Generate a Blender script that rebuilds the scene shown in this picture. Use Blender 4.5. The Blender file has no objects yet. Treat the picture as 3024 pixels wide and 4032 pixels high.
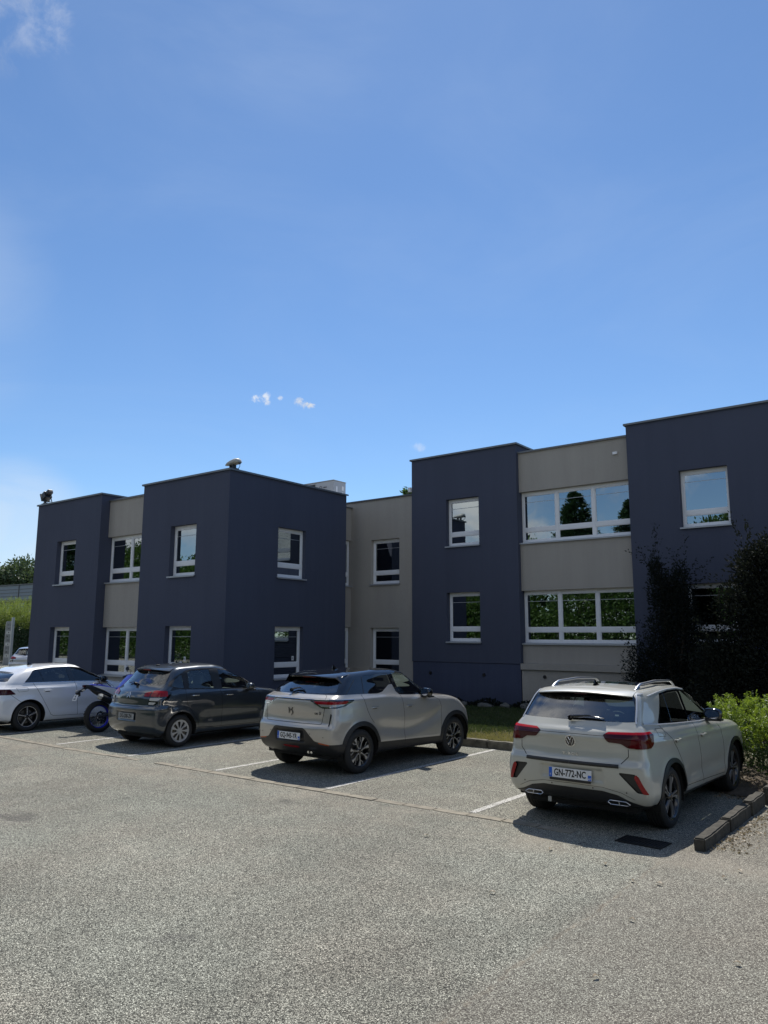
import bpy, bmesh, math, random
import numpy as np
from mathutils import Vector, Matrix
from mathutils.bvhtree import BVHTree
R_ = math.radians
random.seed(7); rng = np.random.default_rng(7)
scene = bpy.context.scene
COL = scene.collection

# ---------------------------------------------------------------- camera
cam_d = bpy.data.cameras.new("camera"); cam = bpy.data.objects.new("camera", cam_d); COL.objects.link(cam)
cam_d.sensor_fit = 'VERTICAL'; cam_d.sensor_height = 24.0; cam_d.lens = 24.0 * 2992.75 / 4032.0
cam_d.clip_start = 0.1; cam_d.clip_end = 6000
cam.location = (0, 0, 2.142)
_yaw, _pit, _rol = R_(37.466), R_(9.281), R_(0.162)
_F = Vector((-math.sin(_yaw) * math.cos(_pit), math.cos(_yaw) * math.cos(_pit), math.sin(_pit)))
_Rt = Vector((math.cos(_yaw), math.sin(_yaw), 0)); _U = _Rt.cross(_F)
_R2 = _Rt * math.cos(_rol) + _U * math.sin(_rol); _U2 = -_Rt * math.sin(_rol) + _U * math.cos(_rol)
cam.rotation_euler = Matrix((_R2, _U2, -_F)).transposed().to_euler()
scene.camera = cam
scene.render.resolution_x = 768; scene.render.resolution_y = 1024

# ---------------------------------------------------------------- sun and sky
SUN_DIR = Vector((-0.35, 0.575, 1.0)).normalized()          # towards the sun
sun_el = math.asin(SUN_DIR.z); sun_az = math.atan2(SUN_DIR.x, SUN_DIR.y)
sl = bpy.data.lights.new("sun", 'SUN'); sl.energy = 5.0; sl.angle = R_(0.53); sl.color = (1.0, 0.955, 0.88)
so = bpy.data.objects.new("sun", sl); COL.objects.link(so); so.location = (0, 0, 40)
so.rotation_euler = SUN_DIR.to_track_quat('Z', 'Y').to_euler()

world = bpy.data.worlds.new("World"); scene.world = world; world.use_nodes = True
nt = world.node_tree; nt.nodes.clear()
def N(t, **k):
    n = nt.nodes.new(t)
    for a, b in k.items(): setattr(n, a, b)
    return n
def L(a, b): nt.links.new(a, b)
wo = N('ShaderNodeOutputWorld'); bg = N('ShaderNodeBackground'); L(bg.outputs[0], wo.inputs[0])
sky = N('ShaderNodeTexSky'); sky.sky_type = 'NISHITA'; sky.sun_disc = False
sky.sun_elevation = sun_el; sky.sun_rotation = sun_az
sky.air_density = 1.0; sky.dust_density = 0.1; sky.ozone_density = 2.2; sky.altitude = 150
bg.inputs['Strength'].default_value = 0.098
tc = N('ShaderNodeTexCoord')
def math_(op, a, b=None, clamp=False):
    m = N('ShaderNodeMath', operation=op); m.use_clamp = clamp
    for i, v in enumerate((a, b)):
        if v is None: continue
        if isinstance(v, (int, float)): m.inputs[i].default_value = v
        else: L(v, m.inputs[i])
    return m.outputs[0]
def noise(vec, scale, detail=6, rough=0.55, dist=0.0):
    n = N('ShaderNodeTexNoise'); L(vec, n.inputs['Vector']); n.inputs['Scale'].default_value = scale
    n.inputs['Detail'].default_value = detail; n.inputs['Roughness'].default_value = rough
    n.inputs['Distortion'].default_value = dist; return n.outputs['Fac']
def smooth(v, a, b):
    m = N('ShaderNodeMapRange'); m.interpolation_type = 'SMOOTHSTEP'; L(v, m.inputs['Value'])
    m.inputs['From Min'].default_value = a; m.inputs['From Max'].default_value = b; return m.outputs[0]
sep = N('ShaderNodeSeparateXYZ'); L(tc.outputs['Generated'], sep.inputs[0])
X_, Y_, Z_ = sep.outputs
def toward(az_vec, a, b):            # a blob of sky round one compass direction
    d = N('ShaderNodeVectorMath', operation='DOT_PRODUCT'); L(tc.outputs['Generated'], d.inputs[0])
    d.inputs[1].default_value = Vector(az_vec).normalized(); return smooth(d.outputs['Value'], a, b)
# cumulus banks over the half of the sky opposite the sun
n1 = noise(tc.outputs['Generated'], 3.4, 8, 0.56, 0.25)
bank = math_('MULTIPLY', smooth(n1, 0.47, 0.57), smooth(Z_, 0.97, 0.80))
bank = math_('MULTIPLY', bank, smooth(Y_, 0.05, -0.15))
bank = math_('MULTIPLY', bank, smooth(Z_, 0.0, 0.06))
# thin veils in front
mp = N('ShaderNodeMapping'); mp.inputs['Scale'].default_value = (1.0, 1.0, 2.6); mp.inputs['Rotation'].default_value = (0.2, 0.3, 0.5)
L(tc.outputs['Generated'], mp.inputs[0])
n2 = noise(mp.outputs[0], 2.2, 7, 0.6, 0.7)
veil = math_('MULTIPLY', smooth(n2, 0.40, 0.80), 0.07)
hz = math_('MULTIPLY', smooth(Z_, 0.22, 0.02), 0.10)
veil = math_('ADD', veil, hz)
VEILS = ((-0.893, 0.437, 0.105, 0.9935, 0.9985, 0.55), (-0.885, 0.30, 0.36, 0.985, 0.999, 0.16), (-0.577, 0.448, 0.68, 0.97, 0.9995, 0.10))
for (x, y, z, a, b, k) in VEILS:
    veil = math_('ADD', veil, math_('MULTIPLY', math_('MULTIPLY', toward((x, y, z), a, b), smooth(n2, 0.25, 0.6)), k))
SMALL = []
CLOUD_DIRS = {'w': (-1.0, 1.0, 0.3)}
def cloud_puff(dirv, rad, stretch, dens, scale, seed):
    """a small cloud: distance from its centre direction, broken up by noise"""
    global bank
    d = Vector(dirv).normalized()
    sub = N('ShaderNodeVectorMath', operation='SUBTRACT'); L(tc.outputs['Generated'], sub.inputs[0]); sub.inputs[1].default_value = d
    mul = N('ShaderNodeVectorMath', operation='MULTIPLY'); L(sub.outputs[0], mul.inputs[0]); mul.inputs[1].default_value = (1, 1, stretch)
    ln = N('ShaderNodeVectorMath', operation='LENGTH'); L(mul.outputs[0], ln.inputs[0])
    off = N('ShaderNodeVectorMath', operation='ADD'); L(tc.outputs['Generated'], off.inputs[0]); off.inputs[1].default_value = (seed, seed * 2, 0)
    nn = noise(off.outputs[0], scale, 6, 0.62, 0.4)
    base = smooth(ln.outputs['Value'], rad, rad * 0.12)
    v = math_('ADD', base, math_('MULTIPLY', math_('SUBTRACT', nn, 0.5), 3.6))
    v = math_('MULTIPLY', smooth(v, 0.30, 1.35), smooth(base, 0.0, 0.45)); v = math_('MULTIPLY', v, dens)
    bank = math_('MAXIMUM', bank, v)
def px_dir(u, v):
    return (_F + _R2 * ((u - 1512) / 2992.75) - _U2 * ((v - 2016) / 2992.75)).normalized()
cloud_puff(px_dir(1034, 1574), 0.0225, 2.3, 0.95, 95, 1.0)
cloud_puff(px_dir(1050, 1556), 0.0085, 1.2, 0.7, 90, 2.2)
cloud_puff(px_dir(1103, 1568), 0.0065, 1.2, 0.6, 90, 3.1)
cloud_puff(px_dir(1207, 1596), 0.0185, 2.0, 0.9, 95, 4.3)
cloud_puff(px_dir(1177, 1582), 0.0105, 1.0, 0.8, 120, 5.7)
cloud_puff(px_dir(1640, 1765), 0.022, 1.8, 0.3, 45, 6.7)
cloud_puff(px_dir(70, 30), 0.085, 1.0, 0.22, 22, 8.1)
cloud_puff((-.52, -.83, .20), 0.20, 1.3, 1.0, 9, 9.3); cloud_puff((-.80, -.58, .17), 0.24, 1.2, 1.0, 8, 11.3); cloud_puff((-.30, -.93, .20), 0.10, 1.4, 1.0, 14, 12.9); cloud_puff((-.45, -.86, .25), 0.16, 1.3, 1.0, 11, 14.9); cloud_puff((-.36, -.90, .23), 0.13, 1.3, 1.0, 12, 21.9)
cloud_puff((-.25, -.72, .62), 0.30, 1.3, 0.85, 7, 17.9); cloud_puff((.2, -.62, .72), 0.30, 1.3, 0.8, 7, 19.9)
mixv = N('ShaderNodeMix', data_type='RGBA'); L(math_('MINIMUM', veil, 0.8), mixv.inputs['Factor'])
tint = N('ShaderNodeVectorMath', operation='MULTIPLY'); L(sky.outputs[0], tint.inputs[0]); tint.inputs[1].default_value = (0.84, 1.03, 1.20); L(tint.outputs[0], mixv.inputs['A']); mixv.inputs['B'].default_value = (6.6, 7.6, 8.8, 1)
n3 = noise(tc.outputs['Generated'], 9.0, 6, 0.6)
shade = N('ShaderNodeMix', data_type='RGBA'); L(smooth(n3, 0.35, 0.65), shade.inputs['Factor'])
shade.inputs['A'].default_value = (5.6, 5.9, 6.3, 1); shade.inputs['B'].default_value = (9.6, 9.7, 9.8, 1)
mixc = N('ShaderNodeMix', data_type='RGBA'); L(bank, mixc.inputs['Factor'])
L(mixv.outputs['Result'], mixc.inputs['A']); L(shade.outputs['Result'], mixc.inputs['B'])
L(mixc.outputs['Result'], bg.inputs['Color'])

scene.view_settings.view_transform = 'Standard'; scene.view_settings.look = 'None'
scene.view_settings.gamma = 1.0; scene.view_settings.exposure = 0.12; scene.view_settings.use_curve_mapping = False
scene.render.engine = 'CYCLES'

# ---------------------------------------------------------------- materials
def new_mat(name):
    m = bpy.data.materials.new(name); m.use_nodes = True; return m, m.node_tree, m.node_tree.nodes['Principled BSDF']
def mat(name, col, rough=0.6, metal=0.0, coat=0.0, spec=0.5, var=0.0, vscale=3.0, bump=0.0, bscale=40.0, flake=0.0, backdark=False, coord='Object'):
    """principled material; var mottles the colour, bump roughens the surface"""
    m, t, p = new_mat(name)
    p.inputs['Base Color'].default_value = (*col, 1); p.inputs['Roughness'].default_value = rough
    p.inputs['Metallic'].default_value = metal; p.inputs['Coat Weight'].default_value = coat
    p.inputs['Coat Roughness'].default_value = 0.04; p.inputs['Specular IOR Level'].default_value = spec
    c = t.nodes.new('ShaderNodeTexCoord')
    if var:
        n = t.nodes.new('ShaderNodeTexNoise'); n.inputs['Scale'].default_value = vscale; n.inputs['Detail'].default_value = 8
        n.inputs['Roughness'].default_value = 0.65
        t.links.new(c.outputs[coord], n.inputs['Vector'])
        r = t.nodes.new('ShaderNodeMapRange'); r.inputs['From Min'].default_value = 0.3; r.inputs['From Max'].default_value = 0.7
        r.inputs['To Min'].default_value = 1 - var; r.inputs['To Max'].default_value = 1 + var
        t.links.new(n.outputs['Fac'], r.inputs['Value'])
        mu = t.nodes.new('ShaderNodeVectorMath'); mu.operation = 'SCALE'; mu.inputs[0].default_value = col
        t.links.new(r.outputs[0], mu.inputs['Scale']); t.links.new(mu.outputs[0], p.inputs['Base Color'])
    if bump:
        n = t.nodes.new('ShaderNodeTexNoise'); n.inputs['Scale'].default_value = bscale; n.inputs['Detail'].default_value = 4
        t.links.new(c.outputs[coord], n.inputs['Vector'])
        b = t.nodes.new('ShaderNodeBump'); b.inputs['Strength'].default_value = bump; b.inputs['Distance'].default_value = 0.01
        t.links.new(n.outputs['Fac'], b.inputs['Height']); t.links.new(b.outputs[0], p.inputs['Normal'])
    if backdark:
        g = t.nodes.new('ShaderNodeNewGeometry'); d = t.nodes.new('ShaderNodeBsdfDiffuse'); d.inputs[0].default_value = (0.03, 0.03, 0.032, 1)
        mx = t.nodes.new('ShaderNodeMixShader'); out = t.nodes['Material Output']
        t.links.new(g.outputs['Backfacing'], mx.inputs[0]); t.links.new(p.outputs[0], mx.inputs[1]); t.links.new(d.outputs[0], mx.inputs[2])
        t.links.new(mx.outputs[0], out.inputs[0])
    return m
def glass_mat(name, tint, refl=0.06, body=0.0, gloss_col=(1, 1, 1)):
    """thin car glass: tinted see-through sheet under a fresnel mirror coat"""
    m, t, p = new_mat(name); t.nodes.remove(p); out = t.nodes['Material Output']
    tr = t.nodes.new('ShaderNodeBsdfTransparent'); tr.inputs[0].default_value = (*tint, 1)
    gl = t.nodes.new('ShaderNodeBsdfGlossy'); gl.inputs['Color'].default_value = (*gloss_col, 1); gl.inputs['Roughness'].default_value = 0.015
    lw = t.nodes.new('ShaderNodeFresnel'); lw.inputs['IOR'].default_value = 1.52
    ad = t.nodes.new('ShaderNodeMath'); ad.operation = 'MULTIPLY_ADD'; ad.inputs[1].default_value = 1.25; ad.inputs[2].default_value = refl; ad.use_clamp = True
    t.links.new(lw.outputs[0], ad.inputs[0])
    mx = t.nodes.new('ShaderNodeMixShader'); t.links.new(ad.outputs[0], mx.inputs[0])
    t.links.new(tr.outputs[0], mx.inputs[1]); t.links.new(gl.outputs[0], mx.inputs[2]); t.links.new(mx.outputs[0], out.inputs[0])
    return m
M = {}
M['black_trim'] = mat('black plastic trim', (0.018, 0.018, 0.019), 0.42, bump=0.05, bscale=300)
M['gloss_black'] = mat('gloss black', (0.006, 0.006, 0.007), 0.05, coat=1.0)
M['under'] = mat('underbody black', (0.01, 0.01, 0.01), 0.9)
M['rubber'] = mat('tyre rubber', (0.018, 0.018, 0.018), 0.75, bump=0.15, bscale=90)
M['bright_trim'] = mat('bright window trim', (0.62, 0.63, 0.65), 0.35, metal=0.5)
M['chrome'] = mat('chrome', (0.75, 0.76, 0.78), 0.08, metal=1.0)
M['satin'] = mat('satin aluminium', (0.55, 0.56, 0.58), 0.28, metal=1.0)
M['rim_silver'] = mat('rim machined silver', (0.50, 0.50, 0.51), 0.35, metal=0.8)
M['rim_dark'] = mat('rim dark lacquer', (0.012, 0.012, 0.013), 0.25, coat=0.6)
M['rim_plastic'] = mat('wheel cover silver', (0.42, 0.43, 0.44), 0.38, metal=0.5)
M['disc'] = mat('brake disc', (0.18, 0.18, 0.18), 0.4, metal=0.9)
M['seam'] = mat('panel gap', (0.004, 0.004, 0.004), 0.9)
M['seat'] = mat('dark seat cloth', (0.03, 0.031, 0.035), 0.95)
M['seat_grey'] = mat('grey seat cloth', (0.11, 0.115, 0.13), 0.95)
M['dash'] = mat('dashboard', (0.02, 0.02, 0.022), 0.7)
M['liner'] = mat('headliner', (0.25, 0.25, 0.24), 0.95)
M['red_lens'] = mat('red lens', (0.26, 0.004, 0.008), 0.15, coat=0.25, spec=.3)
M['red_bright'] = mat('bright red lens', (0.55, 0.010, 0.018), 0.15, coat=0.3, spec=.3)
M['red_dark'] = mat('smoked red lens', (0.045, 0.002, 0.005), 0.12, coat=0.25, spec=.3)
M['white_lens'] = mat('frosted white lens', (0.50, 0.49, 0.46), 0.35, spec=.4)
M['red_deep'] = mat('deep red lens', (0.085, 0.002, 0.006), 0.12, coat=0.2, spec=.25)
M['clear_lens'] = mat('clear lens', (0.34, 0.33, 0.31), 0.12, metal=0.3, coat=1.0)
M['orange_lens'] = mat('orange reflector', (0.45, 0.08, 0.02), 0.2, coat=0.5)
M['plate_white'] = mat('plate white', (0.72, 0.72, 0.72), 0.4)
M['plate_grey'] = mat('weathered plate', (0.30, 0.31, 0.31), 0.5, var=0.25, vscale=40)
M['plate_blue'] = mat('plate blue', (0.02, 0.12, 0.55), 0.4)
M['ink'] = mat('black lettering', (0.008, 0.008, 0.01), 0.4)
M['glass_front'] = glass_mat('clear tinted glass', (0.80, 0.90, 0.84), 0.03)
M['glass_dark'] = glass_mat('privacy glass', (0.13, 0.14, 0.15), 0.05)
M['glass_mid'] = glass_mat('lightly tinted glass', (0.40, 0.50, 0.50), 0.14)

# ---------------------------------------------------------------- object helpers
def link(o, parent=None):
    COL.objects.link(o)
    if parent is not None: o.parent = parent
    return o
def thing(name, label, cat, loc=(0, 0, 0), rz=0.0, group=None):
    o = bpy.data.objects.new(name, None); o.location = loc; o.rotation_euler = (0, 0, rz); o.empty_display_size = 0.2
    o['label'] = label; o['category'] = cat
    if group: o['group'] = group
    return link(o)
def tag(o, label=None, cat=None, group=None, kind=None):
    if label: o['label'] = label
    if cat: o['category'] = cat
    if group: o['group'] = group
    if kind: o['kind'] = kind
    return o
class MB:
    """collects vertices and faces of one mesh"""
    def __init__(s): s.v = []; s.f = []; s.m = []
    def add(s, v, f, m=0):
        b = len(s.v); s.v += [tuple(p) for p in v]; s.f += [tuple(i + b for i in q) for q in f]; s.m += [m] * len(f); return s
    def box(s, x0, x1, y0, y1, z0, z1, m=0):
        v = [(x, y, z) for x in (x0, x1) for y in (y0, y1) for z in (z0, z1)]
        f = [(0, 1, 3, 2), (4, 6, 7, 5), (0, 4, 5, 1), (2, 3, 7, 6), (0, 2, 6, 4), (1, 5, 7, 3)]
        return s.add(v, f, m)
    def rbox(s, c, size, bev=0.01, m=0, rot=None):
        """box with chamfered edges, centre c"""
        bm = bmesh.new(); bmesh.ops.create_cube(bm, size=1.0)
        for v in bm.verts: v.co = Vector((v.co.x * size[0], v.co.y * size[1], v.co.z * size[2]))
        bmesh.ops.bevel(bm, geom=bm.edges[:], offset=bev, segments=2, profile=0.6, affect='EDGES')
        if rot is not None: bmesh.ops.rotate(bm, verts=bm.verts, matrix=rot)
        bm.verts.index_update()
        s.add([v.co + Vector(c) for v in bm.verts], [[v.index for v in f.verts] for f in bm.faces], m); bm.free(); return s
    def tube(s, pts, r, n=8, m=0, caps=True, flat=1.0):
        pts = [Vector(p) for p in pts]; rr = r if isinstance(r, (list, tuple)) else [r] * len(pts)
        rings = []; up = Vector((0, 0, 1)); last = None
        for i, p in enumerate(pts):
            t = (pts[min(i + 1, len(pts) - 1)] - pts[max(i - 1, 0)])
            if t.length < 1e-9: t = Vector((0, 0, 1))
            t.normalize()
            if last is None:
                a = t.cross(up)
                if a.length < 1e-3: a = t.cross(Vector((1, 0, 0)))
            else: a = last - t * last.dot(t)
            a.normalize(); last = a; b = t.cross(a)
            rings.append([p + a * (math.cos(2 * math.pi * k / n) * rr[i]) + b * (math.sin(2 * math.pi * k / n) * rr[i] * flat) for k in range(n)])
        v = [q for g in rings for q in g]; f = []
        for i in range(len(rings) - 1):
            for k in range(n):
                f.append((i * n + k, i * n + (k + 1) % n, (i + 1) * n + (k + 1) % n, (i + 1) * n + k))
        if caps: f.append(tuple(range(n))[::-1]); f.append(tuple((len(rings) - 1) * n + k for k in range(n)))
        return s.add(v, f, m)
    def lathe(s, prof, n=48, m=0, axis='X', c=(0, 0, 0), a0=0.0, a1=2 * math.pi):
        """prof: (position along the axis, radius)"""
        full = abs(a1 - a0 - 2 * math.pi) < 1e-6; k = n if full else n + 1; v = []
        for (h, r) in prof:
            for i in range(k):
                a = a0 + (a1 - a0) * i / n; p, q = r * math.cos(a), r * math.sin(a)
                v.append({'X': (c[0] + h, c[1] + p, c[2] + q), 'Z': (c[0] + p, c[1] + q, c[2] + h), 'Y': (c[0] + q, c[1] + h, c[2] + p)}[axis])
        f = []
        for j in range(len(prof) - 1):
            for i in range(n):
                i2 = (i + 1) % k
                f.append((j * k + i, j * k + i2, (j + 1) * k + i2, (j + 1) * k + i))
        return s.add(v, f, m)
    def prism(s, poly, to3, d0, d1, m=0):
        """poly 2-D outline; to3(a,b,d) -> point; between depths d0 and d1"""
        n = len(poly); v = [to3(a, b, d0) for a, b in poly] + [to3(a, b, d1) for a, b in poly]
        f = [tuple(range(n)), tuple(range(2 * n - 1, n - 1, -1))] + [(i, i + n, (i + 1) % n + n, (i + 1) % n) for i in range(n)]
        return s.add(v, f, m)
    def build(s, name, mats, parent=None, smooth=False, angle=40, fix=True):
        me = bpy.data.meshes.new(name); me.from_pydata(s.v, [], s.f); mats = mats if isinstance(mats, (list, tuple)) else [mats]
        for q in mats: me.materials.append(M[q] if isinstance(q, str) else q)
        if len(mats) > 1: me.polygons.foreach_set('material_index', s.m)
        if fix:
            bm = bmesh.new(); bm.from_mesh(me); bmesh.ops.recalc_face_normals(bm, faces=bm.faces); bm.to_mesh(me); bm.free()
        if smooth:
            me.polygons.foreach_set('use_smooth', [True] * len(me.polygons))
            try: me.set_sharp_from_angle(angle=R_(angle))
            except Exception: pass
        me.update(); o = bpy.data.objects.new(name, me); return link(o, parent)
def text_mesh(s, size, depth=0.002, bold=0.0, xs=1.0, spacing=1.0):
    """returns vertices and faces of a string, centred, in the XY plane"""
    cu = bpy.data.curves.new('t', 'FONT'); cu.body = s; cu.size = size; cu.align_x = 'CENTER'; cu.align_y = 'CENTER'
    cu.extrude = depth / 2; cu.offset = bold; cu.space_character = spacing; cu.resolution_u = 3
    o = bpy.data.objects.new('t', cu); COL.objects.link(o); dg = bpy.context.evaluated_depsgraph_get()
    me = bpy.data.meshes.new_from_object(o.evaluated_get(dg)); v = [(p.co.x * xs, p.co.y, p.co.z) for p in me.vertices]
    f = [tuple(q.vertices) for q in me.polygons]
    bpy.data.objects.remove(o); bpy.data.curves.remove(cu); bpy.data.meshes.remove(me); return v, f
def place(v, o, ax, ay, az):
    o, ax, ay, az = map(Vector, (o, ax, ay, az)); return [o + ax * p[0] + ay * p[1] + az * p[2] for p in v]
def fast_mesh(name, V, F, mats, parent=None, smooth=False, mi=None):
    """many same-sided faces at once; V n x 3, F m x k"""
    me = bpy.data.meshes.new(name); V = np.asarray(V, np.float32); F = np.asarray(F, np.int32)
    me.vertices.add(len(V)); me.vertices.foreach_set('co', V.ravel()); k = F.shape[1]
    me.loops.add(F.size); me.loops.foreach_set('vertex_index', F.ravel()); me.polygons.add(len(F))
    me.polygons.foreach_set('loop_start', np.arange(0, F.size, k, dtype=np.int32))
    mats = mats if isinstance(mats, (list, tuple)) else [mats]
    for q in mats: me.materials.append(M[q] if isinstance(q, str) else q)
    if mi is not None: me.polygons.foreach_set('material_index', np.asarray(mi, np.int32))
    if smooth: me.polygons.foreach_set('use_smooth', np.ones(len(F), bool))
    me.update(calc_edges=True); me.validate(); o = bpy.data.objects.new(name, me); return link(o, parent)

# ---------------------------------------------------------------- building
def stucco(name, col, var=0.035):
    m, t, p = new_mat(name); p.inputs['Roughness'].default_value = 0.92; p.inputs['Specular IOR Level'].default_value = 0.25
    c = t.nodes.new('ShaderNodeTexCoord')
    def nz(s, d, r, vec=None):
        n = t.nodes.new('ShaderNodeTexNoise'); n.inputs['Scale'].default_value = s; n.inputs['Detail'].default_value = d; n.inputs['Roughness'].default_value = r
        t.links.new(vec or c.outputs['Object'], n.inputs['Vector']); return n.outputs['Fac']
    mp = t.nodes.new('ShaderNodeMapping'); mp.inputs['Scale'].default_value = (2.2, 2.2, 0.22); t.links.new(c.outputs['Object'], mp.inputs[0])
    a = nz(0.5, 5, 0.6); b = nz(1.6, 6, 0.7, mp.outputs[0]); g = nz(55, 3, 0.6)
    def mr(v, lo, hi, a0=0.3, a1=0.7):
        r = t.nodes.new('ShaderNodeMapRange'); r.inputs['From Min'].default_value = a0; r.inputs['From Max'].default_value = a1
        r.inputs['To Min'].default_value = lo; r.inputs['To Max'].default_value = hi; t.links.new(v, r.inputs['Value']); return r.outputs[0]
    def mul(x, y):
        q = t.nodes.new('ShaderNodeMath'); q.operation = 'MULTIPLY'; t.links.new(x, q.inputs[0]); t.links.new(y, q.inputs[1]); return q.outputs[0]
    sp = t.nodes.new('ShaderNodeSeparateXYZ'); t.links.new(c.outputs['Object'], sp.inputs[0])
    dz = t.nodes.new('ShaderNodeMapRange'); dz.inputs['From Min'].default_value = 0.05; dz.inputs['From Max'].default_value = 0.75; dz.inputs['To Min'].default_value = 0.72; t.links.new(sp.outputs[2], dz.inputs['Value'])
    mp2 = t.nodes.new('ShaderNodeMapping'); mp2.inputs['Scale'].default_value = (7, 7, 0.35); t.links.new(c.outputs['Object'], mp2.inputs[0]); strk = mr(nz(0.35, 4, 0.6, mp2.outputs[0]), 0.965, 1.02, 0.35, 0.6)
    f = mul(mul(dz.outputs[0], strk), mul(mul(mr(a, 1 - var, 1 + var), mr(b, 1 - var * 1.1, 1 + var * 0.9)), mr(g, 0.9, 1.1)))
    s = t.nodes.new('ShaderNodeVectorMath'); s.operation = 'SCALE'; s.inputs[0].default_value = col; t.links.new(f, s.inputs['Scale'])
    t.links.new(s.outputs[0], p.inputs['Base Color'])
    bp = t.nodes.new('ShaderNodeBump'); bp.inputs['Strength'].default_value = 0.35; bp.inputs['Distance'].default_value = 0.006
    t.links.new(nz(140, 3, 0.7), bp.inputs['Height']); t.links.new(bp.outputs[0], p.inputs['Normal']); return m
M['navy'] = stucco('dark blue grey render', (0.070, 0.080, 0.118))
M['beige'] = stucco('greige render', (0.37, 0.345, 0.31), 0.04)
M['plinth'] = stucco('dark blue plinth render', (0.060, 0.072, 0.118), 0.09)
M['flash'] = mat('grey metal flashing', (0.17, 0.18, 0.19), 0.45, metal=0.5, var=0.12, vscale=6)
M['flash_dark'] = mat('dark flashing', (0.10, 0.10, 0.11), 0.5, metal=0.3)
M['sill'] = mat('aluminium sill', (0.42, 0.44, 0.47), 0.4, metal=0.4)
M['pvc'] = mat('white pvc frame', (0.80, 0.81, 0.83), 0.32, var=0.03, vscale=5)
M['roofing'] = mat('grey roofing felt', (0.12, 0.12, 0.12), 0.9, var=0.2)
M['paper'] = mat('white sticker', (0.75, 0.75, 0.75), 0.6)
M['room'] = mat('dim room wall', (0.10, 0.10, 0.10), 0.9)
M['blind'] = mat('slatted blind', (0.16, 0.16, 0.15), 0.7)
def pane_mat():
    m, t, p = new_mat('office glazing'); out = t.nodes['Material Output']; t.nodes.remove(p)
    c = t.nodes.new('ShaderNodeTexCoord'); n = t.nodes.new('ShaderNodeTexNoise'); n.inputs['Scale'].default_value = 0.9; n.inputs['Detail'].default_value = 1
    t.links.new(c.outputs['Object'], n.inputs['Vector'])
    b = t.nodes.new('ShaderNodeBump'); b.inputs['Strength'].default_value = 0.25; b.inputs['Distance'].default_value = 0.006; t.links.new(n.outputs['Fac'], b.inputs['Height'])
    gl = t.nodes.new('ShaderNodeBsdfGlossy'); gl.inputs['Roughness'].default_value = 0.0; gl.inputs['Color'].default_value = (0.86, 0.93, 0.95, 1); t.links.new(b.outputs[0], gl.inputs['Normal'])
    tr = t.nodes.new('ShaderNodeBsdfTransparent'); tr.inputs[0].default_value = (0.30, 0.33, 0.33, 1)
    lw = t.nodes.new('ShaderNodeFresnel'); lw.inputs['IOR'].default_value = 1.5
    a = t.nodes.new('ShaderNodeMath'); a.operation = 'MULTIPLY_ADD'; a.inputs[1].default_value = 1.1; a.inputs[2].default_value = 0.34; a.use_clamp = True
    t.links.new(lw.outputs[0], a.inputs[0]); mx = t.nodes.new('ShaderNodeMixShader'); t.links.new(a.outputs[0], mx.inputs[0])
    t.links.new(tr.outputs[0], mx.inputs[1]); t.links.new(gl.outputs[0], mx.inputs[2]); t.links.new(mx.outputs[0], out.inputs[0]); return m
M['pane'] = pane_mat()

BLD = thing('office_building', 'two storey flat roofed office block in dark blue grey and beige render with white windows', 'building', (-14, 20, 0))
def bpart(mb, name, mats, parent=None, smooth=False):
    o = mb.build(name, mats, smooth=smooth)
    p = parent or BLD; o.parent = p
    o.matrix_parent_inverse = (Matrix.Translation(BLD.location)).inverted()
    return o
def sub(mb, name, mats, parent):
    o = mb.build(name, mats); o.parent = parent; return o       # parent mesh already sits in world coordinates
def wall_face(mb, ax, p, a0, a1, z0, z1, holes, depth, out):
    """wall skin in the plane ax=p ('y' or 'x'), from a0..a1 by z0..z1 with rectangular openings; out=+1/-1 is the outside direction"""
    xs = sorted({a0, a1, *[h[0] for h in holes], *[h[1] for h in holes]}); zs = sorted({z0, z1, *[h[2] for h in holes], *[h[3] for h in holes]})
    P = (lambda a, z, d=0: (a, p - out * d, z)) if ax == 'y' else (lambda a, z, d=0: (p - out * d, a, z))
    for i in range(len(xs) - 1):
        for j in range(len(zs) - 1):
            cx, cz = (xs[i] + xs[i + 1]) / 2, (zs[j] + zs[j + 1]) / 2
            if any(h[0] < cx < h[1] and h[2] < cz < h[3] for h in holes): continue
            mb.add([P(xs[i], zs[j]), P(xs[i + 1], zs[j]), P(xs[i + 1], zs[j + 1]), P(xs[i], zs[j + 1])], [(0, 1, 2, 3)])
    for h in holes:
        for (u, v) in (((h[0], h[2]), (h[1], h[2])), ((h[1], h[2]), (h[1], h[3])), ((h[1], h[3]), (h[0], h[3])), ((h[0], h[3]), (h[0], h[2]))):
            mb.add([P(*u), P(*v), P(*v, depth), P(*u, depth)], [(0, 1, 2, 3)])
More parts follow.
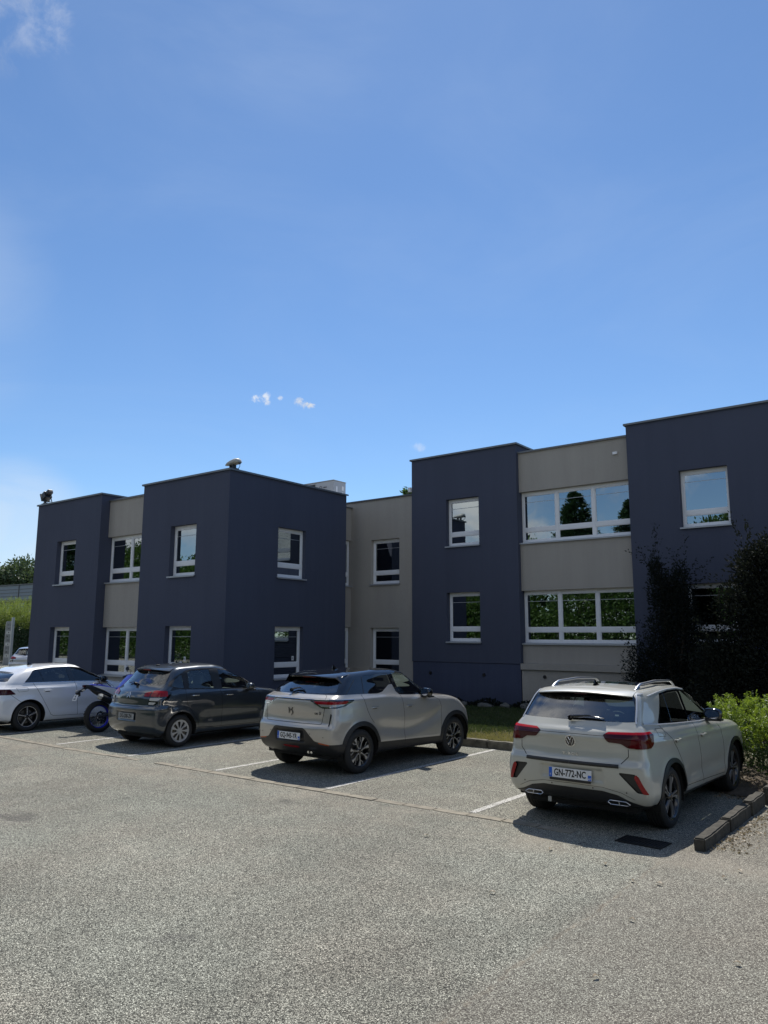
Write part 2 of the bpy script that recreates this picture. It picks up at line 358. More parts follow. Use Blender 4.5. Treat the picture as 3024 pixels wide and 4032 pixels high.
def window(ax, p, out, a0, a1, z0, z1, depth=0.16, lights=1, sill=True, split=0.255, label=None, blind=False, sticker=None):
    """white frame with mullions, low transom, thin glazing bar, panes and a metal sill, set DEPTH behind the face"""
    P = (lambda a, z, d: (a, p - out * d, z)) if ax == 'y' else (lambda a, z, d: (p - out * d, a, z))
    def bx(mb, a, b, c, d, e0, e1):
        q0, q1 = P(a, c, e0), P(b, d, e1); x0, x1 = sorted((q0[0], q1[0])); y0, y1 = sorted((q0[1], q1[1])); mb.box(x0, x1, y0, y1, c, d)
    F = MB(); fw = 0.062; e0, e1 = depth, depth + 0.07
    bx(F, a0, a1, z0, z0 + fw + .015, e0, e1); bx(F, a0, a1, z1 - fw - .03, z1, e0, e1)
    bx(F, a0, a0 + fw, z0 + fw + .015, z1 - fw - .03, e0, e1); bx(F, a1 - fw, a1, z0 + fw + .015, z1 - fw - .03, e0, e1)
    zt = z0 + (z1 - z0) * split; lw = (a1 - a0) / lights; zi0, zi1 = z0 + fw + .015, z1 - fw - .03
    for i in range(1, lights): bx(F, a0 + i * lw - 0.045, a0 + i * lw + 0.045, zi0, zi1, e0 - .004, e1)
    panes = []
    for i in range(lights):
        l = a0 + i * lw + (fw if i == 0 else 0.045); r = a0 + (i + 1) * lw - (fw if i == lights - 1 else 0.045)
        bx(F, l, r, zt - 0.055, zt + 0.055, e0 + .002, e1)                                   # transom
        for (c, d) in ((zi0, zt - 0.055), (zt + 0.055, zi1)):                                # sash profiles, stepped back
            s = 0.022
            bx(F, l, l + s, c, d, e0 + .014, e1 - .01); bx(F, r - s, r, c, d, e0 + .014, e1 - .01)
            bx(F, l + s, r - s, c, c + s, e0 + .014, e1 - .01); bx(F, l + s, r - s, d - s, d, e0 + .014, e1 - .01)
            panes.append((l + s, r - s, c + s, d - s))
    fo = bpart(F, 'window', 'pvc')
    if label: fo['label'] = label
    G = MB()
    for (a, b, c, d) in panes:
        q = [P(a, c, e0 + .03), P(b, c, e0 + .03), P(b, d, e0 + .03), P(a, d, e0 + .03)]; G.add(q, [(0, 1, 2, 3)])
    sub(G, 'pane', 'pane', fo)
    B = MB()
    for i in range(lights):
        (a, b, c, d) = panes[2 * i + 1]; zz = c + (d - c) * 0.80; bx(B, a, b, zz - .007, zz + .007, e0 + .026, e0 + .0295)
    sub(B, 'glazing_bar', 'sill', fo)
    # the dim room behind
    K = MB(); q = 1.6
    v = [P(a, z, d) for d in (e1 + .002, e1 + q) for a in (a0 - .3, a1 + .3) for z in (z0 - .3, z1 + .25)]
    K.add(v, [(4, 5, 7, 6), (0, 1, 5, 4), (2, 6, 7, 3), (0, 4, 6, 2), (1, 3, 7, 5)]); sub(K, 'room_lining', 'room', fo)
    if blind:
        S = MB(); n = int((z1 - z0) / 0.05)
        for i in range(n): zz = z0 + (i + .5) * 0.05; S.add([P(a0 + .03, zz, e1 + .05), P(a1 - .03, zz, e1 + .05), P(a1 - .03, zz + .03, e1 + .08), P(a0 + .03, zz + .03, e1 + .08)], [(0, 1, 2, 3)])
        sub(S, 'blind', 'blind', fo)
    if sill:
        S = MB(); x0, x1 = a0 - 0.03, a1 + 0.03
        prof = [(-0.055, -0.045), (-0.055, -0.005), (depth + .01, 0.018), (depth + .01, 0.004), (-0.04, -0.02)]
        V = [P(a, z0 + zz, dd) for a in (x0, x1) for dd, zz in prof]; n = len(prof)
        S.add(V, [tuple(range(n)), tuple(range(2 * n - 1, n - 1, -1))] + [(i, i + n, (i + 1) % n + n, (i + 1) % n) for i in range(n)])
        sub(S, 'sill', 'sill', fo)
    if sticker:
        a, z = sticker; S = MB(); bx(S, a - .045, a + .045, z - .06, z + .06, e0 + .022, e0 + .025)
        so_ = sub(S, 'sticker', 'paper', fo); T = MB(); bx(T, a - .03, a + .03, z + .005, z + .013, e0 + .019, e0 + .021); bx(T, a - .03, a + .015, z - .02, z - .012, e0 + .019, e0 + .021)
        bx(T, a - .03, a - .018, z - .02, z + .03, e0 + .018, e0 + .0205); sub(T, 'sticker_print', 'ink', fo)
    return fo
WH, WW, FF = 1.46, 1.16, 2.875
ZL, ZR = 5.283, 6.325
def tower(x0, x1, y0, y1, zt, wins, sidewins=(), plinth=None, zb=-0.3, left=False):
    mb = MB(); z_lo = plinth if plinth else zb
    hf = [(a, a + WW, z - WH, z) for a, z in wins]
    wall_face(mb, 'y', y0, x0, x1, z_lo, zt, hf, 0.26, -1)
    wall_face(mb, 'x', x1, y0, y1, z_lo, zt, [(a, a + WW, z - WH, z) for a, z in sidewins], 0.26, 1)
    wall_face(mb, 'x', x0, y0, y1, z_lo, zt, [], 0.26, -1)
    mb.add([(x0, y1, z_lo), (x1, y1, z_lo), (x1, y1, zt), (x0, y1, zt)], [(0, 1, 2, 3)])
    mb.add([(x0 + .3, y0 + .3, zt), (x1 - .3, y0 + .3, zt), (x1 - .3, y1 - .3, zt), (x0 + .3, y1 - .3, zt)], [(0, 1, 2, 3)])
    bpart(mb, 'tower_wall', 'navy')
    if plinth:
        q = MB(); q.box(x0 + .015, x1 - .015, y0 + .018, y1, zb, plinth - .012); bpart(q, 'plinth', 'plinth')
    # metal capping
    c = MB(); t = 0.33
    c.box(x0 - .05, x1 + .05, y0 - .05, y0 + t, zt + .003, zt + .034); c.box(x0 - .05, x0 + t, y0 + t, y1 + .05, zt + .003, zt + .034)
    c.box(x1 - t, x1 + .05, y0 + t, y1 + .05, zt + .003, zt + .034); c.box(x0 + t, x1 - t, y1 - t, y1 + .05, zt + .003, zt + .034)
    c.box(x0 - .05, x1 + .05, y0 - .053, y0 - .047, zt - .018, zt + .032); c.box(x1 + .047, x1 + .053, y0 - .05, y1 + .05, zt - .018, zt + .032)
    c.box(x0 - .053, x0 - .047, y0 - .05, y1 + .05, zt - .018, zt + .032)
    bpart(c, 'parapet_capping', 'flash')
Y1, Y2 = 13.64, 19.6
tower(-25.86, -21.93, Y1, 30.0, 6.66, [(-24.46, ZL), (-24.51, ZL - FF)])
tower(-19.68, -15.78, Y1, 18.58, 6.66, [(-18.28, ZL), (-18.33, ZL - FF)], [(15.54, ZL), (15.50, ZL - FF)])
tower(-13.90, -10.16, Y2, 30.0, 7.74, [(-12.60, ZR), (-12.61, ZR - FF)], plinth=1.384)
tower(-6.875, 3.5, Y2, 30.0, 7.74, [(-5.573, ZR), (-5.573, ZR - FF), (-2.0, ZR), (-2.0, ZR - FF)], plinth=1.384)
ups = 'upper floor window with white frame in the '
lows = 'ground floor window with white frame in the '
window('y', Y1, -1, -24.46, -24.46 + WW, ZL - WH, ZL)
window('y', Y1, -1, -24.51, -24.51 + WW, ZL - FF - WH, ZL - FF, blind=True)
window('y', Y1, -1, -18.28, -18.28 + WW, ZL - WH, ZL)
window('y', Y1, -1, -18.33, -18.33 + WW, ZL - FF - WH, ZL - FF, blind=True, sticker=(-17.62, 1.50))
window('x', -15.78, 1, 15.54, 15.54 + WW, ZL - WH, ZL, depth=0.13)
window('x', -15.78, 1, 15.50, 15.50 + WW, ZL - FF - WH, ZL - FF, depth=0.13, blind=True, sticker=(16.40, 1.50))
for z in (ZR, ZR - FF):
    window('y', Y2, -1, -12.60, -12.60 + WW, z - WH, z); window('y', Y2, -1, -5.573, -5.573 + WW, z - WH, z); window('y', Y2, -1, -2.0, -2.0 + WW, z - WH, z)
# recess between the left towers
def bay(ax, p, out, a0, a1, zs, d_win, lights, top, depth_back, base=-0.3, lower=None):
    """beige spandrels (zs: list of (z0, z1)) with window bands behind them"""
    for i, (z0, z1) in enumerate(zs):
        mb = MB()
        if ax == 'y': mb.box(a0 + .002, a1 - .002, p, p + depth_back, z0, z1)
        else: mb.box(p - depth_back, p, a0 + .002, a1 - .002, z0, z1)
        bpart(mb, 'spandrel_panel', 'beige')
    c = MB(); zt = zs[0][1]
    if ax == 'y': c.box(a0, a1, p - .05, p + .3, zt + .003, zt + .034); c.box(a0, a1, p - .053, p - .047, zt - .015, zt + .032)
    else: c.box(p - .3, p + .05, a0, a1, zt + .003, zt + .034)
    bpart(c, 'parapet_capping', 'flash')
    for (z0, z1) in top: window(ax, p, out, a0 + .01, a1 - .01, z0, z1, depth=d_win, lights=lights)
yl = 13.95
bay('y', yl, -1, -21.93, -19.68, [(5.27, 6.454), (2.395, 3.80), (-0.3, 0.93)], 0.14, 2, [(3.81, 5.268), (0.935, 2.393)], 0.32)
yr = 19.745
bay('y', yr, -1, -10.16, -6.875, [(6.30, 7.473), (3.432, 4.80), (1.40, 1.95)], 0.15, 3, [(4.81, 6.298), (1.96, 3.43)], 0.32)
m_ = MB(); m_.box(-10.155, -6.88, Y2 - .04, Y2 + .4, 1.235, 1.398); bpart(m_, 'ledge', 'beige')
m_ = MB(); m_.box(-10.15, -6.885, Y2 + .025, Y2 + .5, -0.3, 1.234); bpart(m_, 'lower_wall', 'beige')
# connector
m_ = MB(); wall_face(m_, 'y', 19.65, -21.0, -13.902, -0.3, 6.62, [(-15.59, -15.59 + WW, ZL - WH, ZL), (-15.605, -15.605 + WW, ZL - FF - WH, ZL - FF)], 0.26, -1)
m_.add([(-21, 19.9, 6.62), (-13.91, 19.9, 6.62), (-13.91, 30, 6.62), (-21, 30, 6.62)], [(0, 1, 2, 3)]); bpart(m_, 'linking_wall', 'beige')
m_ = MB(); m_.box(-21, -13.905, 19.60, 19.95, 6.623, 6.665); bpart(m_, 'parapet_capping', 'flash_dark')
for z in (ZL, ZL - FF): window('y', 19.65, -1, -15.59, -15.59 + WW, z - WH, z, depth=0.13)
bay('x', -16.44, 1, 18.585, 19.645, [(5.33, 6.43), (2.43, 3.78), (-0.3, 0.93)], 0.10, 1, [(3.80, 5.32), (0.95, 2.42)], 0.4)
m_ = MB(); m_.box(-25.8, -16.9, 18.7, 29.9, 6.0, 6.1); m_.box(-21.9, -19.7, 14.3, 18.7, 6.0, 6.1); m_.box(-16.9, -16.0, 19.96, 29.9, 6.0, 6.1)
m_.box(-13.8, 3.4, 20.0, 29.9, 7.0, 7.1); bpart(m_, 'roof', 'roofing')
m_ = MB(); m_.box(-21.9, 3.4, 29.9, 30.0, -.3, 6.6); m_.box(-16.43, -16.3, 19.95, 29.9, -.3, 6.0); bpart(m_, 'rear_wall', 'beige')
for x in (-11.365, -9.457, -13.232):
    q = MB(); q.lathe([(-.03, .0), (-.03, .045), (.01, .052)], 20, axis='Y', c=(x, Y2 + (.018 if x != -9.457 else .025), 1.048)); bpart(q, 'wall_vent', 'black_trim', smooth=True)
q = MB(); q.box(-7.30, -7.18, yr - .05, yr - .002, 7.02, 7.09); bpart(q, 'sensor_box', 'pvc')
q = MB(); q.box(-13.99, -13.90, 19.52, 19.60, 6.72, 6.86); bpart(q, 'junction_box', 'pvc')

# roof furniture
M['lamp_frame'] = mat('grey brown lamp frame', (.10, .095, .08), .6)
def floodlight_dark():
    t = thing('floodlight', 'dark square floodlight on two struts at the far corner of the roof edge', 'floodlight', (-25.55, 13.80, 6.71))
    rot = Matrix.Rotation(R_(-27), 3, 'Y') 
    def T(mb): 
        mb.v = [tuple(rot @ Vector(p) + Vector((-0.14, 0.0, 0.31))) for p in mb.v]; return mb
    b = MB(); b.rbox((0.02, 0, 0), (0.20, 0.27, 0.24), 0.02); b.rbox((0.20, 0, 0.02), (0.20, 0.18, 0.14), 0.02); T(b).build('housing', 'black_trim', t)
    b = MB(); b.rbox((-0.12, 0, 0), (0.05, 0.31, 0.30), 0.01); T(b).build('front_frame', 'lamp_frame', t)
    b = MB(); b.box(-0.150, -0.146, -.13, .13, -.125, .125); T(b).build('lens', 'glass_dark', t)
    b = MB(); b.tube([(-0.14, -.1, 0.25), (0.02, -.1, 0.0)], 0.016); b.tube([(-0.02, .1, 0.25), (0.12, .1, 0.0)], 0.016); b.rbox((0, 0, .012), (.34, .3, .024), .004); b.build('bracket', 'black_trim', t)
    b = MB(); b.tube([(0.06 + .13 * math.cos(a), 0, 0.02 + .1 * math.sin(a)) for a in np.linspace(0, 3.1, 10)], 0.006); b.build('cable', 'black_trim', t)
    b = MB(); b.prism([(-.34, 0), (-.12, 0), (-.2, .13)], lambda a, c, d: (a, d, c), -.04, .04); b.build('wedge', 'lamp_frame', t)
floodlight_dark()
M['lamp_grey'] = mat('pale grey lamp shell', (0.40, 0.40, 0.37), 0.5, var=0.1)
def floodlight_pale():
    t = thing('floodlight', 'pale grey cobra head floodlight on the roof corner above the sunk blue wall angle', 'floodlight', (-15.93, 13.85, 6.71))
    b = MB(); pr = [(-.30, .005), (-.27, .03), (-.15, .075), (0.0, .10), (.16, .11), (.24, .09), (.27, .04), (.275, .0)]
    b.lathe(pr, 20, axis='X', c=(0, 0, 0)); b.v = [(x, y * 1.35, z * (1.0 if z > 0 else .55) + .17 + x * .08) for x, y, z in b.v]; b.build('shell', 'lamp_grey', t, smooth=True, angle=60)
    b = MB(); b.box(-.07, -.045, -.06, .06, 0, .15); b.box(.06, .085, -.06, .06, 0, .15); b.rbox((0, 0, .012), (.3, .22, .024), .004); b.build('bracket', 'black_trim', t)
    b = MB(); b.tube([(.26, 0, .16), (.30, .0, .1), (.27, .02, .04), (.22, .02, .01)], .008); b.rbox((.285, 0, .14), (.04, .06, .05), .008); b.build('cable', 'black_trim', t)
floodlight_pale()
def ac_unit():
    t = thing('rooftop_unit', 'light grey ventilation unit with warning stickers on the flat roof', 'ventilation unit', (-20.2, 22.9, 6.1))
    M['unit'] = mat('grey cabinet paint', (0.46, 0.47, 0.48), 0.45, var=0.06)
    # front face at y=22.0 from x -22..-19.48, right face back to y 22.9
    b = MB(); b.rbox((-0.82, -0.40, 1.06), (3.1, 0.75, 2.1), .02); b.build('cabinet', 'unit', t, smooth=True, angle=30)
    b = MB(); b.box(-1.6, -.25, -.79, -.777, 1.35, 2.05); b.build('grille', 'black_trim', t)
    b = MB()
    for i in range(12): z = 1.38 + i * .052; b.box(-1.59, -.26, -.80, -.79, z, z + .02)
    b.build('louvre', 'unit', t)
    b = MB(); b.box(-2.38, .74, -.79, -.01, 2.112, 2.14); b.box(-.23, -.22, -.785, -.777, .1, 2.1); b.build('lid', 'lamp_grey', t)
    b = MB(); b.box(.05, .22, -.786, -.778, 1.60, 1.74); b.build('warning_sticker', 'ink', t)
    b = MB(); b.tube([(.06 + .07 * math.cos(a), -.783, 1.87 + .07 * math.sin(a)) for a in np.linspace(0, 6.28, 20)], .01, n=6); b.box(.2, .38, -.786, -.778, 1.86, 1.90); b.build('round_sticker', 'flash_dark', t)
    b = MB(); b.box(.731, .739, -.62, -.54, 1.35, 1.90); b.box(.731, .739, -.26, -.18, 1.2, 1.7); b.box(.731, .739, -.27, -.16, 1.78, 1.95); b.build('label_panel', 'pvc', t)
ac_unit()

# ---------------------------------------------------------------- car body kit
def _cr(P, k):
    """centripetal Catmull-Rom through P (n x 3); k samples per segment; the ends mirror across the car's centre plane"""
    P = np.asarray(P, float); g0 = P[1] * [-1, 1, 1]; g1 = P[-2] * [-1, 1, 1]; Q = np.vstack([g0, P, g1]); out = []
    for i in range(1, len(Q) - 2):
        p0, p1, p2, p3 = Q[i - 1], Q[i], Q[i + 1], Q[i + 2]
        d = [max(np.linalg.norm(b - a) ** 0.5, 1e-4) for a, b in ((p0, p1), (p1, p2), (p2, p3))]
        t1 = (p1 - p0) / d[0] - (p2 - p0) / (d[0] + d[1]) + (p2 - p1) / d[1]; t2 = (p2 - p1) / d[1] - (p3 - p1) / (d[1] + d[2]) + (p3 - p2) / d[2]
        t1 *= d[1]; t2 *= d[1]; n = k[i - 1]
        for j in range(n):
            u = j / n; u2, u3 = u * u, u * u * u
            out.append((2 * u3 - 3 * u2 + 1) * p1 + (u3 - 2 * u2 + u) * t1 + (-2 * u3 + 3 * u2) * p2 + (u3 - u2) * t2)
    out.append(P[-1]); return np.array(out)
def _pchip(x, Y, xq):
    h = np.diff(x); d = np.diff(Y, axis=0) / h[:, None]; m = np.zeros_like(Y)
    for i in range(1, len(x) - 1):
        a, b = d[i - 1], d[i]; w1, w2 = 2 * h[i] + h[i - 1], h[i] + 2 * h[i - 1]; ok = a * b > 0
        with np.errstate(divide='ignore', invalid='ignore'): v = (w1 + w2) / (w1 / a + w2 / b)
        m[i] = np.where(ok, v, 0)
    m[0], m[-1] = d[0], d[-1]
    i = np.clip(np.searchsorted(x, xq, side='right') - 1, 0, len(x) - 2); t = ((xq - x[i]) / h[i])[:, None]; H = h[i][:, None]
    return (2 * t**3 - 3 * t**2 + 1) * Y[i] + (t**3 - 2 * t**2 + t) * H * m[i] + (-2 * t**3 + 3 * t**2) * Y[i + 1] + (t**3 - t**2) * H * m[i + 1]
def _row(r):
    """one horizontal line round half the car: rear centre -> side -> front centre, as (lateral, along, height)"""
    sR, bR, rR, sF, bF, rF, W, Z = r
    Wf = (lambda s: W) if not isinstance(W, (list, tuple)) else (lambda s: float(np.interp(s, [a for a, _ in W], [b for _, b in W])))
    Zf = lambda s: float(np.interp(s, [a for a, _ in Z], [b for _, b in Z]))
    a, b = sR + bR + rR, sF - bF - rF; wr, wf = Wf(a), Wf(b); P = []
    for q, s in ((0, sR), (.42, sR + bR * .17), (.76, sR + bR * .60), (.935, sR + bR), (.985, sR + bR + .35 * rR)): P.append((q * wr, s, Zf(s)))
    for i in range(8): s = a + (b - a) * i / 7; P.append((Wf(s), s, Zf(s)))
    for q, s in ((.985, sF - bF - .35 * rF), (.935, sF - bF), (.76, sF - bF * .60), (.42, sF - bF * .17), (0, sF)): P.append((q * wf, s, Zf(s)))
    return P
KU = [16, 14, 9, 5, 6] + [15] * 7 + [6, 5, 8, 10, 10]
class Body:
    """half a car skin as a dense grid that outlines are then cut into"""
    def __init__(s, rows, dv=0.017, disp=None, smooth=2):
        R = np.array([_cr(_row(r), KU) for r in rows]); last = R[-1].copy(); g = R[-2].copy(); g[:, 0] *= -1
        Rg = np.vstack([R, g[None]]); n, U, _ = Rg.shape
        ch = np.linalg.norm(np.diff(Rg, axis=0), axis=2).mean(axis=1); x = np.concatenate([[0], np.cumsum(np.maximum(ch, .01))])
        xq = [0.0]
        for i in range(n - 2):
            k = max(2, int(round((x[i + 1] - x[i]) / dv))); xq += list(x[i] + (x[i + 1] - x[i]) * (np.arange(k) + 1) / k)
        xq = np.array(xq); G = _pchip(x, Rg.reshape(n, -1), xq).reshape(len(xq), U, 3)
        G[-1, :, 0] = 0; G[:, 0, 0] = 0; G[:, -1, 0] = 0
        for _ in range(smooth):
            I = G.copy(); I[1:-1, 1:-1] = .5 * G[1:-1, 1:-1] + .125 * (G[:-2, 1:-1] + G[2:, 1:-1] + G[1:-1, :-2] + G[1:-1, 2:])
            I[1:-1, 0] = .5 * G[1:-1, 0] + .25 * (G[:-2, 0] + G[2:, 0]); I[1:-1, -1] = .5 * G[1:-1, -1] + .25 * (G[:-2, -1] + G[2:, -1]); G = I
        s.U = U
        def normals(G):
            E = np.concatenate([G[:, 1:2] * [-1, 1, 1], G, G[:, -2:-1] * [-1, 1, 1]], axis=1); du = E[:, 2:] - E[:, :-2]
            T = G[-2:-1] * [-1, 1, 1]; E = np.concatenate([2 * G[:1] - G[1:2], G, T], axis=0); dv_ = E[2:] - E[:-2]
            Nn = np.cross(du, dv_); Nn /= np.maximum(np.linalg.norm(Nn, axis=2, keepdims=True), 1e-9)
            return Nn
        Nn = normals(G)
        if disp is not None:
            D = disp(G, Nn); G = G + Nn * D[..., None]; G[-1, :, 0] = 0; G[:, 0, 0] = 0; G[:, -1, 0] = 0; Nn = normals(G)
        s.G, s.GN = G.copy(), Nn.copy(); s.V = list(map(tuple, G.reshape(-1, 3))); s.N = list(map(tuple, Nn.reshape(-1, 3))); nv = len(xq)
        s.F = [(j * U + i, j * U + i + 1, (j + 1) * U + i + 1, (j + 1) * U + i) for j in range(nv - 1) for i in range(U - 1)]
        s.lab = ['body'] * len(s.F)
        # outward orientation check
        c = np.array(s.V); f = s.F[len(s.F) // 2]; a = np.cross(c[f[1]] - c[f[0]], c[f[3]] - c[f[0]]); s.flip = a @ np.array(s.N[f[0]]) < 0
    def cut(s, field, label, only=None):
        """split the faces along field = 0 and label those inside (field < 0)"""
        V = np.array(s.V); fv = field(V[:, 0], V[:, 1], V[:, 2], np.array(s.N)); fv = np.where(np.abs(fv) < 4e-4, 0.0, fv)
        val = list(fv); newF, newL, edge = [], [], {}
        def mid(a, b):
            k = (a, b) if a < b else (b, a)
            if k in edge: return edge[k]
            t = val[a] / (val[a] - val[b]); p = tuple(s.V[a][i] + t * (s.V[b][i] - s.V[a][i]) for i in range(3)); q = [s.N[a][i] + t * (s.N[b][i] - s.N[a][i]) for i in range(3)]
            l = math.sqrt(sum(x * x for x in q)) or 1.0; s.V.append(p); s.N.append(tuple(x / l for x in q)); val.append(0.0); edge[k] = len(s.V) - 1; return edge[k]
        for f, l in zip(s.F, s.lab):
            v = [val[i] for i in f]; mn, mx = min(v), max(v)
            if only is not None and l not in only: newF.append(f); newL.append(l); continue
            if mx <= 0 and mn < 0: newF.append(f); newL.append(label)
            elif mn >= 0: newF.append(f); newL.append(l)
            else:
                A, B = [], []
                for i in range(len(f)):
                    a, b = f[i], f[(i + 1) % len(f)]
                    if val[a] <= 0: A.append(a)
                    if val[a] >= 0: B.append(a)
                    if val[a] * val[b] < 0: m = mid(a, b); A.append(m); B.append(m)
                if len(A) > 2: newF.append(tuple(A)); newL.append(label)
                if len(B) > 2: newF.append(tuple(B)); newL.append(l)
        # edges shared with faces that were not split get the new vertex too
        s.F, s.lab = newF, newL
        if edge and only is not None:
            for n_, f in enumerate(s.F):
                if s.lab[n_] in only or s.lab[n_] == label: continue
                g = []
                for i in range(len(f)):
                    a, b = f[i], f[(i + 1) % len(f)]; g.append(a); k = (a, b) if a < b else (b, a)
                    if k in edge: g.append(edge[k])
                if len(g) != len(f): s.F[n_] = tuple(g)
    def bvh(s):
        V = s.V + [(-x, y, z) for x, y, z in s.V]; n = len(s.V); F = [f for f, l in zip(s.F, s.lab) if l != 'hole']
        return BVHTree.FromPolygons([Vector(v) for v in V], F + [tuple(i + n for i in f[::-1]) for f in F])
    def extract(s, label, name, material, parent, offset=0.0, mode='both', lid=None):
        """mode both: one mesh over both halves; pair: one mesh a side"""
        out = []; labs = label if isinstance(label, (list, tuple)) else [label]
        F = [f for f, l in zip(s.F, s.lab) if l in labs]
        if not F: return out
        used = sorted({i for f in F for i in f}); idx = {v: i for i, v in enumerate(used)}
        V = [s.V[i] for i in used]; Nn = [s.N[i] for i in used]; V = [tuple(V[i][k] + Nn[i][k] * offset for k in range(3)) for i in range(len(V))]
        F = [tuple(idx[i] for i in (f[::-1] if s.flip else f)) for f in F]
        def make(V, F, Nn, name):
            me = bpy.data.meshes.new(name); me.from_pydata(V, [], F); me.materials.append(M[material] if isinstance(material, str) else material)
            me.polygons.foreach_set('use_smooth', [True] * len(me.polygons)); me.normals_split_custom_set_from_vertices(Nn)
            o = bpy.data.objects.new(name, me); link(o, parent); out.append(o)
        if mode == 'both':
            n = len(V); mir = [0] * n; V2, N2 = list(V), list(Nn)
            for i in range(n):
                if abs(V[i][0]) < 1e-6: mir[i] = i
                else: mir[i] = len(V2); V2.append((-V[i][0], V[i][1], V[i][2])); N2.append((-Nn[i][0], Nn[i][1], Nn[i][2]))
            make(V2, F + [tuple(mir[i] for i in f[::-1]) for f in F], N2, name)
        else:
            make(V, F, Nn, name); make([(-x, y, z) for x, y, z in V], [f[::-1] for f in F], [(-x, y, z) for x, y, z in Nn], name)
        return out
def sdf(poly, a, b):
    """signed distance to a closed outline, negative inside"""
    d = np.full(a.shape, 1e9); ins = np.zeros(a.shape, bool); n = len(poly)
    for i in range(n):
        (x0, y0), (x1, y1) = poly[i], poly[(i + 1) % n]; ex, ey = x1 - x0, y1 - y0; l = ex * ex + ey * ey + 1e-12
        t = np.clip(((a - x0) * ex + (b - y0) * ey) / l, 0, 1); d = np.minimum(d, np.hypot(a - x0 - t * ex, b - y0 - t * ey))
        c = (y0 > b) != (y1 > b)
        with np.errstate(divide='ignore', invalid='ignore'): ins ^= c & (a < (x1 - x0) * (b - y0) / (y1 - y0) + x0)
    return np.where(ins, -d, d)
def side(poly, y0=0.45, r=0.0): return lambda x, y, z, n: np.maximum(sdf(poly, y, z) - r, np.maximum(y0 - x, 0.25 - n[:, 0]))
def rear(poly, s0=0.0, r=0.0): return lambda x, y, z, n: np.maximum(sdf(poly, x, z) - r, y - s0)
def front(poly, s0=2.0, r=0.0): return lambda x, y, z, n: np.maximum(sdf(poly, x, z) - r, s0 - y)
def top(poly, z0=1.2, r=0.0): return lambda x, y, z, n: np.maximum(sdf(poly, x, y) - r, np.maximum(z0 - z, .3 - n[:, 2]))
def union(*f): return lambda x, y, z, n: np.minimum.reduce([g(x, y, z, n) for g in f])
def inter(*f): return lambda x, y, z, n: np.maximum.reduce([g(x, y, z, n) for g in f])
def circ(cs, cz, r, y0=0.45): return lambda x, y, z, n: np.maximum(np.hypot(y - cs, z - cz) - r, y0 - x)
def ribbon(tree, path, view, w, lift=0.0015, name='panel_gap', material='seam', parent=None, closed=False, mirror=True, side_=1, step=0.02, thick=0.0):
    """thin strip laid on the skin along a 2-D path seen from 'side' (along, height), 'rear' (lateral, height) or 'top' (lateral, along)"""
    pts = [path[0]]
    P = list(path) + ([path[0]] if closed else [])
    for a, b in zip(P[:-1], P[1:]):
        n = max(1, int(math.dist(a, b) / step)); pts += [(a[0] + (b[0] - a[0]) * i / n, a[1] + (b[1] - a[1]) * i / n) for i in range(1, n + 1)]
    L3 = []
    for p in pts:
        if view == 'side': o, d = Vector((side_ * 2.5, p[0], p[1])), Vector((-side_, 0, 0))
        elif view == 'rear': o, d = Vector((p[0], -4, p[1])), Vector((0, 1, 0))
        elif view == 'front': o, d = Vector((p[0], 8, p[1])), Vector((0, -1, 0))
        else: o, d = Vector((p[0], p[1], 4)), Vector((0, 0, -1))
        h = tree.ray_cast(o, d)
        if h[0] is None: continue
        nn = h[1] if h[1].dot(d) < 0 else -h[1]; L3.append((h[0], nn))
    if len(L3) < 2: return
    mb = MB(); V = []
    for i, (p, n) in enumerate(L3):
        t = L3[min(i + 1, len(L3) - 1)][0] - L3[max(i - 1, 0)][0]; q = t.cross(n)
        if q.length < 1e-9: q = Vector((0, 0, 1))
        q.normalize(); ww = w[min(i * len(w) // len(L3), len(w) - 1)] if isinstance(w, list) else w
        V += [p + q * ww / 2 + n * (lift * .3), p + q * ww / 2 * .7 + n * (lift + thick), p - q * ww / 2 * .7 + n * (lift + thick), p - q * ww / 2 + n * (lift * .3)]
    k = 4
    F = [(i * k + j, i * k + j + 1, (i + 1) * k + j + 1, (i + 1) * k + j) for i in range(len(L3) - 1) for j in range(3)]
    mb.add(V, F)
    if mirror and view in ('side', 'rear', 'front', 'top'):
        mb.add([(-v.x, v.y, v.z) for v in V], [f[::-1] for f in F])
    return mb.build(name, material, parent, smooth=True, angle=70)
def strip3(P, Nn, w, lift, name, material, parent):
    for sg in (1, -1):
        mb = MB(); V = []
        for i in range(len(P)):
            p, n = Vector(P[i]), Vector(Nn[i]); t = Vector(P[min(i + 1, len(P) - 1)]) - Vector(P[max(i - 1, 0)]); q = t.cross(n); q.normalize()
            for a, b in ((.5, 0), (.4, 1), (-.4, 1), (-.5, 0)): v = p + q * w * a + n * lift * b; V.append((v.x * sg, v.y, v.z))
        mb.add(V, [(i * 4 + j, i * 4 + j + 1, i * 4 + j + 5, i * 4 + j + 4) for i in range(len(P) - 1) for j in range(3)]); mb.build(name, material, parent, smooth=True, angle=70)
def hit(tree, view, p, side_=1):
    o, d = {'side': (Vector((side_ * 2.5, p[0], p[1])), Vector((-side_, 0, 0))), 'rear': (Vector((p[0], -4, p[1])), Vector((0, 1, 0))), 'top': (Vector((p[0], p[1], 4)), Vector((0, 0, -1)))}[view]
    h = tree.ray_cast(o, d); n = h[1] if h[1].dot(d) < 0 else -h[1]; return h[0], n
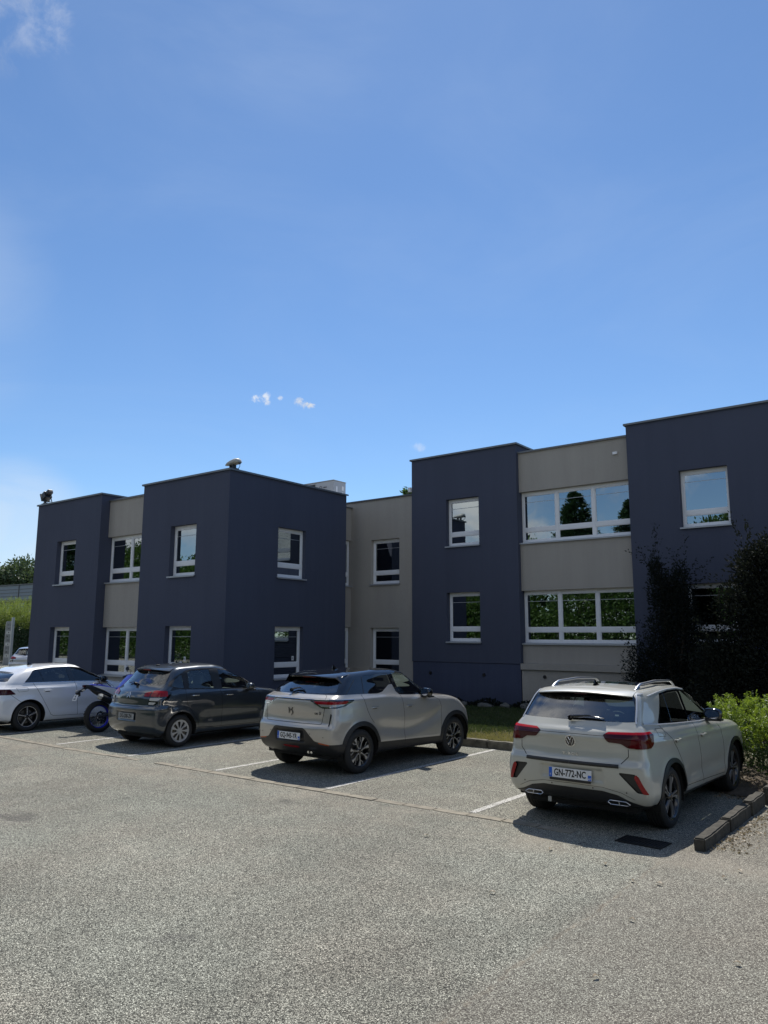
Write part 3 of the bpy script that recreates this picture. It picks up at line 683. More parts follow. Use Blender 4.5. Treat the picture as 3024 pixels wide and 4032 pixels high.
def wheel(parent, s, lat, r, w, rim_r, kind, name='wheel', steer=0.0):
    """tyre with grooves; rim, brake disc and cap are its pieces; lat is the outer face, sign gives the side"""
    sg = 1 if lat > 0 else -1
    t = MB(); c = (0, 0, 0); prof = [(-w + .015, rim_r), (-w + .004, rim_r + .02), (-w, rim_r + (r - rim_r) * .5), (-w + .012, r - .022), (-w + .03, r - .004)]
    for i in range(4): x = -w + .045 + i * (w - .09) / 4; prof += [(x, r), (x + .012, r), (x + .014, r - .008), (x + .022, r - .008), (x + .024, r)]
    prof += [(-.03, r - .004), (-.012, r - .022), (-.001, rim_r + (r - rim_r) * .55), (0, rim_r + (r - rim_r) * .35), (-.006, rim_r + .012), (-.014, rim_r - .001)]
    t.lathe(prof, 56, c=c)
    def S(mb):
        if sg < 0: mb.v = [(-x, y, z) for x, y, z in mb.v]
        return mb
    o = S(t).build(name, 'rubber', parent, smooth=True, angle=35); o.location = (lat, s, r); o.rotation_euler = (0, 0, steer)
    b = MB(); b.lathe([(-w + .02, rim_r), (-w + .02, rim_r - .02), (-.05, rim_r - .028), (-.02, rim_r - .012), (-.010, rim_r - .006), (-.008, rim_r + .004), (-.016, rim_r + .006)], 56)
    S(b).build('rim_barrel', 'rim_plastic' if kind == 'c' else 'rim_dark', o, smooth=True, angle=50)
    b = MB(); b.lathe([(-.10, .0), (-.10, .155), (-.118, .155), (-.118, 0)], 40); S(b).build('brake_disc', 'disc', o, smooth=True)
    b = MB(); b.lathe([(-.14, .0), (-.14, rim_r - .022)], 40); S(b).build('back_plate', 'under', o)
    R = rim_r - .008
    def pl(poly, a, x0, x1, mb):
        ca, sa = math.cos(a), math.sin(a); mb.prism(poly, lambda p, q, d: (d, p * ca - q * sa, p * sa + q * ca), x0, x1)
    F, D = MB(), MB()
    if kind == 'd':                                        # seven forked blades
        n = 7
        for i in range(n):
            a = 2 * math.pi * i / n + .32
            pl([(.03, -.022), (R * .6, -.020), (R, -.060), (R, .030), (R * .6, .020), (.03, .022)], a, -.052, -.036, D)
            pl([(.04, -.0045), (R * .62, -.005), (R * .99, -.044), (R * .99, .012), (R * .62, .005), (.04, .0045)], a, -.036, -.024, F)
            pl([(R * .60, .004), (R * .78, .052), (R * .95, .062), (R * .94, .070), (R * .76, .060), (R * .58, .008)], a, -.036, -.026, F); pl([(R * .94, .066), (R * .97, .012), (R * .99, .012), (R * .97, .068)], a, -.036, -.026, F)
    elif kind == 't':                                      # five twin twisted blades
        for i in range(5):
            a = 2 * math.pi * i / 5 + .05
            pl([(.02, -.035), (R * .6, -.03), (R, -.07), (R, .05), (R * .6, .022), (.02, .035)], a, -.056, -.038, D)
            pl([(.045, .006), (R * .5, .012), (R, .020), (R, .034), (R * .5, .022), (.05, .014)], a, -.038, -.024, F)
            pl([(.045, -.004), (R * .5, -.008), (R, -.022), (R, -.078), (R * .60, -.022), (.05, -.012)], a, -.038, -.024, F)
    elif kind == 'o':                                      # five slim spokes
        for i in range(5):
            a = 2 * math.pi * i / 5 + math.pi / 2 + .06
            pl([(.02, -.03), (R * .9, -.042), (R, -.055), (R, .055), (R * .9, .042), (.02, .03)], a, -.05, -.034, D)
            pl([(.03, -.013), (R * .9, -.010), (R, -.026), (R, .03), (R * .88, .016), (.03, .010)], a, -.034, -.022, F)
        F.lathe([(-.03, R - .010), (-.014, R - .010), (-.012, R + .003), (-.03, R + .003)], 56)
    else:                                                  # moulded cover with nine flame shaped slots
        n = 9; seg = []
        F.lathe([(-.03, R - .02), (-.012, R - .02), (-.008, R + .006), (-.03, R + .008)], 56); F.lathe([(-.03, .055), (-.014, .055), (-.02, .0)], 40)
        for i in range(n):
            a = 2 * math.pi * i / n
            pl([(.05, -.012), (R * .5, -.016), (R * .80, -.036), (R * .99, -.052), (R * .99, .046), (R * .82, .020), (R * .6, .008), (.05, .014)], a, -.026, -.014, F)
        D.lathe([(-.036, .0), (-.036, R)], 40)
    if kind == 'c': S(D).build('cover_backing', 'rim_dark', o); S(F).build('wheel_cover', 'rim_plastic', o, smooth=True, angle=30)
    else: S(D).build('spoke_base', 'rim_dark', o); S(F).build('spoke', 'rim_silver', o, smooth=True, angle=30)
    b = MB(); b.lathe([(-.05, .066), (-.030, .060), (-.022, .034), (-.016, .030), (-.014, 0)], 32); S(b).build('hub_cap', 'rim_dark' if kind != 'c' else 'rim_plastic', o, smooth=True, angle=40)
    b = MB()
    for i in range(5): a = 2 * math.pi * i / 5 + .3; b.lathe([(-.03, 0.011), (-.018, .010), (-.017, 0)], 10, c=(0, .046 * math.cos(a), .046 * math.sin(a)))
    S(b).build('wheel_bolt', 'satin', o)
    return o
def interior(parent, sF=1.15, sR=0.12, zc=0.0, w=0.0, seat='seat', dash_s=1.78, wide=0.70, shell=None):
    for s_ in (-1, 1):
        b = MB(); x = s_ * .36
        b.rbox((x, sF, .52 + zc), (.50, .52, .16), .05); b.rbox((x, sF - .32, .84 + zc), (.48, .13, .62), .05, rot=None)
        o = b.build('front_seat', seat, parent, smooth=True)
        h = MB(); h.rbox((x, sF - .40, 1.235 + zc), (.27, .10, .19), .04); h.tube([(x - .06, sF - .38, 1.1 + zc), (x - .06, sF - .40, 1.2 + zc)], .008); h.tube([(x + .06, sF - .38, 1.1 + zc), (x + .06, sF - .40, 1.2 + zc)], .008); h.build('headrest', seat, o, smooth=True)
    b = MB(); b.rbox((0, sR + .22, .52 + zc), (1.28, .5, .16), .05); b.rbox((0, sR - .1, .78 + zc), (1.26, .13, .58), .05); o = b.build('rear_bench', seat, parent, smooth=True)
    for x in (-.42, 0, .42): h = MB(); h.rbox((x, sR - .15, 1.14 + zc), (.25, .09, .14), .035); h.build('headrest', seat, o, smooth=True)
    b = MB(); b.rbox((0, dash_s + .16, .80 + zc), (wide * 1.95, .62, .36), .08); b.rbox((-.36, dash_s - .08, .98 + zc), (.34, .2, .08), .03); b.build('dashboard', 'dash', parent, smooth=True)
    b = MB(); a0 = [(-.36 + .185 * math.cos(a), dash_s - .25 + .06 * math.sin(a), .90 + zc + .175 * math.sin(a)) for a in np.linspace(0, 2 * math.pi, 29)]
    b.tube(a0, .014, caps=False); b.rbox((-.36, dash_s - .235, .90 + zc), (.16, .05, .1), .02); b.build('steering_wheel', 'dash', parent, smooth=True)
    b = MB(); b.rbox((0, dash_s - .30, 1.33 + zc), (.22, .03, .06), .012); b.build('rear_view_mirror', 'dash', parent)
def mirror_(parent, s, z, lat, shell, low='black_trim', size=1.0):
    for sg in (-1, 1):
        b = MB(); n = 14; rings = []
        prof = [(-.075, .80, .80), (-.06, .97, .97), (-.01, 1.0, 1.0), (.05, .90, .88), (.10, .62, .6), (.125, .25, .25)]
        for (d, a, c) in prof:
            for i in range(20):
                t = 2 * math.pi * i / 20; ex = abs(math.cos(t)) ** .7 * (1 if math.cos(t) > 0 else -1); ez = abs(math.sin(t)) ** .75 * (1 if math.sin(t) > 0 else -1)
                b.v.append(((ex * .125 * a * size + .115) * sg + lat * sg, s + d * size - (0.03 * ex), z + ez * .078 * c * size + .07))
        for j in range(len(prof) - 1):
            for i in range(20): b.f.append((j * 20 + i, j * 20 + (i + 1) % 20, (j + 1) * 20 + (i + 1) % 20, (j + 1) * 20 + i)); b.m.append(0)
        b.f.append(tuple(range(20))); b.m.append(0); b.f.append(tuple(range((len(prof) - 1) * 20, len(prof) * 20))); b.m.append(0)
        o = b.build('door_mirror', shell, parent, smooth=True, angle=50)
        g = MB(); V = [((math.cos(t) * .098 * size + .115) * sg + lat * sg, s - .0775 * size - .03 * math.cos(t), z + .07 + math.sin(t) * .058 * size) for t in np.linspace(0, 2 * math.pi, 20, endpoint=False)]
        g.add(V, [tuple(range(20))]); g.build('mirror_glass', 'chrome', o)
        a = MB(); a.rbox((sg * (lat + .035), s + .02, z - .005), (.14, .11, .035), .012); a.rbox((sg * (lat + .12), s + .01, z - .005), (.20, .14, .03), .012); a.build('mirror_foot', low, o, smooth=True)
def plate(parent, tree, txt, z, tilt=0.05, grey=False, sr=None, dept=True, lat=0.0):
    p = hit(tree, 'rear', (lat, z))[0].y - 0.012 if sr is None else sr
    pw = 'plate_grey' if grey else 'plate_white'
    def R(v): return [Vector((q[0] + lat, p - (-q[2]) * 0 - q[2] + q[1] * tilt, q[1] + z)) for q in v]
    b = MB(); b.rbox((0, 0, 0), (.52, .11, .008), .003); b.v = [tuple(q) for q in R(b.v)]; o = b.build('licence_plate', pw, parent)
    v, f = text_mesh(txt, .104, .002, .0022, .80, 1.02); xs = [q[0] for q in v]; k = .385 / (max(xs) - min(xs)); v = [(q[0] * k - (0.0), q[1], q[2] + .0052) for q in v]
    t = MB(); t.add(R(v), f); t.build('lettering', 'ink', o)
    col = ('plate_grey', 'plate_grey') if grey else ('plate_blue', 'plate_blue')
    b = MB(); b.rbox((-.238, 0, .004), (.040, .105, .003), .001); b.v = [tuple(q) for q in R(b.v)]; b.build('blue_band', col[0], o)
    if dept: b = MB(); b.rbox((.238, -.024, .004), (.040, .056, .003), .001); b.v = [tuple(q) for q in R(b.v)]; b.build('blue_band', col[1], o)
    v, f = text_mesh('F', .034, .002, .0); t = MB(); t.add(R([(q[0] - .238, q[1] - .028, q[2] + .0068) for q in v]), f)
    if dept and isinstance(dept, str):
        v, f = text_mesh(dept, .030, .002, .0004); t.add(R([(q[0] + .238, q[1] - .034, q[2] + .0068) for q in v]), f)
    t.build('band_lettering', 'ink' if grey else 'plate_white', o)
    return o
def arch_liner(parent, s, r, z, x0, x1):
    for sg in (-1, 1):
        b = MB(); b.lathe([(x0 * sg, 0.0), (x0 * sg, r), (x1 * sg, r)], 40, c=(0, s, z), a0=-.25, a1=math.pi + .25); b.build('wheel_well', 'under', parent)

# ---------------------------------------------------------------- the cars
def paint(name, col, metal=0.0, rough=0.35, dust=0.0):
    m = mat(name, col, rough, metal=metal, coat=1.0, backdark=True, var=0.03 + dust, vscale=2.5); m.node_tree.nodes['Principled BSDF'].inputs['Coat Roughness'].default_value = .012; m.node_tree.nodes['Principled BSDF'].inputs['Coat IOR'].default_value = 1.7; return m
def bump1(x, c, w): return np.exp(-((x - c) / w) ** 2)
def sstep(x, a, b): t = np.clip((x - a) / (b - a), 0, 1); return t * t * (3 - 2 * t)
def flare(G, cs, cz, r0, r1, amp):
    d = np.hypot(G[..., 1] - cs, G[..., 2] - cz); return amp * sstep(d, r1, r0) * (G[..., 0] > .6)
def spoiler(parent, tree, hw, s0, s1, z1, up, low, bow=.07, th=.03, name='spoiler'):
    b, n = MB(), 28; V = []
    for i in range(n + 1):
        y = -hw + 2 * hw * i / n; q = (y / hw) ** 2; e = s1 + bow * q * q; za = tree.ray_cast(Vector((y, s0, 4)), Vector((0, 0, -1)))[0]
        zz = (za.z if za else z1) + .003; ze = z1 - .035 * q
        V += [(y, s0, zz), (y, s0 * .6 + e * .4, zz * .62 + ze * .38 + .006), (y, e + .02, ze + .001), (y, e, ze - .008), (y, e + .012, ze - th * .8), (y, s0 * .5 + e * .5, ze - th - .012), (y, s0, zz - .06)]
    k = 7; F = [(i * k + j, i * k + j + 1, (i + 1) * k + j + 1, (i + 1) * k + j) for i in range(n) for j in range(k - 1)] + [tuple(range(k)), tuple(n * k + j for j in range(k))]
    b.v, b.f, b.m = V, F, [0 if (i % (k - 1)) < 4 else 1 for i in range(n * (k - 1))] + [0, 0]
    return b.build(name, [up, low], parent, smooth=True, angle=50)
def fin(parent, tree, s, m='gloss_black'):
    z = tree.ray_cast(Vector((0, s, 4)), Vector((0, 0, -1)))[0].z; b = MB(); pr = [(-.07, -.004, .030), (-.055, .062, .010), (-.035, .070, .006), (.0, .045, .012), (.04, .018, .020), (.085, -.004, .014)]
    V = []
    for (a, h, w) in pr: V += [(-w, s + a, z - .005), (-w * .45, s + a, z + max(h, .0) * .8), (0, s + a, z + max(h, 0) + .002), (w * .45, s + a, z + max(h, 0) * .8), (w, s + a, z - .005)]
    k = 5; b.add(V, [(i * k + j, i * k + j + 1, (i + 1) * k + j + 1, (i + 1) * k + j) for i in range(len(pr) - 1) for j in range(k - 1)] + [tuple(range(k)), tuple((len(pr) - 1) * k + j for j in range(k))])
    return b.build('roof_antenna', m, parent, smooth=True, angle=60)
def wiper(parent, tree, x0, x1, z, m='gloss_black', rise=.02):
    b = MB(); P = []
    for i in range(9):
        t = i / 8; x = x0 + (x1 - x0) * t; p, n = hit(tree, 'rear', (x, z + rise * math.sin(t * 3.1))); P.append(p + n * .022)
    b.tube(P, [.013] * 9, n=6, flat=.6); q0, n0 = hit(tree, 'rear', (x0 + (x1 - x0) * .12, z - .012)); q1, n1 = hit(tree, 'rear', (x0 + (x1 - x0) * .62, z + rise))
    b.tube([q0 + n0 * .02, q0 + n0 * .045, (q0 + q1) / 2 + n0 * .045, q1 + n1 * .032], [.024, .022, .014, .008], n=8, flat=.6); b.lathe([(-.03, .03), (.0, .03), (.01, .02), (.01, 0)], 16, axis='Y', c=tuple(q0 + n0 * .03)); 
    return b.build('rear_wiper', m, parent, smooth=True, angle=50)
def handle(parent, tree, s, z, m, L=.17, H=.026, out=.035, under='black_trim'):
    for sg in (-1, 1):
        p, n = hit(tree, 'side', (s, z), sg); b = MB(); b.rbox(p + n * out * .75, (.018, L, H), .008); b.rbox(p + n * out * .35 + Vector((0, -L * .40, 0)), (.035, .025, H * .8), .006); b.rbox(p + n * out * .35 + Vector((0, L * .40, 0)), (.035, .025, H * .8), .006)
        o = b.build('door_handle', m, parent, smooth=True); c = MB(); c.rbox(p + n * .002 - Vector((0, 0, H * .35)), (.006, L * .62, H * 1.5), .003); c.build('handle_recess', under, o)
def sensors(parent, tree, P, m='lamp_frame'):
    b = MB()
    for (x, z) in P:
        for sg in (-1, 1):
            p, n = hit(tree, 'rear', (x * sg, z)); b.tube([p, p + n * .002], .009, n=12)
    b.build('parking_sensor', m, parent)
def underbody(parent, s0, s1, w, z0=.20, z1=.34):
    b = MB(); b.rbox((0, (s0 + s1) / 2, (z0 + z1) / 2), (w * 2, s1 - s0, z1 - z0), .04); b.rbox((0, (s0 + s1) / 2 + .2, .42), (1.0, s1 - s0 - .9, .3), .05); b.build('underbody', 'under', parent)
def axle(parent, s, r):
    b = MB(); b.tube([(-.7, s, r), (.7, s, r)], .035); b.rbox((0, s + .18, r - .02), (1.0, .12, .09), .02); b.tube([(.32, s - .25, r - .03), (.34, s - .45, r - .04)], .06); b.build('axle', 'under', parent)

def troc():
    t = thing('parked_car', 'light grey compact crossover with silver roof rails, rear plate GN-772-NC, parked next to the kerb', 'car', (-2.936 - .84 * math.cos(R_(1.3)), 9.23 + .84 * math.sin(R_(1.3)), 0), -R_(1.3), 'cars parked in the bays')
    P = M['paint_t'] = paint('light grey paint', (0.43, 0.425, 0.375), 0.0, 0.4)
    W1 = [(-.8, .86), (-.2, .905), (.4, .90), (1.3, .885), (2.2, .90), (2.8, .905), (3.3, .86)]
    rows = [
        (-.52, .05, .12, 3.15, .12, .2, .70, [(-1, .26), (0, .24), (2.6, .22), (4, .22)]),
        (-.70, .06, .16, 3.28, .16, .25, .84, [(-1, .33), (-.4, .33), (0, .29), (2.2, .27), (4, .22)]),
        (-.765, .08, .18, 3.38, .20, .28, W1, [(-1, .45), (4, .42)]),
        (-.80, .09, .20, 3.42, .22, .30, W1, [(-1, .60), (4, .58)]),
        (-.815, .10, .20, 3.42, .25, .30, [(-.8, .835), (-.2, .89), (.4, .90), (1.3, .885), (2.2, .90), (2.8, .905), (3.3, .86)], [(-1, .725), (0, .72), (4, .68)]),
        (-.775, .09, .18, 3.40, .28, .30, [(-.8, .815), (-.2, .88), (.4, .898), (1.3, .885), (2.2, .90), (2.8, .905), (3.3, .86)], [(-1, .80), (0, .80), (4, .77)]),
        (-.775, .10, .17, 3.34, .32, .32, [(-.8, .79), (-.3, .85), (0, .885), (1.3, .878), (2.7, .89), (3.3, .82)], [(-1, .96), (0, .95), (1.2, .90), (4, .84)]),
        (-.765, .11, .16, 3.20, .34, .34, [(-.8, .775), (-.3, .835), (0, .87), (1.3, .865), (2.7, .85), (3.3, .78)], [(-1, 1.065), (0, 1.04), (1.2, 1.0), (2.6, .965), (4, .90)]),
        (-.70, .09, .15, 2.78, .30, .30, [(-.8, .75), (-.3, .79), (0, .835), (1.3, .835), (2.4, .80)], [(-1, 1.135), (0, 1.115), (1.4, 1.055), (2.2, 1.01), (4, 1.0)]),
        (-.655, .08, .13, 2.33, .26, .14, [(-.8, .725), (-.4, .745), (0, .805), (1.3, .81), (2.2, .79)], [(-1, 1.19), (-.1, 1.165), (1.0, 1.105), (1.8, 1.068), (2.4, 1.045)]),
        (-.51, .07, .12, 1.86, .20, .12, [(-.5, .68), (0, .74), (1.2, .735), (2, .71)], [(-1, 1.345), (0, 1.335), (1.3, 1.29), (1.9, 1.265)]),
        (-.35, .06, .11, 1.44, .13, .10, [(-.5, .62), (0, .65), (1.0, .642), (1.5, .615)], [(-.5, 1.482), (0, 1.497), (.6, 1.508), (1.1, 1.493), (1.5, 1.455)]),
        (-.29, .05, .10, 1.36, .11, .10, [(-.5, .565), (0, .595), (1.0, .58), (1.5, .56)], [(-.5, 1.500), (0, 1.520), (.6, 1.535), (1.1, 1.520), (1.4, 1.482)]),
        (-.20, .04, .08, 1.27, .08, .10, .34, [(-.5, 1.518), (0, 1.542), (.6, 1.560), (1.1, 1.543), (1.4, 1.505)]),
        (-.10, 0, 0, 1.15, 0, 0, 0.0, [(-.5, 1.525), (0, 1.552), (.6, 1.570), (1.1, 1.553), (1.4, 1.52)])]
    def disp(G, n):
        x, y, z = G[..., 0], G[..., 1], G[..., 2]; D = flare(G, 0, .334, .36, .50, .012) + flare(G, 2.59, .334, .36, .50, .012)
        sd = (x > .7) & (y > .3) & (y < 2.3)
        D -= np.where(sd, .016 * bump1(z, .50, .10) * sstep(y, .35, .7) * sstep(y, 2.3, 1.9), 0)      # scooped lower doors
        D += np.where(x > .7, .010 * bump1(z, .965 - .025 * y, .030) * sstep(y, -.6, -.2), 0)                      # shoulder crease
        D += np.where((y < -.5), .014 * bump1(z, 1.02, .03) * sstep(x, .9, .6), 0)
        pr = sstep(np.abs(x), .40, .36) * sstep(z, .53, .56) * sstep(z, .70, .66) * (y < -.5); D -= .022 * pr   # plate recess
        D -= np.where((y < -.5) & (z > .76) & (z < 1.0), .012 * bump1(z, .88, .07) * sstep(x, .7, .5), 0)
        return D
    B = Body(rows, disp=disp)
    B.cut(union(circ(0, .334, .385, .5), circ(2.59, .334, .385, .5)), 'hole')
    B.cut(circ(0, .334, .435, .5), 'clad', only=['body']); B.cut(circ(2.59, .334, .435, .5), 'clad2', only=['body'])
    low = union(rear([(-.1, -1), (-.1, .455), (.36, .455), (.52, .425), (.66, .36), (.80, .325), (1.2, .32), (1.2, -1)], -.3), side([(-.4, 0), (-.4, .27), (.3, .27), (.40, .335), (2.2, .30), (2.3, .26), (4, .28), (4, 0)], .3))
    B.cut(low, 'lower', only=['body', 'clad', 'clad2'])
    glR = rear([(-.1, 1.192), (.60, 1.196), (.690, 1.212), (.645, 1.36), (.615, 1.415), (-.1, 1.430)], -.3)
    B.cut(rear([(-.1, 1.188), (.60, 1.192), (.708, 1.200), (.668, 1.345), (.628, 1.440), (.590, 1.480), (.45, 1.492), (-.1, 1.496)], -.28), 'band', only=['body']); B.cut(glR, 'rglass', only=['band'])
    B.cut(side([(-.13, 1.155), (.27, 1.468), (.62, 1.488), (1.0, 1.484), (1.38, 1.445), (1.62, 1.33), (1.90, 1.085), (1.9, 1.06), (1.3, 1.08), (.6, 1.115)], .5), 'frame', only=['body'])
    B.cut(side([(-.06, 1.172), (.28, 1.445), (.60, 1.462), (.94, 1.460), (.90, 1.10), (.4, 1.142)], .5), 'wr', only=['frame'])
    B.cut(side([(1.03, 1.460), (1.34, 1.425), (1.58, 1.31), (1.80, 1.085), (1.3, 1.095), (.98, 1.112)], .5), 'wf', only=['frame'])
    B.cut(lambda x, y, z, n: np.maximum.reduce([1.0 - n[:, 2] * 3.2 - 0 * x, 1.075 - z - .0 * x, z - 1.452, 1.38 - y, x - (.735 - .42 * (z - 1.07) ), 0 * x - (y < 1.3)]) if False else np.maximum.reduce([1.07 - z, z - 1.448, 1.35 - y, x - (.725 - .43 * (z - 1.07))]), 'wscreen', only=['body'])
    li = union(rear([(.385, 1.052), (.435, 1.085), (.8, 1.094), (1.2, 1.094), (1.2, .925), (.655, .93), (.575, .975), (.44, .985)], -.56), side([(-1, .925), (-.50, .925), (-.44, .96), (-.40, 1.06), (-.45, 1.094), (-1, 1.094)], .6))
    B.cut(li, 'light', only=['body'])
    B.cut(inter(li, union(rear([(.38, 1.062), (1.2, 1.074), (1.2, 1.2), (.38, 1.2)], -.3), )), 'lightbar', only=['light'])
    B.cut(inter(li, rear([(.66, .9), (1.2, .9), (1.2, 1.06), (.70, 1.06)], -.3)), 'lightouter', only=['light'])
    vent = rear([(.545, .672), (.735, .664), (.815, .462), (.735, .468)], -.3)
    B.cut(vent, 'vent', only=['body']); B.cut(rear([(.735, .664), (.765, .64), (.85, .455), (.795, .462), (.715, .63)], -.3), 'reflector', only=['body', 'vent'])
    B.cut(top([(-.1, .30), (.44, .30), (.46, .36), (.46, 1.12), (.42, 1.2), (-.1, 1.22)], 1.45), 'sunroof', only=['body'])
    B.cut(front([(.38, .70), (.85, .80), (.85, .88), (.40, .80)], 2.9), 'headlight', only=['body']); B.cut(front([(-.1, .70), (.37, .70), (.37, .79), (-.1, .79)], 3.0), 'grille', only=['body']); B.cut(front([(-.1, .35), (.7, .35), (.6, .55), (-.1, .55)], 3.0), 'grille', only=['body'])
    tr = B.bvh()
    B.extract('body', 'body_shell', P, t); [B.extract(q_, 'wheel_arch_trim', 'black_trim', t, .010, 'pair') for q_ in ('clad', 'clad2')]; B.extract('lower', 'lower_valance', 'black_trim', t, -.004)
    o = B.extract('band', 'tailgate_black_band', 'gloss_black', t, -.004); B.extract('rglass', 'rear_window', 'glass_mid', t, -.006)
    B.extract('frame', 'window_surround', 'gloss_black', t, -.001, 'pair'); B.extract('wr', 'side_window', 'glass_dark', t, -.008, 'pair'); B.extract('wf', 'side_window', 'glass_front', t, -.008, 'pair'); B.extract('wscreen', 'windscreen', 'glass_front', t, -.004)
    for a, b_ in zip(B.extract('light', 'tail_light', 'red_dark', t, .010, 'pair'), (1, -1)): pass
    lights = [o for o in t.children if o.name.startswith('tail_light')]
    for lab, m in (('lightbar', 'red_bright'), ('lightouter', 'red_deep')):
        for o, p in zip(B.extract(lab, 'lens_segment', m, t, .011, 'pair'), lights): o.parent = p
    B.extract('vent', 'bumper_vent', 'black_trim', t, -.018, 'pair'); B.extract('reflector', 'reflector', 'red_lens', t, .003, 'pair'); B.extract('sunroof', 'glass_roof', 'gloss_black', t, .001)
    B.extract('headlight', 'headlight', 'clear_lens', t, .002, 'pair'); B.extract('grille', 'grille', 'black_trim', t, -.01)
    gap = lambda path, view='side', w=.007, **k: ribbon(tr, path, view, w, parent=t, **k)
    gap([(-.14, 1.14), (-.10, 1.08), (.05, .98), (.20, .85), (.33, .68), (.42, .50), (.44, .36)]); gap([(.98, 1.10), (1.0, .97), (1.10, .60), (1.17, .35)]); gap([(1.95, 1.0), (2.0, .93), (2.06, .7), (2.08, .36)]); gap([(.46, .40), (1.2, .375), (2.08, .345)])
    ribbon(tr, [(-.28, 1.115), (-.10, 1.105), (-.10, 1.02), (-.27, 1.03)], 'side', .005, parent=t, closed=True, mirror=False, name='fuel_flap_gap')
    for s_ in (1,): ribbon(tr, [(.655, .92), (.655, .84), (.58, .762)], 'rear', .008, parent=t)
    ribbon(tr, [(-.70, 1.045), (-.5, 1.045)], 'side', .0, parent=t) if False else None
    ribbon(tr, [(0, 1.048), (.2, 1.047), (.39, 1.045)], 'rear', .006, parent=t, name='tailgate_crease')
    ribbon(tr, [(0, .735), (.56, .735)], 'rear', .042, .006, parent=t, name='loading_sill_trim', material='black_trim', thick=.010)
    ribbon(tr, [(0, .500), (.36, .495), (.56, .455), (.70, .39)], 'rear', .004, parent=t, name='bumper_crease')
    # chrome window line: along the belt, up the rear pillar and over the doors
    CH = [(1.86, 1.062), (1.3, 1.074), (.6, 1.108), (-.14, 1.148), (-.47, 1.172)]; ribbon(tr, CH, 'side', .016, .004, parent=t, name='chrome_strip', material='bright_trim', thick=.004)
    ribbon(tr, [(1.86, 1.10), (1.62, 1.345), (1.38, 1.457), (1.0, 1.496), (.62, 1.500), (.25, 1.484), (.0, 1.466), (-.12, 1.455)], 'side', .018, .004, parent=t, name='chrome_strip', material='bright_trim', thick=.003)
    uc = sum(KU[:3]) + 1; jj = [j for j in range(B.G.shape[0]) if 1.178 < B.G[j, uc, 2] < 1.485]; strip3(B.G[jj, uc], B.GN[jj, uc], .020, .007, 'chrome_strip', 'bright_trim', t)
    CT = [B.G[jj[-1], k_] for k_ in range(uc, uc + 12)]; strip3(CT, [B.GN[jj[-1], k_] for k_ in range(uc, uc + 12)], .016, .007, 'chrome_strip', 'bright_trim', t)
    spoiler(t, tr, .595, -.20, -.47, 1.506, P, 'gloss_black', .10, .025); fin(t, tr, .02); wiper(t, tr, -.08, .36, 1.205)
    b = MB(); q = [hit(tr, 'rear', (x, 1.465))[0] for x in (-.06, .06)]; b.rbox((q[0] + q[1]) / 2 + Vector((0, -.06, .01)), (.16, .02, .012), .004); b.build('brake_light', 'red_dark', t)
    for sg in (-1, 1):
        pts = []; 
        for i in range(25):
            u = i / 24; s_ = -.12 + 1.52 * u; x = sg * (.535 - .02 * u); z = tr.ray_cast(Vector((x, s_, 4)), Vector((0, 0, -1)))[0].z
            pts.append((x, s_, z - .004 + .054 * min(1, math.sin(math.pi * min(max(u, 0), 1)) * 2.6) ** .8 if 0 < u < 1 else z - .01))
        mb = MB(); mb.tube(pts, [.010 + .011 * math.sin(math.pi * (i / 24)) ** .5 for i in range(25)], n=10, flat=.75); r_ = mb.build('roof_rail', 'satin', t, smooth=True)
        mb = MB(); ft = [(x, y, z) for x, y, z in pts if -.1 < y < .1 or 1.2 < y < 1.38]; mb.tube([(sg * .53, -.13, pts[0][2]), (sg * .53, .02, pts[2][2] - .02)], .02, n=8, flat=.8); mb.build('rail_foot', 'satin', r_, smooth=True)
    handle(t, tr, .20, .955, 'paint_t'); handle(t, tr, 1.20, .925, 'paint_t'); mirror_(t, 1.62, 1.075, .80, 'black_trim')
    for o in [o for o in t.children if o.name.startswith('door_mirror')]: o.data.materials[0] = M['gloss_black']
    sensors(t, tr, [(.25, .475), (.62, .46)]); plate(t, tr, 'GN-772-NC', .605, dept='67', sr=-.812)
    b = MB(); b.rbox((0, -.817, .536), (.50, .010, .028), .003); b.build('plate_surround', 'black_trim', t)
    # round badge with the two letters, and the model name
    p, n = hit(tr, 'rear', (0, .965)); n = n.normalized(); ax = Vector((1, 0, 0)); up = n.cross(ax) * -1; up = up if up.z > 0 else -up
    b = MB(); b.lathe([(0, 0), (.006, .0), (.006, .055)], 40, axis='Z'); b.v = place(b.v, p, ax, up, n); bo = b.build('badge', 'gloss_black', t)
    b = MB(); b.lathe([(0, .066), (.009, .064), (.010, .060), (.009, .056), (.0, .055)], 40, axis='Z'); b.v = place(b.v, p, ax, up, n); b.build('badge_ring', 'chrome', bo, smooth=True)
    b = MB(); sw = .0055
    for path in ([(-.024, .046), (-.001, .006), (.001, .006), (.024, .046)], [(-.044, .022), (-.018, -.040), (0, -.002), (.018, -.040), (.044, .022)]):
        b.tube([(x, y, .009) for x, y in path], sw, n=6)
    b.v = place(b.v, p, ax, up, n); b.build('badge_letters', 'chrome', bo)
    v, f = text_mesh('T-ROC', .042, .004, .0008, 1.25, 1.35); p, n = hit(tr, 'rear', (0, .822)); b = MB(); b.add(place(v, p + n * .004, ax, up, n), f); b.build('model_lettering', 'chrome', t)
    v, f = text_mesh('TSI', .024, .004, .0004, 1.1); 
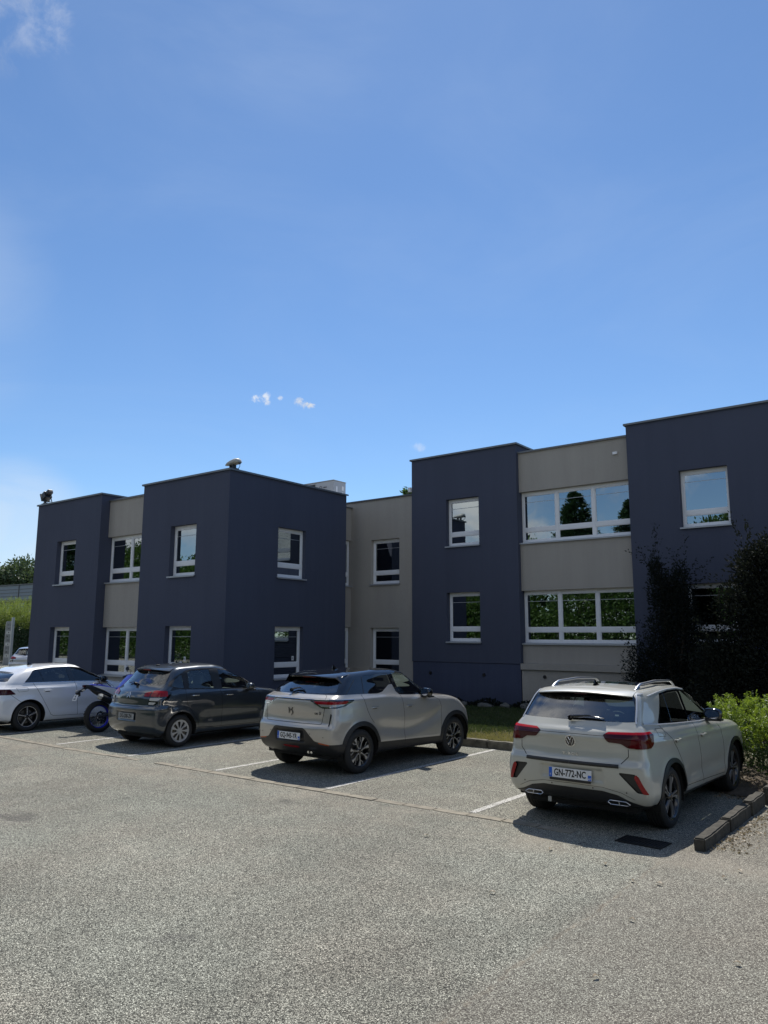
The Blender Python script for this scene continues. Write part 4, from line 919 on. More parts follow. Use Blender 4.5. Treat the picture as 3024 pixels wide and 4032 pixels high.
    for sg, x in ((-1, -.50), (1, .53)):            # tail pipe trims, each split by a bar
        mb = MB(); z0, h, w = .342, .022, .120; pr = [(x - w, z0), (x - w + .02, z0 + h), (x + w - .045, z0 + h - .004), (x + w, z0 - .008), (x + w - .03, z0 - h), (x - w + .03, z0 - h + .002)]
        if sg < 0: pr = [(2 * x - a, c) for a, c in pr]
        ys = {a: hit(tr, 'rear', (a, z0 + .035))[0].y - .018 for a, c in pr}; yb = ys[pr[1][0]]; q = [(a, ys[a], c) for a, c in pr]; mb.tube(q + [q[0]], .0052, n=6, caps=False)
        mb.tube([(x, yb, z0 + h), (x + .01 * sg, yb, z0 - h)], .005, n=6); mb.build('exhaust_trim', 'satin', t, smooth=True)
    b = MB(); b.rbox((-.335, -.66, .27), (.045, .012, .06), .01); b.build('tow_tag', 'lamp_grey', t)
    r = .336
    for s_ in (0, 2.59):
        for sg in (-1, 1): wheel(t, s_, sg * .872, r, .235, .243, 't')
    arch_liner(t, 0, .40, .334, .50, .868); arch_liner(t, 2.59, .40, .334, .50, .868); underbody(t, -.55, 3.1, .66); axle(t, 0, r); axle(t, 2.59, r); interior(t, zc=.02, dash_s=1.72)
    ribbon(tr, [(.30, 1.14), (.40, 1.472)], 'side', .022, .002, parent=t, name='window_divider', material='gloss_black')

def ds():
    a_ = R_(3.0)
    t = thing('parked_car', 'silver beige crossover with glossy black roof and fin shaped door pillar, rear plate GQ-945-YR', 'car', (-7.954 - .79 * math.cos(a_), 9.70 + .79 * math.sin(a_), 0), -a_, 'cars parked in the bays')
    P = M['paint_d'] = paint('pearl beige paint', (0.44, 0.415, 0.375), 0.35, 0.33)
    W1 = [(-.8, .85), (-.2, .885), (.4, .885), (1.3, .875), (2.2, .885), (2.7, .89), (3.3, .84)]
    rows = [
        (-.50, .05, .12, 3.05, .12, .2, .70, [(-1, .30), (0, .26), (2.6, .24), (4, .24)]),
        (-.64, .07, .18, 3.15, .16, .25, .84, [(-1, .375), (-.3, .35), (0, .30), (2.2, .27), (4, .25)]),
        (-.72, .09, .22, 3.25, .20, .28, W1, [(-1, .47), (4, .43)]),
        (-.755, .10, .24, 3.28, .22, .30, W1, [(-1, .61), (4, .58)]),
        (-.765, .11, .24, 3.28, .25, .30, W1, [(-1, .71), (4, .68)]),
        (-.715, .10, .22, 3.27, .28, .30, W1, [(-1, .785), (0, .79), (4, .78)]),
        (-.715, .12, .24, 3.22, .32, .32, [(-.8, .835), (0, .875), (1.3, .875), (2.7, .88), (3.3, .82)], [(-1, .93), (0, .94), (1.2, .92), (4, .86)]),
        (-.715, .14, .26, 3.12, .36, .36, [(-.8, .82), (0, .865), (1.3, .868), (2.7, .86), (3.3, .80)], [(-1, 1.05), (0, 1.05), (1.2, 1.03), (2.5, 1.0), (4, .93)]),
        (-.700, .15, .26, 2.86, .36, .34, [(-.8, .80), (0, .84), (1.3, .85), (2.4, .82), (3, .78)], [(-1, 1.155), (0, 1.145), (1.2, 1.10), (2.3, 1.07), (4, 1.03)]),
        (-.575, .15, .24, 2.32, .30, .14, [(-.8, .765), (0, .80), (1.3, .815), (2.2, .80)], [(-1, 1.235), (-.1, 1.225), (.6, 1.205), (1.0, 1.165), (1.8, 1.122), (2.4, 1.095)]),
        (-.37, .13, .20, 1.86, .22, .12, [(-.5, .675), (0, .715), (1.2, .735), (2, .71)], [(-1, 1.385), (0, 1.385), (1.3, 1.335), (1.9, 1.305)]),
        (-.14, .10, .16, 1.48, .14, .10, [(-.5, .58), (0, .61), (1.0, .63), (1.5, .61)], [(-.5, 1.495), (0, 1.525), (.6, 1.555), (1.1, 1.55), (1.5, 1.495)]),
        (-.08, .09, .14, 1.40, .12, .10, [(-.5, .52), (0, .55), (1.0, .575), (1.5, .555)], [(-.5, 1.51), (0, 1.548), (.6, 1.58), (1.1, 1.573), (1.4, 1.525)]),
        (.0, .05, .10, 1.30, .08, .10, .33, [(-.5, 1.525), (0, 1.563), (.6, 1.598), (1.1, 1.59), (1.4, 1.545)]),
        (.08, 0, 0, 1.20, 0, 0, 0.0, [(-.5, 1.53), (0, 1.57), (.6, 1.607), (1.1, 1.598), (1.4, 1.555)])]
    def disp(G, n):
        x, y, z = G[..., 0], G[..., 1], G[..., 2]; D = flare(G, 0, .34, .38, .52, .016) + flare(G, 2.558, .34, .38, .52, .016)
        sd = (x > .7) & (y > .3) & (y < 2.3)
        zc = .50 + .22 * np.clip((y - 1.1) / 1.0, 0, 1) ** 2 + .10 * np.clip((1.1 - y) / .8, 0, 1)
        D -= np.where(sd, .022 * bump1(z, zc + .10, .09) * sstep(y, .30, .6) * sstep(y, 2.3, 2.0), 0)
        D += np.where(x > .7, .009 * bump1(z, 1.135, .035) * sstep(y, 1.0, .5), 0)
        D -= np.where(y < -.4, .018 * bump1(z, .87, .08) * sstep(x, .72, .5), 0)
        pr = sstep(np.abs(x), .34, .30) * sstep(z, .49, .52) * sstep(z, .69, .665) * (y < -.5); D -= .03 * pr
        D += np.where(y < -.3, .012 * bump1(z, .755, .03) * sstep(x, .86, .7), 0)
        return D
    B = Body(rows, disp=disp)
    B.cut(union(circ(0, .34, .395, .5), circ(2.558, .34, .395, .5)), 'hole'); B.cut(circ(0, .34, .465, .5), 'clad', only=['body']); B.cut(circ(2.558, .34, .465, .5), 'clad2', only=['body'])
    low = union(rear([(-.1, -1), (-.1, .722), (.31, .722), (.36, .70), (.53, .535), (.62, .518), (.80, .495), (1.2, .49), (1.2, -1)], -.38), side([(-1, 0), (-1, .49), (-.3, .43), (.3, .45), (2.2, .385), (3.1, .33), (4, .36), (4, 0)], .3))
    B.cut(low, 'lower', only=['body', 'clad', 'clad2'])
    fin_p = [(.40, 1.10), (.45, 1.205), (.60, 1.228), (.83, 1.335), (.915, 1.338), (.955, 1.22), (1.03, 1.16), (1.08, 1.10)]
    bh = lambda x, y, z, n: np.maximum(np.interp(y, [-.8, -.1, .5, 1.0, 1.9, 2.4], [1.228, 1.222, 1.208, 1.165, 1.118, 1.09]) - z, y - (2.42 - .5 * x * x))
    fb = side(fin_p, .5); B.cut(lambda x, y, z, n: np.maximum(bh(x, y, z, n), -fb(x, y, z, n)), 'house', only=['body'])
    B.cut(rear([(-.1, 1.245), (.50, 1.246), (.70, 1.262), (.66, 1.33), (.60, 1.40), (.54, 1.435), (-.1, 1.445)], -.1), 'rglass', only=['house'])
    B.cut(side([(.15, 1.222), (.25, 1.495), (.86, 1.522), (.885, 1.352), (.82, 1.340), (.60, 1.238), (.52, 1.222)], .5), 'wr', only=['house'])
    B.cut(side([(1.045, 1.176), (.985, 1.524), (1.34, 1.508), (1.58, 1.405), (1.84, 1.132)], .5), 'wf', only=['house'])
    B.cut(lambda x, y, z, n: np.maximum.reduce([1.115 - z, z - 1.462, 1.35 - y, x - (.715 - .42 * (z - 1.10))]), 'wscreen', only=['house'])
    li = union(rear([(.36, 1.150), (.47, 1.10), (.58, 1.045), (.66, 1.030), (1.2, 1.030), (1.2, 1.153)], -.52), side([(-1, 1.030), (-.52, 1.030), (-.33, 1.06), (-.14, 1.135), (-.16, 1.153), (-1, 1.153)], .6))
    B.cut(li, 'lightframe', only=['body'])
    li2 = union(rear([(.45, 1.133), (.50, 1.105), (.60, 1.062), (.68, 1.052), (1.2, 1.052), (1.2, 1.133)], -.52), side([(-1, 1.052), (-.52, 1.052), (-.36, 1.076), (-.26, 1.133), (-1, 1.133)], .6)); B.cut(li2, 'light', only=['lightframe'])
    B.cut(inter(li2, union(rear([(0, .9), (1.2, .9), (1.2, 1.088), (0, 1.088)], -.2))), 'lightwhite', only=['light'])
    B.cut(union(rear([(.775, .952), (.80, .948), (.785, .765), (.765, .765)], -.3)), 'slot', only=['body'])
    B.cut(rear([(.60, .52), (.80, .497), (.80, .480), (.60, .50)], -.3), 'reflector', only=['lower']); B.cut(rear([(-.1, .435), (.14, .435), (.20, .42), (.16, .405), (-.1, .402)], -.3), 'fog', only=['lower'])
    B.cut(front([(.40, .72), (.84, .85), (.80, .95), (.40, .82)], 2.8), 'headlight', only=['body']); B.cut(front([(-.1, .45), (.4, .45), (.36, .76), (-.1, .78)], 2.9), 'grille', only=['body', 'lower'])
    tr = B.bvh(); B.extract('body', 'body_shell', P, t); [B.extract(q_, 'wheel_arch_trim', 'black_trim', t, .008, 'pair') for q_ in ('clad', 'clad2')]; B.extract('lower', 'lower_valance', 'black_trim', t, .001); B.extract('house', 'roof', 'gloss_black', t, -.001)
    B.extract('rglass', 'rear_window', 'glass_mid', t, -.005); B.extract('wr', 'side_window', 'glass_dark', t, -.005, 'pair'); B.extract('wf', 'side_window', 'glass_front', t, -.006, 'pair'); B.extract('wscreen', 'windscreen', 'glass_front', t, -.004)
    B.extract('lightframe', 'light_surround', 'gloss_black', t, .003, 'pair'); fr = B.extract('light', 'tail_light', 'red_lens', t, .006, 'pair')
    for o, p in zip(B.extract('lightwhite', 'lens_segment', 'clear_lens', t, .008, 'pair'), fr): o.parent = p
    B.extract('slot', 'bumper_slot', 'black_trim', t, -.012, 'pair'); B.extract('reflector', 'reflector', 'orange_lens', t, .002, 'pair'); B.extract('fog', 'fog_light', 'red_lens', t, .002); B.extract('headlight', 'headlight', 'clear_lens', t, .002, 'pair'); B.extract('grille', 'grille', 'black_trim', t, -.01)
    gap = lambda path, view='side', w=.007, **k: ribbon(tr, path, view, w, parent=t, **k)
    gap([(.06, 1.215), (.09, 1.12), (.15, .96), (.22, .84), (.30, .76)]); gap([(1.04, 1.155), (1.055, 1.08), (1.09, .85), (1.10, .60), (1.11, .39)]); gap([(1.90, 1.10), (2.10, 1.02), (2.15, .90), (2.14, .6), (2.10, .39)])
    gap([(.66, 1.145), (.675, 1.10), (.66, .95), (.635, .80), (.60, .787), (0, .787)], 'rear', .009); gap([(.56, 1.228), (.62, 1.20), (.66, 1.15)], 'rear')
    ribbon(tr, [(0, 1.148), (.3, 1.148), (.72, 1.148), (.80, 1.147)], 'rear', .022, .005, parent=t, name='light_bar', material='gloss_black', thick=.003)
    ribbon(tr, [(0, 1.156), (.3, 1.156), (.72, 1.156), (.80, 1.155)], 'rear', .010, .009, parent=t, name='chrome_strip', material='chrome', thick=.003)
    ribbon(tr, [(-.55, 1.155), (-.35, 1.153), (-.15, 1.146)], 'side', .009, .006, parent=t, name='chrome_strip', material='chrome', thick=.003)
    for pth in ([(.48, 1.094), (.60, 1.048), (.72, 1.045), (.79, 1.045)],): ribbon(tr, pth, 'rear', .008, .010, parent=t, name='light_outline', material='chrome')
    ribbon(tr, [(.9, 1.50), (.95, 1.345)], 'side', .010, parent=t, name='window_seal'); ribbon(tr, [(.13, 1.225), (.22, 1.49)], 'side', .008, parent=t, name='window_seal'); ribbon(tr, [(-.27, 1.235), (.02, 1.44)], 'side', .006, parent=t, name='window_seal')
    spoiler(t, tr, .60, -.02, -.38, 1.512, 'gloss_black', 'gloss_black', .16, .035)
    b = MB(); b.rbox((0, -.31, 1.478), (.32, .02, .012), .004); b.build('brake_light', 'red_lens', t)
    for sg in (-1, 1):
        b = MB(); b.add([(sg * .575, -.25, 1.50), (sg * .60, -.07, 1.50), (sg * .665, -.24, 1.385), (sg * .56, -.27, 1.47)], [(0, 1, 2, 3)]); b.add([(sg * .571, -.25, 1.50), (sg * .596, -.07, 1.50), (sg * .661, -.24, 1.385), (sg * .556, -.27, 1.47)], [(0, 3, 2, 1)]); b.build('side_blade', 'gloss_black', t)
    fin(t, tr, .28); wiper(t, tr, -.18, .12, 1.262, rise=.03)
    handle(t, tr, .33, .995, 'satin', .16, .020, .02); handle(t, tr, 1.24, .965, 'satin', .14, .018, .02); mirror_(t, 1.67, 1.105, .80, 'gloss_black'); sensors(t, tr, [(.70, .60), (.45, .64)]); plate(t, tr, 'GQ-945-YR', .585, dept='67', sr=-.757)
    ax = Vector((1, 0, 0)); p, n = hit(tr, 'rear', (.0, .965)); up = -n.cross(ax); up = up if up.z > 0 else -up
    b = MB(); pl = lambda q: b.prism(q, lambda x, y, d: (x, y, d), 0, .008); pl([(-.050, .055), (-.008, .012), (-.052, -.045)]); pl([(.052, .058), (.028, .054), (.002, .020), (.030, -.020), (.0, -.075), (.052, -.022), (.026, .018)])
    b.v = place(b.v, p + n * .001, ax, up, n); b.build('badge', 'gloss_black', t)
    v, f = text_mesh('DS', .040, .004, .0012, 1.3, 1.1); p, n = hit(tr, 'rear', (.52, .945)); b = MB(); b.add(place(v, p + n * .004, ax, up, n), f); v, f = text_mesh('3', .066, .004, .0016, 1.2); p, n = hit(tr, 'rear', (.59, .952)); b.add(place(v, p + n * .004, ax, up, n), f); b.build('model_lettering', 'ink', t)
    b = MB(); [b.tube([(x, -.66, .368), (x, -.705, .36)], .022, n=10) for x in (.40, .47)]; b.build('exhaust_pipe', 'chrome', t, smooth=True, angle=50)
    for s_ in (0, 2.558):
        for sg in (-1, 1): wheel(t, s_, sg * .865, .342, .225, .235, 'd')
    arch_liner(t, 0, .41, .34, .50, .862); arch_liner(t, 2.558, .41, .34, .50, .862); underbody(t, -.5, 3.0, .66, .24, .38); axle(t, 0, .34); axle(t, 2.558, .34); interior(t, zc=.04, dash_s=1.72)

def c3(loc, rz, P, label, detail=True, group='cars parked in the bays'):
    t = thing('parked_car', label, 'car', loc, rz, group)
    W1 = [(-.8, .81), (-.2, .845), (.4, .85), (1.3, .85), (2.2, .85), (2.7, .845), (3.3, .78)]
    rows = [
        (-.46, .05, .12, 2.95, .12, .2, .68, [(-1, .26), (0, .22), (4, .20)]),
        (-.58, .07, .18, 3.05, .16, .25, .80, [(-1, .32), (-.3, .30), (0, .25), (2.2, .24), (4, .2)]),
        (-.665, .10, .20, 3.16, .20, .28, W1, [(-1, .44), (4, .40)]),
        (-.69, .11, .22, 3.20, .22, .30, W1, [(-1, .60), (4, .56)]),
        (-.685, .12, .22, 3.20, .25, .30, W1, [(-1, .725), (4, .68)]),
        (-.640, .12, .20, 3.16, .30, .30, [(-.8, .80), (0, .845), (1.3, .85), (2.7, .84), (3.3, .76)], [(-1, .80), (0, .80), (4, .77)]),
        (-.635, .14, .22, 3.06, .34, .34, [(-.8, .785), (0, .835), (1.3, .845), (2.7, .82), (3.3, .72)], [(-1, .93), (0, .92), (4, .86)]),
        (-.60, .16, .24, 2.86, .36, .36, [(-.8, .765), (0, .82), (1.3, .835), (2.7, .79), (3.3, .70)], [(-1, 1.05), (0, 1.01), (1.2, .97), (4, .95)]),
        (-.545, .15, .22, 2.60, .34, .30, [(-.8, .745), (0, .80), (1.3, .82), (2.4, .77)], [(-1, 1.11), (0, 1.06), (1.2, 1.02), (2.4, 1.0), (4, .99)]),
        (-.46, .15, .20, 2.36, .26, .14, [(-.8, .73), (0, .785), (1.3, .80), (2.2, .76)], [(-1, 1.165), (-.25, 1.14), (.1, 1.085), (1.0, 1.06), (1.9, 1.03), (2.4, 1.02)]),
        (-.32, .14, .18, 1.98, .24, .14, [(-.5, .66), (0, .71), (1.2, .73), (2, .68)], [(-1, 1.32), (0, 1.29), (1.3, 1.26), (2.0, 1.21)]),
        (-.13, .11, .16, 1.46, .20, .14, [(-.5, .59), (0, .615), (1.0, .615), (1.5, .57)], [(-.5, 1.465), (0, 1.49), (.6, 1.51), (1.0, 1.502), (1.5, 1.41)]),
        (-.07, .10, .14, 1.38, .16, .12, [(-.5, .52), (0, .55), (1.0, .555), (1.5, .52)], [(-.5, 1.485), (0, 1.515), (.6, 1.542), (1.0, 1.536), (1.4, 1.46)]),
        (.01, .05, .10, 1.28, .10, .10, .32, [(-.5, 1.50), (0, 1.54), (.6, 1.572), (1.0, 1.565), (1.4, 1.49)]),
        (.09, 0, 0, 1.15, 0, 0, 0.0, [(-.5, 1.50), (0, 1.548), (.6, 1.582), (1.0, 1.574), (1.4, 1.51)])]
    def disp(G, n):
        x, y, z = G[..., 0], G[..., 1], G[..., 2]; D = flare(G, 0, .31, .35, .50, .018) + flare(G, 2.465, .31, .35, .50, .018)
        sd = (x > .65) & (y > .2) & (y < 2.2)
        D -= np.where(sd, .014 * bump1(z, .52, .10) * sstep(y, .35, .7) * sstep(y, 2.2, 1.9), 0)
        pr = sstep(np.abs(x), .33, .29) * sstep(z, .50, .53) * sstep(z, .685, .66) * (y < -.4); D -= .028 * pr
        D += np.where(y < -.3, .010 * bump1(z, .745, .035), 0); return D
    B = Body(rows, disp=disp, dv=.019)
    B.cut(union(circ(0, .31, .365, .5), circ(2.465, .31, .365, .5)), 'hole')
    B.cut(rear([(-.1, 1.150), (.30, 1.156), (.56, 1.180), (.66, 1.205), (.665, 1.26), (.62, 1.36), (.57, 1.44), (-.1, 1.458)], -.05), 'band', only=['body'])
    B.cut(rear([(-.1, 1.185), (.30, 1.192), (.50, 1.21), (.565, 1.25), (.54, 1.34), (.50, 1.415), (-.1, 1.435)], -.05), 'rglass', only=['band'])
    fr = union(side([(-.27, 1.165), (-.20, 1.25), (-.06, 1.34), (.09, 1.405), (.12, 1.41), (.13, 1.085), (-.05, 1.11)], .5), side([(.13, 1.09), (.12, 1.42), (.22, 1.462), (.60, 1.482), (.95, 1.482), (1.3, 1.445), (1.62, 1.335), (1.85, 1.16), (2.0, 1.035), (1.9, 1.012), (1.0, 1.055)], .5))
    B.cut(fr, 'frame', only=['body'])
    B.cut(side([(-.20, 1.165), (-.10, 1.27), (.0, 1.335), (.09, 1.375), (.095, 1.115), (-.02, 1.125)], .5), 'wq', only=['frame'])
    B.cut(side([(.225, 1.105), (.235, 1.425), (.33, 1.445), (.775, 1.46), (.82, 1.09)], .5), 'wr', only=['frame']); B.cut(side([(.995, 1.462), (1.28, 1.425), (1.56, 1.325), (1.68, 1.245), (1.72, 1.045), (1.04, 1.078)], .5), 'wf', only=['frame']); B.cut(side([(1.71, 1.225), (1.82, 1.135), (1.93, 1.045), (1.75, 1.045)], .5), 'wt', only=['frame'])
    B.cut(lambda x, y, z, n: np.maximum.reduce([1.04 - z, z - 1.42, 1.3 - y, x - (.70 - .40 * (z - 1.04))]), 'wscreen', only=['body'])
    li = union(rear([(.42, 1.035), (.50, 1.055), (.64, 1.085), (1.2, 1.085), (1.2, .90), (.72, .80), (.60, .80), (.565, .83), (.575, .96), (.54, .965), (.44, .965)], -.42), side([(-1, .80), (-.48, .80), (-.40, .85), (-.28, .94), (-.20, 1.05), (-.30, 1.08), (-1, 1.085)], .6))
    B.cut(li, 'lightframe', only=['body'])
    B.cut(inter(li, union(rear([(.435, .975), (.435, 1.05), (.565, 1.072), (.57, .975)], -.42), rear([(.590, .975), (.590, 1.10), (1.2, 1.1), (1.2, .975)], -.3))), 'lred', only=['lightframe'])
    B.cut(inter(li, rear([(.595, .952), (.80, .955), (.77, .900), (.592, .900)], -.3)), 'lw1', only=['lightframe']); B.cut(inter(li, rear([(.588, .875), (.76, .872), (.70, .830), (.585, .830)], -.3)), 'lw2', only=['lightframe'])
    tr = B.bvh(); B.extract('body', 'body_shell', P, t); B.extract('band', 'tailgate_black_band', 'gloss_black', t, -.002); B.extract('rglass', 'rear_window', 'glass_front', t, -.004); B.extract('frame', 'window_surround', 'black_trim', t, -.002, 'pair')
    for l in ('wq', 'wr', 'wf', 'wt'): B.extract(l, 'side_window', 'glass_front', t, -.006, 'pair')
    B.extract('wscreen', 'windscreen', 'glass_front', t, -.004); fo = B.extract('lightframe', 'tail_light', 'gloss_black', t, .004, 'pair')
    for lab, m in (('lred', 'red_lens'), ('lw1', 'white_lens'), ('lw2', 'white_lens')):
        for o, p in zip(B.extract(lab, 'lens_segment', m, t, .009, 'pair'), fo): o.parent = p
    r = .308
    for s_ in (0, 2.465):
        for sg in (-1, 1): wheel(t, s_, sg * .838, r, .195, .208, 'c')
    arch_liner(t, 0, .38, .31, .50, .82); arch_liner(t, 2.465, .38, .31, .50, .82); underbody(t, -.45, 2.9, .62, .18, .32); axle(t, 0, r); axle(t, 2.465, r); interior(t, zc=0, dash_s=1.75, seat='seat_grey', wide=.66)
    gap = lambda path, view='side', w=.007, **k: ribbon(tr, path, view, w, parent=t, **k)
    gap([(.12, 1.09), (.12, .95), (.15, .80), (.28, .62), (.40, .48), (.44, .345), (.52, .335), (1.0, .325), (2.05, .315)]); gap([(.97, 1.05), (1.0, .95), (1.01, .60), (1.0, .33)]); gap([(2.02, 1.0), (2.05, .9), (2.05, .5), (2.05, .32)])
    gap([(.60, .795), (.585, .782), (.0, .780)], 'rear', .009); gap([(.68, 1.21), (.66, 1.12), (.64, 1.09)], 'rear')
    ribbon(tr, [(.20, 1.412), (.33, 1.468), (.9, 1.478)], 'side', .006, parent=t, name='door_seal')
    spoiler(t, tr, .57, .0, -.26, 1.490, P, 'black_trim', .14, .03); b = MB(); b.rbox((0, -.245, 1.462), (.22, .02, .018), .005); b.build('brake_light', 'red_lens', t)
    wiper(t, tr, .0, -.34, 1.185, 'black_trim', .02); handle(t, tr, .33, .965, 'chrome', .17, .016, .03); handle(t, tr, 1.19, .935, 'chrome', .17, .016, .03); mirror_(t, 1.70, 1.02, .79, P, size=.92)
    b = MB(); z = tr.ray_cast(Vector((0, .0, 4)), Vector((0, 0, -1)))[0].z; b.rbox((0, .0, z + .008), (.05, .09, .028), .01); b.tube([(0, .0, z + .02), (0, -.20, z + .20)], [.004, .002], n=6); b.build('roof_antenna', 'black_trim', t)
    plate(t, tr, 'DG-208-ZN', .59, grey=True, dept=True, sr=-.675)
    ax = Vector((1, 0, 0)); p, n = hit(tr, 'rear', (0, .985)); up = -n.cross(ax); up = up if up.z > 0 else -up; b = MB()
    for dy in (.018, -.026): b.prism([(-.055, dy - .032), (0, dy + .022), (.055, dy - .032), (.055, dy - .012), (0, dy + .042), (-.055, dy - .012)], lambda x, y, d: (x, y, d), 0, .008)
    b.v = place(b.v, p, ax, up, n)
    if detail: b.build('badge', 'satin', t)
    return t

def astra():
    a_ = R_(1.5)
    t = thing('parked_car', 'white hatchback with black door mirrors and slim five spoke wheels beside the motorbike', 'car', (-17.16 - .87 * math.cos(a_), 9.16 + .87 * math.sin(a_), 0), -a_, 'cars parked in the bays')
    P = M['paint_w'] = paint('white paint', (0.74, 0.75, 0.77), 0.0, 0.35)
    W1 = [(-.8, .87), (-.2, .915), (.4, .915), (1.3, .905), (2.2, .915), (2.8, .91), (3.4, .85)]
    rows = [
        (-.55, .05, .12, 3.30, .12, .2, .72, [(-1, .26), (0, .20), (4, .18)]),
        (-.70, .07, .18, 3.40, .16, .25, .86, [(-1, .30), (-.3, .27), (0, .22), (2.2, .20), (4, .18)]),
        (-.77, .09, .20, 3.50, .20, .28, W1, [(-1, .42), (4, .36)]),
        (-.79, .10, .22, 3.55, .22, .30, W1, [(-1, .58), (4, .52)]),
        (-.785, .11, .22, 3.55, .25, .30, W1, [(-1, .70), (4, .64)]),
        (-.75, .11, .20, 3.52, .30, .32, [(-.8, .86), (0, .905), (1.3, .90), (2.7, .90), (3.5, .82)], [(-1, .80), (0, .80), (4, .72)]),
        (-.73, .13, .22, 3.42, .36, .36, [(-.8, .84), (0, .89), (1.3, .89), (2.7, .88), (3.5, .80)], [(-1, .93), (0, .92), (1.2, .90), (2.8, .86), (4, .78)]),
        (-.66, .14, .22, 3.10, .40, .38, [(-.8, .80), (0, .855), (1.3, .865), (2.7, .82), (3.2, .78)], [(-1, 1.0), (0, .99), (1.2, .975), (2.6, .92), (4, .86)]),
        (-.62, .14, .20, 2.76, .36, .34, [(-.8, .775), (0, .83), (1.3, .845), (2.4, .80)], [(-1, 1.035), (0, 1.03), (1.4, 1.015), (2.4, .97), (4, .94)]),
        (-.57, .13, .20, 2.42, .28, .16, [(-.8, .75), (0, .81), (1.3, .82), (2.2, .79)], [(-1, 1.085), (0, 1.078), (1.2, 1.062), (1.9, 1.035), (2.5, 1.0)]),
        (-.40, .12, .18, 1.92, .24, .14, [(-.5, .66), (0, .725), (1.2, .735), (2, .70)], [(-1, 1.20), (0, 1.235), (1.2, 1.24), (2.0, 1.19)]),
        (-.16, .10, .16, 1.46, .16, .12, [(-.5, .57), (0, .60), (1.0, .615), (1.5, .59)], [(-.3, 1.305), (0, 1.352), (.6, 1.412), (1.1, 1.42), (1.5, 1.375)]),
        (-.10, .09, .14, 1.38, .13, .12, [(-.5, .51), (0, .545), (1.0, .56), (1.5, .53)], [(-.3, 1.322), (0, 1.375), (.6, 1.437), (1.1, 1.445), (1.4, 1.41)]),
        (-.03, .05, .10, 1.28, .10, .10, .32, [(-.3, 1.335), (0, 1.39), (.6, 1.457), (1.1, 1.467), (1.4, 1.44)]),
        (.06, 0, 0, 1.18, 0, 0, 0.0, [(-.3, 1.34), (0, 1.395), (.6, 1.463), (1.1, 1.474), (1.4, 1.45)])]
    def disp(G, n):
        x, y, z = G[..., 0], G[..., 1], G[..., 2]; D = flare(G, 0, .325, .36, .50, .014) + flare(G, 2.675, .325, .36, .50, .014)
        sd = (x > .7) & (y > .3) & (y < 2.4)
        D -= np.where(sd, .016 * bump1(z, .50, .10) * sstep(y, .45, .8) * sstep(y, 2.4, 2.1), 0); D += np.where(x > .7, .009 * bump1(z, .935, .03) * sstep(y, 1.4, .2), 0); return D
    B = Body(rows, disp=disp, dv=.019)
    B.cut(union(circ(0, .325, .385, .5), circ(2.675, .325, .385, .5)), 'hole')
    B.cut(rear([(-.1, 1.095), (.62, 1.10), (.70, 1.115), (.60, 1.24), (.55, 1.275), (-.1, 1.285)], -.12), 'rglass', only=['body'])
    B.cut(side([(-.10, 1.078), (.02, 1.19), (.14, 1.325), (.20, 1.350), (.60, 1.395), (1.05, 1.405), (1.35, 1.368), (1.62, 1.255), (1.92, 1.055), (1.9, 1.038), (1.2, 1.062)], .5), 'frame', only=['body'])
    B.cut(side([(-.06, 1.085), (.05, 1.19), (.16, 1.32), (.28, 1.34), (.36, 1.08)], .5), 'wq', only=['frame']); B.cut(side([(.38, 1.08), (.31, 1.345), (.60, 1.378), (.93, 1.388), (1.0, 1.075)], .5), 'wr', only=['frame']); B.cut(side([(1.12, 1.072), (1.05, 1.388), (1.32, 1.352), (1.58, 1.245), (1.86, 1.05)], .5), 'wf', only=['frame'])
    B.cut(lambda x, y, z, n: np.maximum.reduce([1.04 - z, z - 1.375, 1.3 - y, x - (.70 - .40 * (z - 1.04))]), 'wscreen', only=['body'])
    li = union(rear([(.40, .90), (1.2, .945), (1.2, .83), (.45, .83)], -.5), side([(-1, .825), (-.45, .825), (-.30, .832), (-.44, .945), (-1, .955)], .6)); B.cut(li, 'light', only=['body'])
    B.cut(rear([(.62, .58), (.80, .62), (.80, .50), (.62, .45)], -.3), 'vent', only=['body'])
    B.cut(front([(.38, .68), (.85, .76), (.83, .83), (.38, .74)], 2.9), 'headlight', only=['body']); B.cut(front([(-.1, .62), (.37, .62), (.37, .74), (-.1, .74)], 3.0), 'grille', only=['body'])
    tr = B.bvh(); B.extract('body', 'body_shell', P, t); B.extract('rglass', 'rear_window', 'glass_dark', t, -.003); B.extract('frame', 'window_surround', 'gloss_black', t, -.001, 'pair'); B.extract('wq', 'side_window', 'glass_dark', t, -.005, 'pair'); B.extract('wr', 'side_window', 'glass_dark', t, -.005, 'pair'); B.extract('wf', 'side_window', 'glass_front', t, -.005, 'pair'); B.extract('wscreen', 'windscreen', 'glass_front', t, -.004)
    B.extract('light', 'tail_light', 'red_dark', t, .004, 'pair'); B.extract('vent', 'bumper_vent', 'black_trim', t, -.01, 'pair'); B.extract('headlight', 'headlight', 'clear_lens', t, .002, 'pair'); B.extract('grille', 'grille', 'gloss_black', t, -.004)
    gap = lambda path, view='side', w=.007, **k: ribbon(tr, path, view, w, parent=t, **k)
    gap([(.10, 1.07), (.13, 1.0), (.24, .82), (.42, .52), (.53, .34), (.60, .305), (1.2, .292), (2.1, .28)]); gap([(1.10, 1.06), (1.13, .95), (1.17, .6), (1.19, .295)]); gap([(2.0, 1.0), (2.12, .9), (2.16, .6), (2.12, .28)]); gap([(-.42, .83), (-.25, .70), (-.12, .62)])
    ribbon(tr, [(-.30, .965), (-.06, .975), (-.02, .93), (-.05, .89), (-.24, .88)], 'side', .005, parent=t, mirror=False, closed=True, name='fuel_flap_gap')
